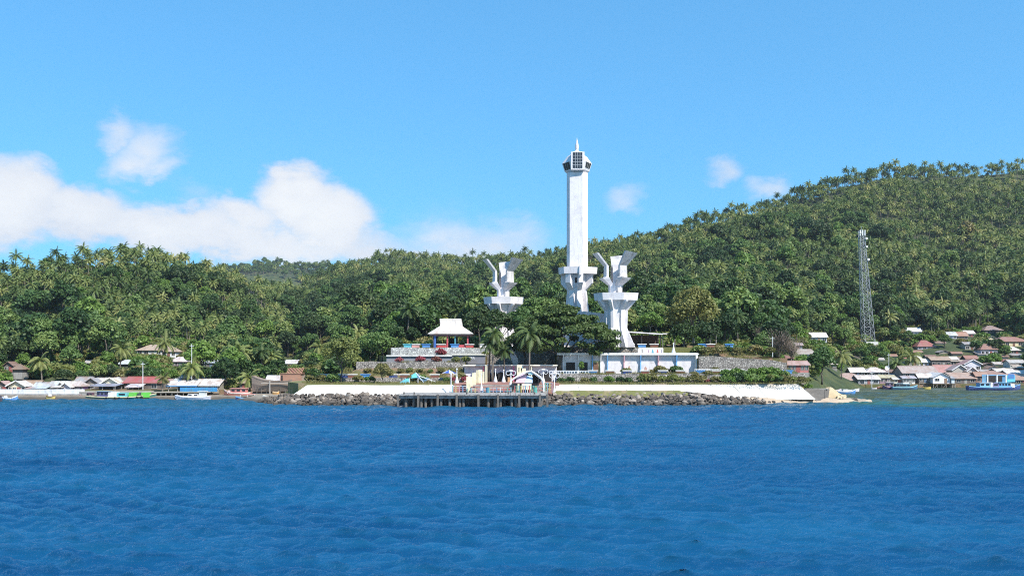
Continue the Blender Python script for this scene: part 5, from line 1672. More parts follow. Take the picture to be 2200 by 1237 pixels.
tarp(e, 'tarpaulin', [L(e, 572, 826, 198), L(e, 584, 824, 199.4), L(e, 576, 815, 200.5)], (0.62, 0.24, 0.05))
for px, py in ((549, 825), (571, 826), (583, 824), (553, 814)):
    MB().tube([L(e, px, py, 198.4), L(e, px, 846, 198.4)], 0.07, 6).build('pole', M_WOOD, e, (0.5, 0.45, 0.38))
for px, Y, zb, h, lab in ((1909.5, 284, 1, 9.5, 'bare white pole beside the veranda house in the bay'), (412, 206, 1.8, 10.5, 'thin mast behind the white jetty house'),
                          (1873, 268, 0, 5.0, 'short post at the edge of the bay stilt houses'), (307, 200, 1.6, 6.5, 'thin pole in front of the red roofed house'), (1660, 205, 8, 6.0, 'thin pale pole by the bare tree')):
    e = thing('pole', lab, 'pole', (X(px, Y), Y, zb))
    MB().tube([(0, 0, -1), (0, 0, h)], [0.09, 0.06], 6).build('shaft', M_METALW, e)
    MB().box(-0.5, 0.5, -0.04, 0.04, h - 0.5, h - 0.42).build('cross_arm', M_METALW, e)
for px, py, Y, lab in ((1905.5, 790, 284, 'white satellite dish beside the bay veranda house'), (255.5, 816, 207, 'satellite dish on the brown roof left of the red roof')):
    e = thing('satellite_dish', lab, 'dish', P(px, py, Y))
    rings_ = [[(r_ * math.cos(a), -q, r_ * math.sin(a)) for a in [k * math.pi / 6 for k in range(12)]] for r_, q in ((0.05, 0), (0.4, 0.06), (0.75, 0.25))]
    MB().loft(rings_, True, False).build('bowl', M_METALW, e)
    MB().tube([(0, 0.05, 0), (0, 0.3, -1.6)], 0.05, 6).build('stand', M_GALV, e)

# ------------------------------------------------------------------ boats
def hull_mesh(Ln, beam, draft, free, bow_rise, stern_rise, sharp=1.6):
    """bow towards +x, deck closed; returns builder, deck height function"""
    mb_ = MB()
    n = 16
    rings_ = []
    deck = []
    for i in range(n + 1):
        t = i / n
        x = (t - 0.5) * Ln
        u = (2 * t - 1)
        b = beam / 2 * (1 - max(0, u) ** (2.2 / sharp * 2)) * (1 - 0.35 * max(0, -u) ** 3)
        b = max(b, 0.04)
        zs = free + bow_rise * max(0, u) ** 2.4 + stern_rise * max(0, -u) ** 2.4
        zk = -draft * (1 - max(0, u) ** 4 * 0.9) + max(0, u) ** 6 * (free + bow_rise) * 0.5
        rings_.append([(x, -b, zs), (x, -b * 0.92, zs * 0.45), (x, -b * 0.6, zk * 0.5), (x, 0, zk), (x, b * 0.6, zk * 0.5), (x, b * 0.92, zs * 0.45), (x, b, zs)])
        deck.append((x, b, zs))
    mb_.loft(rings_, close=False, caps=False)
    k = len(rings_[0])
    mb_.add(rings_[0], [tuple(range(k))])
    for i in range(n):
        x0_, b0, s0 = deck[i]
        x1_, b1, s1 = deck[i + 1]
        mb_.add([(x0_, -b0 * 0.97, s0 - 0.12), (x1_, -b1 * 0.97, s1 - 0.12), (x1_, b1 * 0.97, s1 - 0.12), (x0_, b0 * 0.97, s0 - 0.12)], [(0, 1, 2, 3)])
    return mb_, deck


def boat(label, px0, px1, py, Y, hull, stripe=None, bow='right', cabins=(), beam=None, free=0.7, rise=0.7, srise=0.15, draft=0.5, tyres=0, roof=None, masts=(), outrig=None, z=0.0, cat='boat', name='boat'):
    s = S(Y)
    Ln = (px1 - px0) * s
    beam = beam or max(0.7, Ln * 0.2)
    e = thing(name, label, cat, (X((px0 + px1) / 2, Y), Y, z), 0 if bow == 'right' else math.pi)
    HOUSES.append((px0, px1, py - 25, py, Y))
    mb_, deck = hull_mesh(Ln, beam, draft, free, rise, srise)
    hu = mb_.build('hull', M_PAINT if cat != 'wooden ship' else M_WOOD, e, hull, smooth=False)
    if stripe:
        for sd in (-1, 1):
            m2 = MB()
            for i in range(len(deck) - 1):
                (xa, ba, za), (xb, bb, zb) = deck[i], deck[i + 1]
                m2.add([(xa, sd * (ba + 0.03), za - 0.16), (xb, sd * (bb + 0.03), zb - 0.16), (xb, sd * (bb + 0.03), zb + 0.05), (xa, sd * (ba + 0.03), za + 0.05)], [(0, 1, 2, 3) if sd < 0 else (3, 2, 1, 0)])
            m2.build('gunwale', M_PAINT, hu, stripe)
    for (a, b, h, col, nw, rf) in cabins:
        x0_, x1_ = (a - 0.5) * Ln, (b - 0.5) * Ln
        w_ = beam * 0.36
        cb_ = MB().loft([[(x0_, -w_, free - 0.1), (x1_, -w_, free - 0.1), (x1_, w_, free - 0.1), (x0_, w_, free - 0.1)],
                         [(x0_ + 0.08, -w_ * 0.93, free + h), (x1_ - 0.12, -w_ * 0.93, free + h), (x1_ - 0.12, w_ * 0.93, free + h), (x0_ + 0.08, w_ * 0.93, free + h)]]).build('cabin', M_PAINT, e, col)
        if rf:
            MB().box(x0_ - 0.15, x1_ + 0.2, -w_ - 0.15, w_ + 0.15, free + h + .003, free + h + 0.1).build('cabin_roof', M_PAINT, cb_, rf)
        for i in range(nw):
            xm = x0_ + (x1_ - x0_) * (i + 0.5) / nw
            hw = (x1_ - x0_) / nw * 0.3
            for sd in (-1, 1):
                MB().box(xm - hw, xm + hw, sd * w_ - 0.03, sd * w_ + 0.03, free + h * 0.42, free + h * 0.82).build('window', M_GLASS, cb_)
    if roof:
        a, b, h, col = roof
        x0_, x1_ = (a - 0.5) * Ln, (b - 0.5) * Ln
        MB().box(x0_, x1_, -beam * 0.42, beam * 0.42, free + h, free + h + 0.08).build('canopy', M_PAINT, e, col)
        n = max(2, int((x1_ - x0_) / 1.6))
        for i in range(n + 1):
            for sd in (-1, 1):
                MB().tube([(0, 0, free - 0.15), (0, 0, free + h)], 0.045, 5).build('canopy_post', M_METALW, e, loc=(x0_ + (x1_ - x0_) * i / n, sd * beam * 0.4, 0))
    for i in range(tyres):
        t = 0.35 + 0.5 * i / max(1, tyres - 1)
        k_ = deck[int(t * 16)]
        pts_ = [(k_[0] + 0.24 * math.cos(a), -k_[1] - 0.10, k_[2] - 0.35 + 0.24 * math.sin(a)) for a in [q * math.pi / 5 for q in range(11)]]
        pts2 = [(a, -b, c) for a, b, c in pts_]
        MB().tube(pts_ if bow == 'right' else pts2, 0.09, 6, False).build('tyre_fender', M_RUBBER, e)
    for t, h in masts:
        MB().tube([(0, 0, free), (0, 0, free + h)], [0.06, 0.035], 6).build('mast', M_WOOD, e, (0.5, 0.45, 0.4), loc=((t - 0.5) * Ln, 0, 0))
    if outrig:
        for sd in (-1, 1):
            MB().tube([(-Ln * 0.38, sd * beam * 1.5, 0.12), (Ln * 0.4, sd * beam * 1.5, 0.18)], 0.07, 6).build('outrigger_float', M_PAINT, e, outrig)
        for t in (-0.2, 0.22):
            MB().tube([(t * Ln, -beam * 1.5, 0.16), (t * Ln, 0, free + 0.2), (t * Ln, beam * 1.5, 0.16)], 0.045, 5).build('outrigger_boom', M_WOOD, e, (0.5, 0.42, 0.32))
    return e


boat('long green and yellow cargo boat with tyre fenders at the left quay', 188, 336, 857, 194.5, (0.03, 0.14, 0.12), (0.66, 0.58, 0.36), 'right',
     [(0.16, 0.32, 1.15, (0.10, 0.09, 0.20), 3, (0.3, 0.4, 0.45)), (0.32, 0.45, 1.0, (0.72, 0.72, 0.74), 0, None), (0.45, 0.60, 0.9, (0.15, 0.50, 0.50), 1, None), (0.62, 0.73, 0.95, (0.12, 0.50, 0.06), 0, None), (0.74, 0.80, 0.8, (0.04, 0.08, 0.05), 0, None), (0.80, 0.92, 0.95, (0.12, 0.50, 0.06), 0, None)],
     beam=2.6, free=0.55, rise=0.75, srise=0.25, tyres=6, masts=((0.40, 3.0),))
boat('white speedboat with red trim moored at the timber jetty', 376, 452, 856, 193.2, (0.66, 0.64, 0.70), (0.80, 0.78, 0.80), 'left',
     [(0.12, 0.30, 1.1, (0.62, 0.62, 0.58), 0, (0.72, 0.72, 0.7)), (0.30, 0.62, 0.55, (0.80, 0.78, 0.76), 2, None)], beam=2.1, free=0.62, rise=0.35, tyres=0)
boat('lime and white skiff beside the white speedboat', 366, 396, 853, 195.8, (0.45, 0.55, 0.15), (0.78, 0.78, 0.76), 'left', [], beam=1.2, free=0.5, rise=0.3)
boat('red-pink wooden boat drawn up beside the jetty', 481, 540, 849, 196.5, (0.42, 0.16, 0.12), (0.78, 0.66, 0.58), 'left',
     [(0.15, 0.72, 0.95, (0.62, 0.22, 0.20), 3, (0.72, 0.36, 0.30)), (0.72, 0.84, 0.6, (0.75, 0.5, 0.48), 0, None)], beam=2.1, free=0.95, rise=0.8, z=0.35)
boat('dark blue narrow boat in front of the red-pink boat', 506, 556, 853, 191.0, (0.03, 0.07, 0.22), (0.20, 0.45, 0.70), 'left', [], beam=1.1, free=0.45, rise=0.35, roof=(0.15, 0.75, 0.75, (0.70, 0.34, 0.30)), masts=((0.72, 1.6),))
boat('blue and white outrigger canoe at the left shore edge', 2, 38, 855, 192.0, (0.10, 0.28, 0.60), (0.78, 0.80, 0.84), 'right', [(0.2, 0.36, 0.5, (0.78, 0.78, 0.78), 0, None)], beam=0.8, free=0.4, rise=0.55, outrig=(0.1, 0.3, 0.6))
boat('dark hull cut by the left edge of the picture', -18, 5, 861, 184.0, (0.04, 0.04, 0.06), (0.10, 0.1, 0.12), 'right', [(0.3, 0.8, 0.6, (0.06, 0.05, 0.07), 0, None)], beam=2.0, free=0.7, rise=0.1)
boat('yellow dugout canoe with white bundle on the left beach', 100, 119, 854, 193.6, (0.55, 0.42, 0.12), (0.2, 0.12, 0.06), 'right', [(0.25, 0.55, 0.5, (0.78, 0.76, 0.74), 0, None)], beam=0.75, free=0.42, rise=0.25, z=0.25)
boat('purple-brown skiff behind the green cargo boat stern', 170, 214, 855, 196.0, (0.22, 0.09, 0.12), (0.40, 0.2, 0.22), 'left', [(0.3, 0.6, 0.9, (0.12, 0.06, 0.09), 2, None)], beam=1.6, free=0.5, rise=0.4)
boat('white flat punt on the shingle spit', 565, 602, 851, 186.0, (0.72, 0.70, 0.64), None, 'right', [], beam=1.2, free=0.35, rise=0.2, z=0.75)
boat('pink-white upturned skiff lying on the shingle spit', 606, 628, 852, 182.0, (0.70, 0.62, 0.58), (0.6, 0.4, 0.36), 'left', [], beam=0.9, free=0.35, rise=0.2, z=1.0)
boat('small orange canoe under the wooden ship', 586, 600, 847, 193.0, (0.62, 0.32, 0.08), (0.7, 0.5, 0.3), 'right', [], beam=0.7, free=0.4, rise=0.25, z=1.2)

# wooden ship under construction
SY = 198.0
e = boat('large unpainted wooden ship under construction on the boatyard slip', 544, 656, 847, SY, (0.30, 0.235, 0.19), (0.20, 0.15, 0.12), 'right', [], beam=3.8, free=2.0, rise=1.4, srise=1.2, draft=0.6, z=1.9, cat='wooden ship', name='wooden_ship')
Ls = 112 * S(SY)
HOUSES.append((540, 660, 790, 850, SY))
cabn = MB().box(Ls * 0.05, Ls * 0.44, -1.5, 1.5, 1.85, 3.6).build('deckhouse', M_WOOD, e, (0.46, 0.24, 0.16))
MB().box(Ls * 0.07, Ls * 0.10, -1.56, -1.504, 2.0, 3.3).build('door', M_VOID, cabn)
for i in range(11):
    MB().bar((Ls * 0.17 + i * 0.32, -1.5, 3.6), (Ls * 0.19 + i * 0.33, 0, 4.9), 0.09).build('rafter', M_WOOD, cabn, (0.55, 0.27, 0.2))
    MB().bar((Ls * 0.17 + i * 0.32, 1.5, 3.6), (Ls * 0.19 + i * 0.33, 0, 4.9), 0.09).build('rafter', M_WOOD, cabn, (0.55, 0.27, 0.2))
MB().box(Ls * 0.03, Ls * 0.46, -1.65, 1.65, 3.6, 3.72).build('deckhouse_top', M_WOOD, e, (0.38, 0.18, 0.13))
for i in range(9):
    MB().tube([(0, 0, -1.6), (0, 0, 0.4)], 0.09, 6).build('prop', M_PILE, e, loc=(-Ls * 0.4 + i * Ls * 0.09, -1.2 - 0.3 * (i % 2), 0))
for t in (-0.13, 0.42):
    MB().tube([(0, 0, -1.8), (0, 0, 2.1)], 0.12, 6).build('scaffold_pole', M_WOOD, e, (0.5, 0.46, 0.42), loc=(t * Ls, -2.2, 0))
MB().box(-Ls * 0.30, Ls * 0.30, -2.16, -2.05, 1.45, 1.6).build('scaffold_board', M_WOOD, e, (0.5, 0.44, 0.38))

# right bay
boat('blue and white fishing boat moored in front of the blue warehouse', 2078, 2192, 838, 249.0, (0.03, 0.07, 0.24), (0.20, 0.45, 0.72), 'right',
     [(0.20, 0.40, 1.2, (0.20, 0.45, 0.66), 2, (0.62, 0.68, 0.74)), (0.40, 0.45, 1.35, (0.80, 0.80, 0.82), 0, None), (0.45, 0.56, 1.2, (0.22, 0.20, 0.36), 1, None), (0.56, 0.78, 1.25, (0.12, 0.36, 0.62), 4, (0.25, 0.55, 0.72)), (0.78, 0.86, 0.95, (0.80, 0.80, 0.80), 0, None)],
     beam=3.0, free=0.85, rise=0.85, srise=0.4, masts=((0.3, 2.6),))
boat('teal and white motor boat moored under the bay houses', 1916, 1971, 836, 255.0, (0.04, 0.12, 0.22), (0.30, 0.58, 0.66), 'right',
     [(0.12, 0.42, 1.0, (0.06, 0.10, 0.12), 2, (0.45, 0.60, 0.68)), (0.42, 0.68, 0.9, (0.05, 0.16, 0.22), 2, (0.40, 0.55, 0.6))], beam=1.9, free=0.65, rise=0.65, srise=0.1)
boat('dark purple boat with white cabin roof left of the teal boat', 1896, 1925, 836, 257.0, (0.07, 0.05, 0.14), (0.6, 0.36, 0.32), 'left', [(0.25, 0.75, 1.2, (0.20, 0.14, 0.24), 2, (0.72, 0.7, 0.74))], beam=1.6, free=0.7, rise=0.7)
boat('yellow inflatable dinghy beside the stilt houses', 1984, 1999, 834, 258.0, (0.70, 0.52, 0.10), (0.74, 0.56, 0.16), 'left', [], beam=0.9, free=0.45, rise=0.15)
boat('brown rowing boat under the left bay stilts', 1884, 1900, 836, 259.0, (0.22, 0.10, 0.06), (0.6, 0.3, 0.22), 'right', [], beam=0.9, free=0.5, rise=0.5)
boat('small pale punt under the bay stilts', 1872, 1884, 835.5, 258.0, (0.62, 0.58, 0.6), None, 'right', [], beam=0.8, free=0.35, rise=0.2)
boat('blue and red bowed boat behind the yellow rock', 1798, 1838, 842, 222.0, (0.06, 0.22, 0.50), (0.78, 0.78, 0.80), 'right', [(0.3, 0.6, 0.5, (0.75, 0.75, 0.76), 0, None)], beam=1.4, free=0.7, rise=0.6)
boat('white-pink skiff behind the yellow rock', 1776, 1806, 836, 232.0, (0.66, 0.60, 0.64), (0.72, 0.6, 0.6), 'right', [(0.3, 0.5, 0.5, (0.75, 0.72, 0.72), 0, None)], beam=1.2, free=0.55, rise=0.45)
boat('lilac-white outrigger canoe behind the yellow rock', 1806, 1846, 837, 238.0, (0.60, 0.56, 0.66), (0.76, 0.74, 0.78), 'right', [], beam=0.8, free=0.5, rise=0.4, outrig=(0.72, 0.7, 0.75))

# ------------------------------------------------------------------ plants
def np_mesh(name, vs, faces, mats, mi=None):
    me = bpy.data.meshes.new(name)
    k = faces.shape[1]
    me.vertices.add(len(vs))
    me.vertices.foreach_set('co', np.asarray(vs, np.float32).ravel())
    me.loops.add(faces.size)
    me.loops.foreach_set('vertex_index', faces.ravel().astype(np.int32))
    me.polygons.add(len(faces))
    me.polygons.foreach_set('loop_start', np.arange(0, faces.size, k, dtype=np.int32))
    me.polygons.foreach_set('loop_total', np.full(len(faces), k, dtype=np.int32))
    for m_ in mats:
        me.materials.append(m_)
    if mi is not None:
        me.polygons.foreach_set('material_index', np.asarray(mi, np.int32))
    me.update(calc_edges=True)
    return me


def unit(v):
    return v / np.maximum(np.linalg.norm(v, axis=-1, keepdims=True), 1e-6)


def leaf_cloud(seed, lobes, n, size, up=0.25, shell=(0.58, 1.14), flat=1.0):
    """rhombic leaf clumps spread over the outer part of a set of lobes"""
    r_ = np.random.default_rng(seed)
    c = np.array([l[:3] for l in lobes], float)
    rad = np.array([l[3] for l in lobes], float)
    w = rad ** 2
    k = r_.choice(len(lobes), n, p=w / w.sum())
    d = unit(r_.normal(size=(n, 3)))
    d[:, 2] = np.where((d[:, 2] < -0.25) & (r_.random(n) < 0.7), -d[:, 2], d[:, 2])
    rr = rad[k] * (shell[0] + (shell[1] - shell[0]) * r_.random(n))
    p = c[k] + d * rr[:, None] * np.array([1, 1, flat])
    nm = unit(d + r_.normal(size=(n, 3)) * 0.8 + np.array([0, 0, up]))
    a = unit(np.cross(nm, r_.normal(size=(n, 3))))
    b = np.cross(nm, a)
    s = size * (0.6 + 0.8 * r_.random(n))
    s2 = s * (0.45 + 0.35 * r_.random(n))
    v = np.stack([p - a * s[:, None], p + b * s2[:, None], p + a * s[:, None] - nm * (s * 0.25)[:, None], p - b * s2[:, None]], 1)
    return v.reshape(-1, 3)


def quads(nv, off=0):
    return np.arange(off, off + nv).reshape(-1, 4)


def make_lobes(seed, rx, rz, zc, n, rmin, rmax, dome=True):
    r_ = random.Random(seed)
    L_ = []
    for i in range(n):
        a = 2.4 * i + r_.uniform(-0.4, 0.4)
        q = math.sqrt((i + 0.5) / n)
        rad = r_.uniform(rmin, rmax)
        h = (1 - q * q) * rz if dome else r_.uniform(-0.3, 0.6) * rz
        L_.append((math.cos(a) * q * (rx - rad * 0.8), math.sin(a) * q * (rx - rad * 0.8), zc + h + r_.uniform(-0.25, 0.25) * rz, rad))
    return L_


def trunk_builder(seed, h, r0, lobes, nlimb=5, bend=0.4):
    r_ = random.Random(seed)
    mb_ = MB()
    pts_ = [(0, 0, -0.6)]
    for i in range(1, 5):
        pts_.append((r_.uniform(-bend, bend) * i / 4, r_.uniform(-bend, bend) * i / 4, h * i / 4))
    mb_.tube(pts_, [r0 * 1.25, r0, r0 * 0.85, r0 * 0.7, r0 * 0.5], 7)
    tops = sorted(lobes, key=lambda q: -q[3])[:nlimb]
    for l in tops:
        st_ = Vector(pts_[r_.choice([2, 3, 3, 4])])
        en = Vector(l[:3])
        mid_ = (st_ + en) / 2 + Vector((0, 0, -0.12 * (en - st_).length))
        mb_.tube([st_, mid_, en], [r0 * 0.5, r0 * 0.33, r0 * 0.12], 5)
    return mb_


def tris_of(mb_):
    """quads for np_mesh (triangles get a doubled corner avoided by splitting n-gons to quads)"""
    out = []
    for f in mb_.f:
        if len(f) == 4:
            out.append(f)
        elif len(f) == 3:
            out.append((f[0], f[1], f[2], f[2]))
    return out


class Tree:
    def __init__(self, name, trunk_mb, crown_v, leaf_mat, bark=M_TRUNK, quad=True):
        self.name = name
        self.trunk = trunk_mb.mesh(name + '_trunk', bark, True)
        fq = quads(len(crown_v)) if quad else np.arange(len(crown_v)).reshape(-1, 3)
        self.crown = np_mesh(name + '_crown', crown_v, fq, [leaf_mat])
        self._joined = None

    def joined(self):
        """trunk and crown in one mesh, for the far mass of trees"""
        if self._joined is None:
            o1 = bpy.data.objects.new(self.name + '_proto', self.crown.copy())
            me = o1.data
            tv = np.array([v.co[:] for v in self.trunk.vertices])
            cv_ = np.zeros(len(self.crown.vertices) * 3, np.float32)
            self.crown.vertices.foreach_get('co', cv_)
            cv_ = cv_.reshape(-1, 3)
            tf = []
            for p in self.trunk.polygons:
                f = list(p.vertices)
                for i in range(1, len(f) - 1):
                    tf.append((f[0], f[i], f[i + 1]))
            kk = len(self.crown.polygons[0].vertices)
            cf = np.arange(len(cv_)).reshape(-1, kk)
            if kk == 4:
                cf = np.concatenate([cf[:, [0, 1, 2]], cf[:, [0, 2, 3]]])
            fs = np.concatenate([cf, np.array(tf) + len(cv_)])
            mi = np.concatenate([np.zeros(len(cf)), np.ones(len(tf))])
            me = np_mesh(self.name + '_whole', np.concatenate([cv_, tv]), fs, [self.crown.materials[0], self.trunk.materials[0]], mi)
            o1.data = me
            self._joined = o1
        return self._joined

    def place(self, label, loc, rz=0.0, sc=(1, 1, 1), group=None, cat='tree', name=None):
        e_ = thing(name or self.name, label, cat, loc, rz, group)
        e_.scale = sc
        put(self.trunk, 'trunk', e_)
        put(self.crown, 'crown', e_)
        return e_


def broadleaf(name, seed, h, rx, rz, nl, rmin, rmax, n, size, mat_, bark=M_TRUNK, r0=0.28, dome=True, nlimb=5, up=0.25, flat=1.0, trunk_h=None):
    lo = make_lobes(seed, rx, rz, h - rz - rmax * 0.4, nl, rmin, rmax, dome)
    tb = trunk_builder(seed + 1, trunk_h or h - rz * 1.3 - rmax * 0.3, r0, lo, nlimb)
    return Tree(name, tb, leaf_cloud(seed + 2, lo, n, size, up, flat=flat), mat_, bark)


def palm(name, seed, h, nfr=22, length=3.9, stn=10, mat_=M_PALM, lean=0.8, wind=-0.25, droop=1.0, bark=M_TRUNK, thick=0.17):
    r_ = random.Random(seed)
    la = r_.uniform(0, 6.28)
    lx_, ly_ = lean * math.cos(la), lean * math.sin(la)
    tp = [(lx_ * (t ** 1.7), ly_ * (t ** 1.7), h * t if t else -0.8) for t in (0, 0.25, 0.5, 0.75, 1.0)]
    tb = MB().tube(tp, [thick * 1.5, thick * 1.05, thick, thick * 0.9, thick * 1.1], 7)
    top = Vector(tp[-1])
    V = []
    for i in range(nfr):
        a = i * 2.39996 + r_.uniform(-0.25, 0.25)
        e0 = 1.25 - 1.75 * (i / nfr) ** 0.8 + r_.uniform(-0.12, 0.12)
        ln = length * r_.uniform(0.82, 1.1)
        d = Vector((math.cos(a) * math.cos(e0), math.sin(a) * math.cos(e0), math.sin(e0)))
        p = top.copy()
        seg = ln / stn
        for k in range(stn):
            t = (k + 0.5) / stn
            d = (d + Vector((wind * 0.10, 0, -0.16 * droop * (0.5 + t)))).normalized()
            q = p + d * seg
            side = d.cross(Vector((0, 0, 1)))
            side = side.normalized() if side.length > 0.1 else Vector((math.sin(a), -math.cos(a), 0))
            up_ = side.cross(d)
            ll = (0.25 + 0.95 * math.sin(math.pi * min(1, 0.12 + 0.88 * t))) * 0.95
            wv = seg * 0.62
            for s_ in (-1, 1):
                tip = p + d * (seg * 0.5 + ll * 0.45) + side * (s_ * ll * 0.72) - up_ * (ll * 0.34) + Vector((0, 0, -0.16 * ll))
                V += [p - d * wv * 0.4, p + d * (wv + seg * 0.35), tip]
            V += [p - side * 0.06, p + side * 0.06, q]
            p = q
    return Tree(name, tb, np.array([tuple(v) for v in V]), mat_, bark, quad=False)


# ---- prototypes
PALMS = [palm('coconut_palm', 40 + i, 9.5 + 0.8 * i, 21 + i % 3, 3.7 + 0.12 * i, 9) for i in range(5)]
BROADS = []
for i in range(7):
    h = [9, 10.5, 8.2, 11.5, 9.6, 12.5, 8.8][i]
    BROADS.append(broadleaf('leafy_tree', 60 + 3 * i, h, h * random.uniform(0.36, 0.47), h * 0.28, 13 + i, 0.75, 1.75, 2500, 0.36, M_LEAF, M_TRUNKD))
BROADS += [broadleaf('leafy_tree', 91, 9.5, 4.0, 2.6, 11, 1.1, 1.8, 2000, 0.36, M_LEAFB, M_TRUNKD), broadleaf('leafy_tree', 95, 10.5, 4.8, 2.4, 12, 1.3, 2.1, 2300, 0.42, M_LEAFD, M_TRUNKD),
           broadleaf('leafy_tree', 99, 11.0, 4.6, 3.2, 12, 1.3, 2.0, 2200, 0.42, M_LEAFD, M_TRUNKD)]

# ---- featured trees
FEAT = []            # (px0, px1, py_top, Y) keep the forest from standing in front of these


def feat(t, label, px, Y, z, rz=0.0, sc=1.0, cat='tree', name=None, group=None):
    s3 = (sc, sc, sc) if not isinstance(sc, tuple) else sc
    return t.place(label, (X(px, Y), Y, z), rz, s3, group, cat, name)


rl = []
rr_ = random.Random(5)
for i in range(78):
    a = i * 2.39996
    q = math.sqrt((i + 0.5) / 78)
    rl.append((math.cos(a) * q * 11.2 + 0.4, math.sin(a) * q * 6.5, 5.6 + 6.6 * (1 - q ** 1.9) + rr_.uniform(-0.9, 0.7), rr_.uniform(1.0, 1.9)))
for i in range(22):
    a = rr_.uniform(0, 6.28)
    rl.append((math.cos(a) * rr_.uniform(6, 11.5), -abs(math.sin(a)) * rr_.uniform(2, 5.5), rr_.uniform(2.6, 5.0), rr_.uniform(0.8, 1.4)))
tb = MB().tube([(-0.6, 0, -0.8), (-0.5, 0, 1.0), (-0.2, 0.1, 2.6), (0.2, 0.2, 4.5), (0.3, 0.2, 6.0)], [0.6, 0.48, 0.42, 0.3, 0.2], 9)
for i, (tx, ty, tz_) in enumerate(((5.5, -1, 6.5), (-5.5, 0.5, 6.6), (8.5, 1.2, 5.8), (-8.0, -1, 5.0), (2.5, -2.5, 7.5), (-2.8, 2.2, 8.0), (10, -1.6, 4.9), (0.5, 3, 7.5))):
    tb.tube([(-0.2, 0.1, 2.2 + 0.25 * (i % 3)), (tx * 0.45, ty * 0.4, 3.4 + tz_ * 0.18), (tx, ty, tz_)], [0.26, 0.18, 0.06], 6)
RAIN = Tree('rain_tree', tb, leaf_cloud(3, rl, 30000, 0.27, 0.5, (0.45, 1.05), 0.6), M_RAIN, M_TRUNKD)
feat(RAIN, 'huge spreading dark green tree in front of the monument', 1207, 190.0, 7.5 - 0.4, 0, (1.02, 1.0, 1.0))
M_OLIVE = mk_leaf('olive_tree_leaf', [(0.0, (0.11, 0.12, 0.035)), (0.5, (0.20, 0.20, 0.06)), (1.0, (0.30, 0.25, 0.09))], nvar=0.7, rw=0.05)
feat(broadleaf('leafy_tree', 130, 13.5, 6.8, 4.6, 26, 1.5, 2.4, 8500, 0.33, M_OLIVE, M_TRUNK, 0.35, nlimb=8), 'tall olive-brown tree right of the right tower', 1490, 214, 11.3)
feat(broadleaf('leafy_tree', 133, 5.2, 3.5, 1.4, 12, 0.9, 1.3, 3200, 0.26, M_LEAFB, M_TRUNK, 0.15), 'small bright lime green tree behind the flat canopy', 1396, 208, 14.2, 0, (1, 1, 0.95))
feat(broadleaf('leafy_tree', 136, 8.6, 4.5, 2.9, 20, 0.9, 1.5, 4600, 0.22, M_LEAFY, M_TRUNKD, 0.16, nlimb=9, trunk_h=4.6), 'airy yellow-green tree above the left seawall', 733, 179.0, 4.0, 0.3)
feat(broadleaf('leafy_tree', 139, 3.8, 2.0, 1.2, 9, 0.6, 0.9, 2000, 0.2, M_LEAFO, M_TRUNKD, 0.1), 'small drooping olive tree on the left seawall edge', 823, 177.5, 3.7)
feat(broadleaf('leafy_tree', 142, 6.8, 3.4, 2.4, 14, 0.9, 1.4, 3200, 0.3, M_LEAF, M_TRUNKD, 0.2), 'round dark green tree right of the white jetty house', 485, 204, 1.6)
feat(broadleaf('leafy_tree', 145, 9.0, 4.0, 2.6, 14, 1.1, 1.6, 3400, 0.3, M_LEAFB, M_TRUNKD, 0.2), 'bright green tree on the left slope behind the jetty palm', 432, 216, 3.0, 0.4, (1.1, 1.1, 1.0))
feat(broadleaf('leafy_tree', 148, 7.0, 3.2, 2.2, 12, 0.9, 1.4, 2600, 0.3, M_LEAFB, M_TRUNKD, 0.2), 'second bright green tree on the left slope, above the round dark tree', 497, 214, 3.5)
feat(broadleaf('leafy_tree', 151, 7.6, 3.6, 2.4, 13, 1.0, 1.5, 3000, 0.32, M_LEAF, M_TRUNKD, 0.2), 'rounded green tree beside the pink roofed house', 1766, 222, 3.0)
feat(broadleaf('leafy_tree', 154, 8.6, 4.2, 2.6, 13, 1.1, 1.7, 3200, 0.34, M_LEAF, M_TRUNKD, 0.25), 'fresh green tree right of the olive-brown tree', 1556, 218, 10.5)
feat(broadleaf('leafy_tree', 157, 7.4, 3.6, 2.4, 12, 1.0, 1.5, 2600, 0.32, M_LEAFD, M_TRUNKD, 0.25), 'dark tree on the brown mound', 1518, 201, 10.5, 0, (1, 1, .85))
feat(broadleaf('leafy_tree', 160, 7.0, 3.8, 2.0, 12, 1.0, 1.5, 2800, 0.32, M_LEAFD, M_TRUNKD, 0.25), 'dark low tree beside the mural wall end', 1470, 200, 10.5, 0, (1, 1, .8))
feat(broadleaf('leafy_tree', 163, 6.6, 3.4, 2.2, 12, 0.9, 1.4, 2600, 0.3, M_LEAF, M_TRUNKD, 0.2), 'leafy tree at the left end of the terraces', 822, 203, 8.0)
feat(broadleaf('leafy_tree', 166, 7.5, 3.6, 2.4, 12, 1.0, 1.5, 2800, 0.3, M_LEAF, M_TRUNKD, 0.2), 'leafy tree between the terraces and the red roofed cottage', 795, 212, 7.0)
feat(broadleaf('leafy_tree', 169, 9.5, 4.6, 3.0, 14, 1.1, 1.8, 3200, 0.34, M_LEAFD, M_TRUNKD, 0.25), 'dark tree behind the right end of the pavilion', 1030, 211, 11.3)
feat(broadleaf('leafy_tree', 172, 5.5, 2.6, 1.6, 10, 0.8, 1.2, 2000, 0.28, M_LEAFD, M_TRUNKD, 0.2), 'dark tiered tree between the two palms', 1083, 191.2, 7.2, 0, (1, 1, 0.9))

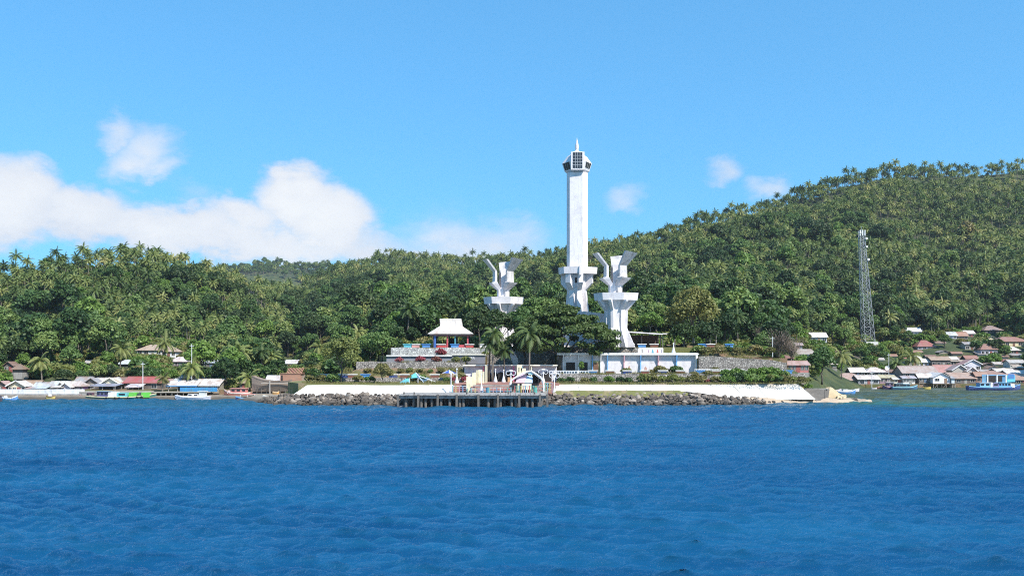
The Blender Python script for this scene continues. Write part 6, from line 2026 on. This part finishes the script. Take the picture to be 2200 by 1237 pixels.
feat(broadleaf('leafy_tree', 175, 9.5, 4.4, 3.0, 16, 1.0, 1.7, 3600, 0.32, M_LEAFD, M_TRUNKD, 0.25), 'dark leafy tree behind the palms below the left tower', 1072, 200, 11.3, 0, (1, 1, .82))
feat(broadleaf('leafy_tree', 178, 9.0, 4.2, 3.0, 16, 1.0, 1.7, 3600, 0.32, M_LEAF, M_TRUNKD, 0.25), 'green leafy tree between the left tower and the big dark tree', 1118, 201, 11.3, 0, (1, 1, .9))
feat(broadleaf('leafy_tree', 181, 6.0, 3.4, 2.0, 14, 0.9, 1.4, 3000, 0.28, M_LEAFD, M_TRUNKD, 0.2), 'dark low tree under the left side of the big dark tree', 1128, 191, 7.4)
# bare grey-brown tree by the stone wall
tb = MB()
rr_ = random.Random(12)
tb.tube([(0, 0, -1), (0.1, 0, 2), (0, 0.1, 4)], [0.22, 0.17, 0.12], 6)
tw = []
for i in range(26):
    a, l, u = rr_.uniform(0, 6.28), rr_.uniform(1.8, 3.8), rr_.uniform(0.5, 1.3)
    st_ = Vector((0, 0, rr_.uniform(1.5, 4)))
    d = Vector((math.cos(a) * math.cos(u), math.sin(a) * math.cos(u), math.sin(u)))
    m1 = st_ + d * l * 0.55 + Vector((rr_.uniform(-.3, .3), rr_.uniform(-.3, .3), 0))
    en = st_ + d * l + Vector((0, 0, 0.4))
    tb.tube([st_, m1, en], [0.08, 0.05, 0.02], 4)
    for _ in range(60):
        q = m1.lerp(en, rr_.random()) + Vector((rr_.gauss(0, 0.5), rr_.gauss(0, 0.5), rr_.gauss(0.2, 0.5)))
        r2 = Vector((rr_.gauss(0, 1), rr_.gauss(0, 1), rr_.gauss(0.6, 1))).normalized()
        s2 = r2.cross(Vector((0.3, 0.2, 1))).normalized() * 0.025
        tw += [q - s2, q + s2, q + r2 * 0.7 + s2, q + r2 * 0.7 - s2]
BARE = Tree('bare_tree', tb, np.array([tuple(v) for v in tw]), M_DRY, M_DRY)
feat(BARE, 'leafless grey-brown tree above the tall stone wall', 1672, 210, 7.0, 0, 1.15)
feat(BARE, 'second leafless tree left of the lilac block house', 1645, 222, 9.0, 2.0, 1.1)
feat(BARE, 'leafless brown tree in front of the tan sheet roof', 1700, 226, 7.0, 4.0, 1.0)

# palms one can point at
cp = lambda s, h, **k: palm('coconut_palm', s, h, **k)
feat(cp(201, 8.8, nfr=20, length=3.3, stn=13, lean=0.4, mat_=M_PALM), 'coconut palm with pale trunk left of the big dark tree', 1058, 185.5, 4.1, 0, (1, 1, 1.14))
feat(cp(203, 8.6, nfr=22, length=4.0, stn=13, lean=0.3, droop=1.25), 'coconut palm with hanging dry fronds in front of the big dark tree', 1137, 184.5, 4.1, 0.5, (1.05, 1.05, 1.16))
feat(cp(205, 6.6, nfr=16, length=3.0, stn=11, lean=0.2, bark=M_TRUNKD), 'small dark trunked palm between the two tall palms', 1084, 186.2, 4.1)
feat(cp(207, 8.2, nfr=18, length=3.2, stn=11, lean=0.9, bark=M_TRUNKD), 'leaning dark trunked palm beside the sign wall', 1050, 187.0, 4.1, 2.0)
feat(cp(209, 5.0, nfr=18, length=4.0, stn=12, lean=0.3, droop=1.2), 'coconut palm behind the white jetty porch', 415, 202.5, 1.8)
feat(cp(211, 3.2, nfr=16, length=3.4, stn=12, lean=0.3, mat_=M_LEAFY, droop=1.1), 'young yellow-green palm at the boatyard', 537, 199.0, 1.4)
feat(cp(213, 3.0, nfr=12, length=2.0, stn=9, lean=0.2, mat_=M_LEAFO, droop=1.0), 'small dry palm on the quay beside the blue porch', 349, 197.5, 1.6)
gz = lambda px, Y: float(ground(X(px, Y), Y))
for px, Y, h, ln, lab in ((1925, 300, 3.4, 5.4, 'wide yellow-green palm crown left of the dark red hipped house'), (1962, 300, 6.0, 5.0, 'tall drooping palm beside the dark red hipped house'),
                          (1808, 268, 7.0, 4.4, 'tall palm right of the white flat roof on the right slope'), (1765, 250, 4.5, 4.2, 'palm in front of the tan sheet roof'),
                          (1650, 300, 8.5, 4.6, 'palm on the right slope above the bare trees'), (1586, 330, 8, 4.6, 'palm on the slope above the olive-brown tree'),
                          (573, 262, 6.5, 4.4, 'star shaped palm on the slope above the boatyard'), (688, 268, 7.5, 4.4, 'palm on the slope above the airy yellow-green tree'),
                          (767, 300, 8.5, 4.4, 'tall palm above the red roofed cottage'), (813, 290, 6.5, 4.4, 'palm right above the red roofed cottage'),
                          (352, 262, 7, 4.2, 'pale palm crown above the tan tiled houses'), (132, 262, 9, 4.6, 'large yellowish palm on the left slope near the shore'),
                          (176, 246, 8, 4.8, 'large drooping palm low on the left slope'), (60, 250, 8, 4.6, 'pale palm low on the left slope by the picture edge'),
                          (258, 232, 6, 3.8, 'slim palm left of the tan tiled house'), (90, 215, 5, 3.6, 'young palm just behind the left village')):
    feat(cp(230 + px % 97, h, nfr=22, length=ln, stn=12, lean=0.6, mat_=M_PALM if px % 2 else M_LEAFY, droop=1.1), lab, px, Y, gz(px, Y), px * 0.7)

for i in range(16):
    px = 20 + i * 38 + random.uniform(-8, 8)
    k_ = (i * 3) % 10
    sc_b = random.uniform(0.40, 0.56)
    feat(BROADS[k_], f'leafy bush behind the left shore roofs, {ordw(i)} from the left', px, 217 + random.uniform(-1.5, 3), 1.6, random.uniform(0, 6), (sc_b * 1.25, sc_b * 1.2, sc_b), 'bush', 'leafy_bush', 'bushes behind the left shore roofs')
for i, (px, py) in enumerate(((1850, 778), (1874, 770), (1896, 764), (1942, 752), (2030, 748), (2098, 758), (2140, 760), (2160, 768))):
    Yb = solve_Y(px, py, 300)
    sc_b = random.uniform(0.42, 0.62)
    feat(BROADS[(i * 3 + 1) % 10], f'leafy bush between the right slope houses, {ordw(i)} from the left', px, Yb, float(ground(X(px, Yb), Yb)) - 0.8, random.uniform(0, 6), (sc_b * 1.3, sc_b * 1.2, sc_b), 'bush', 'leafy_bush', 'bushes between the right slope houses')

# ---- shrubs and flowers
SHRUB = [broadleaf('shrub', 300 + i, 1.35, 1.35, 0.55, 13, 0.3, 0.55, 900, 0.17, m_, M_TRUNKD, 0.05, nlimb=3, trunk_h=0.4) for i, m_ in enumerate((M_LEAFB, M_LEAF, M_LEAFO, M_LEAFY, M_FLOWER))]


def shrubs(items, Y, z, where, group):
    nm = {0: 'bright green', 1: 'green', 2: 'olive', 3: 'yellow-green', 4: 'pink flowering'}
    cnt, tot = {}, {}
    for it in items:
        tot[it[1]] = tot.get(it[1], 0) + 1
    for it in items:
        px, k, sc = it[:3]
        dy = it[3] if len(it) > 3 else 0
        c_ = cnt.get(k, 0)
        cnt[k] = c_ + 1
        lab = f'{nm[k]} shrub {where}' + (f', {ordw(c_)} such from left' if tot[k] > 1 else '')
        feat(SHRUB[k], lab, px, Y + dy, z, random.uniform(0, 6), (sc * random.uniform(0.95, 1.15), sc, sc * random.uniform(0.8, 1.05)), 'shrub', 'flower_bush' if k == 4 else 'shrub', group)


shrubs([(1207, 1, .7), (1225, 1, .8), (1256, 2, .8), (1275, 1, .7), (1309, 0, .9), (1333, 1, .8), (1350, 1, .7), (1384, 3, 1.3), (1397, 2, 1.2), (1421, 3, 1.0), (1444, 3, 1.1), (1462, 3, .9),
        (1484, 2, 1.0), (1505, 2, 1.0), (1521, 4, .6), (1537, 2, 1.0), (1553, 1, .9), (1572, 0, 1.1), (1589, 1, 1.2), (1604, 0, 1.3), (1621, 1, 1.2), (1638, 0, 1.3), (1655, 0, 1.4), (1671, 1, 1.2),
        (1686, 2, 1.1), (1703, 3, 1.0), (1722, 2, .9), (1738, 3, .8)], 179.0, 4.0, 'on the bank above the right seawall', 'shrubs above the right seawall')
shrubs([(1560, 0, 1.2), (1580, 0, 1.3), (1598, 1, 1.2), (1618, 0, 1.4), (1640, 0, 1.5), (1662, 0, 1.5), (1682, 1, 1.2), (1520, 2, 1.0), (1492, 2, .9), (1602, 4, .5, -2.3), (1655, 3, .6, -4.6)], 181.6, 4.9, 'along the right promenade edge', 'shrubs along the promenade edge')
shrubs([(858, 4, .75), (903, 4, .85), (937, 4, .95), (979, 3, .8), (1000, 3, .9)], 191.6, 8.1, 'on the flower terrace below the pavilion', 'bushes on the flower terrace')
shrubs([(947, 4, 1.0), (1043, 3, .7)], 195.8, 9.55, 'below the pavilion wall', 'bushes below the pavilion wall')
shrubs([(990, 2, 1.2), (1000, 4, .8, -2), (975, 4, .7, -3), (960, 1, .7, -4), (905, 1, .9, -4), (884, 2, .8, -5), (795, 1, .9, -4), (770, 2, 1.0, -3), (715, 1, 1.1, -5), (690, 2, 1.0, -4), (665, 2, .9, -4)], 183.5, 4.2, 'on the left grass terrace', 'shrubs on the left terrace')
shrubs([(1418, 2, 1.1), (1345, 3, .9), (1452, 1, 1.2, 0.6), (1400, 2, .7), (1428, 2, .6)], 187.6, 5.7, 'against the mural wall', 'shrubs against the mural wall')
shrubs([(1537, 2, .9), (1616, 1, .8), (1500, 3, .6)], 187.0, 5.7, 'at the foot of the tall stone wall', 'shrubs below the stone wall')
shrubs([(1545, 2, 1.2, 2), (1562, 1, 1.1, 6), (1584, 2, 1.0, 3), (1600, 3, .9, 8), (1622, 2, 1.3, 5), (1640, 0, 1.2, 9), (1655, 2, 1.0, 2), (1503, 1, 1.3, 4), (1520, 2, 1.0, 1), (1612, 1, 1.4, 13), (1575, 1, 1.5, 14), (1540, 2, 1.4, 12)], 190.0, 10.0, 'on the earth above the tall stone wall', 'shrubs on the earth mound')
shrubs([(790, 2, .8), (812, 1, .7), (835, 3, .7), (861, 2, .6), (880, 3, .7), (902, 2, .6), (925, 1, .5), (948, 2, .7), (968, 3, .6)], 187.5, 5.9, 'on the bank under the stone wall', 'shrubs on the earth bank')
for i in range(12):
    xx_, yy_ = 59.3 + 5.8 * random.random(), 185 + 2.6 * i + random.uniform(-1, 1)
    kq = (i * 5) % 4
    e_ = SHRUB[kq].place(f'shrub on the grass bank behind the drain outlet, {ordw(i)} from the front', (xx_, yy_, 3.9 - (xx_ - 58.5) * 0.80), random.uniform(0, 6), (1.3, 1.3, 1.2), 'shrubs on the right bank', 'shrub', 'shrub')
CON = broadleaf('conifer', 340, 2.4, 0.7, 1.0, 7, 0.3, 0.45, 800, 0.13, M_LEAFB, M_TRUNKD, 0.06, nlimb=2, trunk_h=0.8)
feat(CON, 'small pointed green conifer beside the blue bench', 1249, 182.6, 5.7, 0, (1, 1, 1.05))
b_ = feat(SHRUB[3], 'yellow-green bush growing on the tall tower platform', 1207, 204.4, Z(577, 205), 0, 0.8, 'shrub', 'shrub')
feat(SHRUB[2], 'dry bush growing on the right side of the tall tower platform', 1273, 204.0, Z(574, 205), 0, 0.55, 'shrub', 'shrub')

# grass verge on the seawall top and rubble (nobody could count it)
gr = np.random.default_rng(8)
n_ = 16000
gx_ = gr.uniform(-42, 59, n_)
gy_ = 176.8 + 4.2 * gr.random(n_)
sel = ~((gx_ > -11.8) & (gx_ < 9.0))
gx_, gy_ = gx_[sel], gy_[sel]
n_ = len(gx_)
a_ = gr.uniform(0, 6.28, n_)
hgt = gr.uniform(0.18, 0.5, n_) * (0.5 + vnoise(gx_ / 3, gy_ / 3, 2))
bx_, by_ = np.cos(a_) * 0.06, np.sin(a_) * 0.06
base = np.stack([gx_, gy_, np.full(n_, 3.98)], 1)
V = np.stack([base - np.stack([bx_, by_, 0 * bx_], 1), base + np.stack([bx_, by_, 0 * bx_], 1), base + np.stack([by_ * 2, bx_ * 2, hgt], 1)], 1).reshape(-1, 3)
for (x0_, x1_, y0_, y1_, zf_, nn_) in ((-38, -10.5, 184, 190, lambda x, y: 4.75 + np.clip((y - 184.6) / 4.6, 0, 1) * 2.0, 5000), (40, 57, 189, 206, lambda x, y: 8.95 + np.clip((y - 190) / 12, 0, 1) * 3.2 * np.clip((56 - x) / 9, 0, 1), 6000), (-33, -11, 190.8, 192.6, lambda x, y: 8.1 + 0 * x, 1500), (10, 57, 181.5, 183, lambda x, y: 5.7 + 0 * x, 3500)):
    tx_, ty_ = gr.uniform(x0_, x1_, nn_), gr.uniform(y0_, y1_, nn_)
    kk_ = vnoise(tx_ / 2.5, ty_ / 2.5, 61) > 0.42
    tx_, ty_ = tx_[kk_], ty_[kk_]
    aa_ = gr.uniform(0, 6.28, len(tx_))
    bs_ = np.stack([tx_, ty_, zf_(tx_, ty_) - 0.05], 1)
    sdv = np.stack([np.cos(aa_) * 0.07, np.sin(aa_) * 0.07, 0 * aa_], 1)
    V = np.concatenate([V, np.stack([bs_ - sdv, bs_ + sdv, bs_ + np.stack([sdv[:, 1] * 2, sdv[:, 0] * 2, gr.uniform(0.2, 0.6, len(tx_))], 1)], 1).reshape(-1, 3)])
go = bpy.data.objects.new('grass', np_mesh('grass', V, np.arange(len(V)).reshape(-1, 3), [M_LEAFO]))
COL.objects.link(go)
tag(go, 'dry grass on the bank above the seawall', 'grass', kind='stuff')

# ------------------------------------------------------------------ the wooded hills
def block_z(x, y):
    z = np.full(np.shape(x), -9.0)
    for x0_, x1_, y0_, zz_ in ((-44, -10, 183, 4.9), (-36, -10, 191, 8.1), (-31, -5.8, 194, 9.55), (-29, 40, 198, 11.4), (39.4, 55, 189, 9.0), (9.6, 57, 182, 5.7), (-46, 56, 177, 4.0)):
        z = np.where((x > x0_) & (x < x1_) & (y > y0_) & (y < 231), np.maximum(z, zz_), z)
    return z


fr_ = np.random.default_rng(21)
cx_, cy_ = [], []
for y in np.arange(204, 930, 4.0):
    st_ = 4.1 if y < 420 else 4.5
    xx = np.arange(-0.66 * y, 0.66 * y, st_)
    cx_.append(xx + fr_.uniform(-2.0, 2.0, len(xx)))
    cy_.append(y + fr_.uniform(-2.0, 2.0, len(xx)))
cx_, cy_ = np.concatenate(cx_), np.concatenate(cy_)
cpx = 1100 + F * cx_ / cy_
sd_ = np.interp(cpx, T_PX, T_SD)
rd_ = np.interp(cpx, T_PX, T_RD)
w_ = (cy_ - sd_) / (rd_ - sd_)
ok = (w_ > 0.012) & (w_ < 1.07) & (cpx > -120) & (cpx < 2320)
ok &= ~((cy_ < 229) & (cx_ > -29) & (cx_ < 50))
ok &= ~((cy_ < 214) & (cx_ > -36) & (cx_ < 64))
cx_, cy_, cpx, w_ = cx_[ok], cy_[ok], cpx[ok], w_[ok]
cz_ = np.maximum(ground(cx_, cy_), block_z(cx_, cy_))
pn = vnoise(cx_ / 38, cy_ / 38, 31) * 0.6 + vnoise(cx_ / 14, cy_ / 14, 32) * 0.4
ppalm = np.clip(-0.04 + 1.25 * w_ + (pn - 0.5) * 2.7, 0.07, 0.93)
ppalm = np.where(w_ > 0.86, 0.92, ppalm)
is_palm = fr_.random(len(cx_)) < ppalm
sc_ = np.where(is_palm, fr_.uniform(0.54, 0.93, len(cx_)), fr_.choice([0.45, 0.6, 0.75, 0.9, 1.1, 1.35], len(cx_), p=[.14, .2, .24, .2, .15, .07]) * fr_.uniform(0.88, 1.12, len(cx_)))
sc_ *= 0.85 + 0.35 * vnoise(cx_ / 30, cy_ / 30, 44)
sc_ *= np.where((w_ > 0.9) & is_palm, fr_.uniform(0.85, 1.18, len(cx_)), 1.0)
sc_ *= np.where((cpx < 560) & is_palm, 0.92, 1.0)
sc_ *= np.where((w_ > 0.72) & ~is_palm, 0.68, 1.0)
gap = vnoise(cx_ / 17, cy_ / 17, 51) * 0.6 + vnoise(cx_ / 7, cy_ / 7, 52) * 0.4
thin = (gap < 0.30) | ((w_ > 0.9) & (fr_.random(len(cx_)) < 0.35))
sc_ *= np.where((cy_ < 235) & ~is_palm, 0.75, 1.0)
kind_ = np.where(is_palm, fr_.integers(0, 5, len(cx_)), fr_.choice([0, 1, 2, 3, 4, 5, 6, 7, 8, 9], len(cx_), p=[.11, .11, .11, .11, .11, .08, .11, .08, .09, .09]))
hh = np.where(is_palm, 13.0, 10.5) * sc_
rad_ = np.where(is_palm, 3.6, 4.2) * sc_
pyt = HZ - (cz_ + hh - CH) * F / cy_
pyb = HZ - (cz_ + hh * 0.25 - CH) * F / cy_
rpx = rad_ * F / cy_
keep = ~thin
for (a, b, t, bs, Yh) in HOUSES + [(1842, 1880, 500, 736, MY), (1842, 1886, 716, 745, MY), (925, 1018, 690, 742, 201), (1034, 1126, 556, 700, 214), (1196, 1372, 300, 745, 205)]:
    lim = bs - 0.30 * (bs - t)
    hit = (cpx + rpx * 0.85 > a) & (cpx - rpx * 0.85 < b) & (cy_ < Yh + 3.5) & (pyt < lim) & (pyb > t - 4)
    inside = (cpx > a - rpx * 0.4) & (cpx < b + rpx * 0.4) & (np.abs(cy_ - Yh - 3) < 6.5) & (Yh > 190)
    keep &= ~(hit | inside)
cx_, cy_, cz_, cpx, w_, is_palm, sc_, kind_, pyt, pyb, rpx, rad_ = (q[keep] for q in (cx_, cy_, cz_, cpx, w_, is_palm, sc_, kind_, pyt, pyb, rpx, rad_))
NT_ = len(cx_)
rot_ = fr_.uniform(0, 6.28, NT_)

# which trees show, nearest first, on a coarse picture grid
order = np.argsort(cy_)
cover = np.zeros((320, 560), bool)
vis = np.zeros(NT_)
for i in order:
    a, b = int((cpx[i] - rpx[i]) / 4), int((cpx[i] + rpx[i]) / 4) + 1
    t, u = int(pyt[i] / 4), int(min(pyb[i], pyt[i] + 2 * rpx[i]) / 4) + 1
    a, b, t, u = max(a, 0), min(b, 550), max(t, 0), min(u, 300)
    if b <= a or u <= t:
        continue
    blk = cover[t:u, a:b]
    vis[i] = (~blk).sum()
    cover[t + (u - t) // 6:u, a + (b - a) // 8:b - (b - a) // 8] = True


LM = ((150, 'above the left end of the village'), (350, 'above the red roofed shore house'), (600, 'above the boatyard'), (830, 'left of the pavilion'), (1040, 'behind the pavilion'),
      (1200, 'behind the left tower'), (1400, 'behind the right tower'), (1600, 'above the olive-brown tree'), (1835, 'left of the lattice mast'), (2010, 'right of the lattice mast'), (9999, 'above the right bay houses'))


def zone(i):
    mark = [n for p, n in LM if cpx[i] < p][0]
    if w_[i] > 0.84:
        return f'on the skyline {mark}'
    return ('on the upper slope ' if w_[i] > 0.4 else 'on the lower slope ') + mark


single = np.zeros(NT_, bool)
for pal in (True, False):
    ids = np.nonzero(is_palm == pal)[0]
    ids = ids[np.argsort(-vis[ids])][:290]
    single[ids] = vis[ids] > 0
for i in np.nonzero(single)[0]:
    t = (PALMS if is_palm[i] else BROADS)[kind_[i]]
    zn = zone(i)
    lab = ('coconut palm ' if is_palm[i] else 'leafy broad tree ') + zn
    t.place(lab, (cx_[i], cy_[i], cz_[i]), rot_[i], (sc_[i],) * 3, ('coconut palms ' if is_palm[i] else 'leafy trees ') + zn)


def mass(name, label, protos, ids, x, y, z, k, s, r):
    me = bpy.data.meshes.new(name)
    n = len(ids)
    me.vertices.add(n)
    me.vertices.foreach_set('co', np.stack([x[ids], y[ids], z[ids]], 1).astype(np.float32).ravel())
    for an, typ, data in (('tree_index', 'INT', k[ids].astype(np.int32)), ('tree_scale', 'FLOAT', s[ids].astype(np.float32)), ('tree_turn', 'FLOAT', r[ids].astype(np.float32))):
        at = me.attributes.new(an, typ, 'POINT')
        at.data.foreach_set('value', data)
    me.update()
    o_ = bpy.data.objects.new(name, me)
    COL.objects.link(o_)
    ng = bpy.data.node_groups.new(name, 'GeometryNodeTree')
    ng.interface.new_socket('Geometry', in_out='INPUT', socket_type='NodeSocketGeometry')
    ng.interface.new_socket('Geometry', in_out='OUTPUT', socket_type='NodeSocketGeometry')
    N = ng.nodes
    gi, go_ = N.new('NodeGroupInput'), N.new('NodeGroupOutput')
    join = N.new('GeometryNodeGeometryToInstance')
    for p in reversed(protos):
        oi = N.new('GeometryNodeObjectInfo')
        oi.inputs['Object'].default_value = p
        ng.links.new(oi.outputs['Geometry'], join.inputs[0])
    iop = N.new('GeometryNodeInstanceOnPoints')
    iop.inputs['Pick Instance'].default_value = True

    def attr(nm, typ):
        q = N.new('GeometryNodeInputNamedAttribute')
        q.data_type = typ
        q.inputs[0].default_value = nm
        return [s_ for s_ in q.outputs if s_.enabled][0]
    ng.links.new(gi.outputs[0], iop.inputs['Points'])
    ng.links.new(join.outputs[0], iop.inputs['Instance'])
    ng.links.new(attr('tree_index', 'INT'), iop.inputs['Instance Index'])
    ng.links.new(attr('tree_scale', 'FLOAT'), iop.inputs['Scale'])
    cmb = N.new('ShaderNodeCombineXYZ')
    ng.links.new(attr('tree_turn', 'FLOAT'), cmb.inputs[2])
    ng.links.new(cmb.outputs[0], iop.inputs['Rotation'])
    ng.links.new(iop.outputs[0], go_.inputs[0])
    md = o_.modifiers.new('trees', 'NODES')
    md.node_group = ng
    return tag(o_, label, 'forest', kind='stuff')


rest_p = np.nonzero(~single & is_palm)[0]
rest_b = np.nonzero(~single & ~is_palm)[0]
mass('palm_forest', 'mass of smaller coconut palms covering the hills', [t.joined() for t in PALMS], rest_p, cx_, cy_, cz_, kind_, sc_, rot_)
mass('broadleaf_forest', 'mass of leafy trees covering the hills', [t.joined() for t in BROADS], rest_b, cx_, cy_, cz_, kind_, sc_, rot_)
# low undergrowth between the trees
ux = fr_.uniform(-1, 1, 16000)
uy = 204 + 270 * fr_.random(16000) ** 1.5
ux = ux * uy * 0.64
upx = 1100 + F * ux / uy
uw = (uy - np.interp(upx, T_PX, T_SD)) / (np.interp(upx, T_PX, T_RD) - np.interp(upx, T_PX, T_SD))
uk = (uw > 0.0) & (uw < 1.0) & ~((uy < 230) & (ux > -29) & (ux < 50)) & ~((uy < 210) & (ux > -36) & (ux < 62))
uz = np.maximum(ground(ux, uy), block_z(ux, uy))
for (a, b, t, bs, Yh) in HOUSES:
    m_px = 1.2 * F / uy
    uk &= ~((upx + m_px > a) & (upx - m_px < b) & (uy < Yh + 2) & (HZ - (uz + 2.6 - CH) * F / uy < bs - 0.22 * (bs - t)) & (HZ - (uz - CH) * F / uy > t))
    uk &= ~((upx + m_px > a) & (upx - m_px < b) & (np.abs(uy - Yh - 3) < 4.6))
ui = np.nonzero(uk)[0]
mass('undergrowth', 'low bushes and scrub between the hillside trees', [t.joined() for t in SHRUB[:4]], ui, ux, uy, uz - 0.3, fr_.choice([0, 0, 1, 2, 3, 3], len(ux)), fr_.uniform(1.0, 2.4, len(ux)), fr_.uniform(0, 6, len(ux)))
# trees on the distant ridge
qx = fr_.uniform(-1050, -280, 1500)
qy = fr_.uniform(1560, 1860, 1500)
mass('far_forest', 'distant bluish trees on the far ridge', [t.joined() for t in PALMS[:2] + BROADS[:4]], np.arange(1500), qx, qy, far_z(qx, qy) - 0.5, fr_.integers(0, 6, 1500), fr_.uniform(0.9, 1.5, 1500), fr_.uniform(0, 6, 1500))

# ------------------------------------------------------------------ air
m_ = bpy.data.materials.new('sea_haze')
m_.use_nodes = True
t = NT(m_.node_tree)
t.n.clear()
out = t.node('ShaderNodeOutputMaterial')
pvn = t.node('ShaderNodeVolumePrincipled')
pvn.inputs['Color'].default_value = (0.80, 0.88, 1.0, 1)
pvn.inputs['Density'].default_value = 0.00007
pvn.inputs['Anisotropy'].default_value = 0.1
t.l.new(pvn.outputs[0], out.inputs['Volume'])
hz = MB().box(-3300, 3300, -80, 2600, -7, 330).build('haze', m_)
tag(hz, 'thin bluish sea haze over the whole bay', None, kind='stuff')
print('TREES', NT_, int(single.sum()))
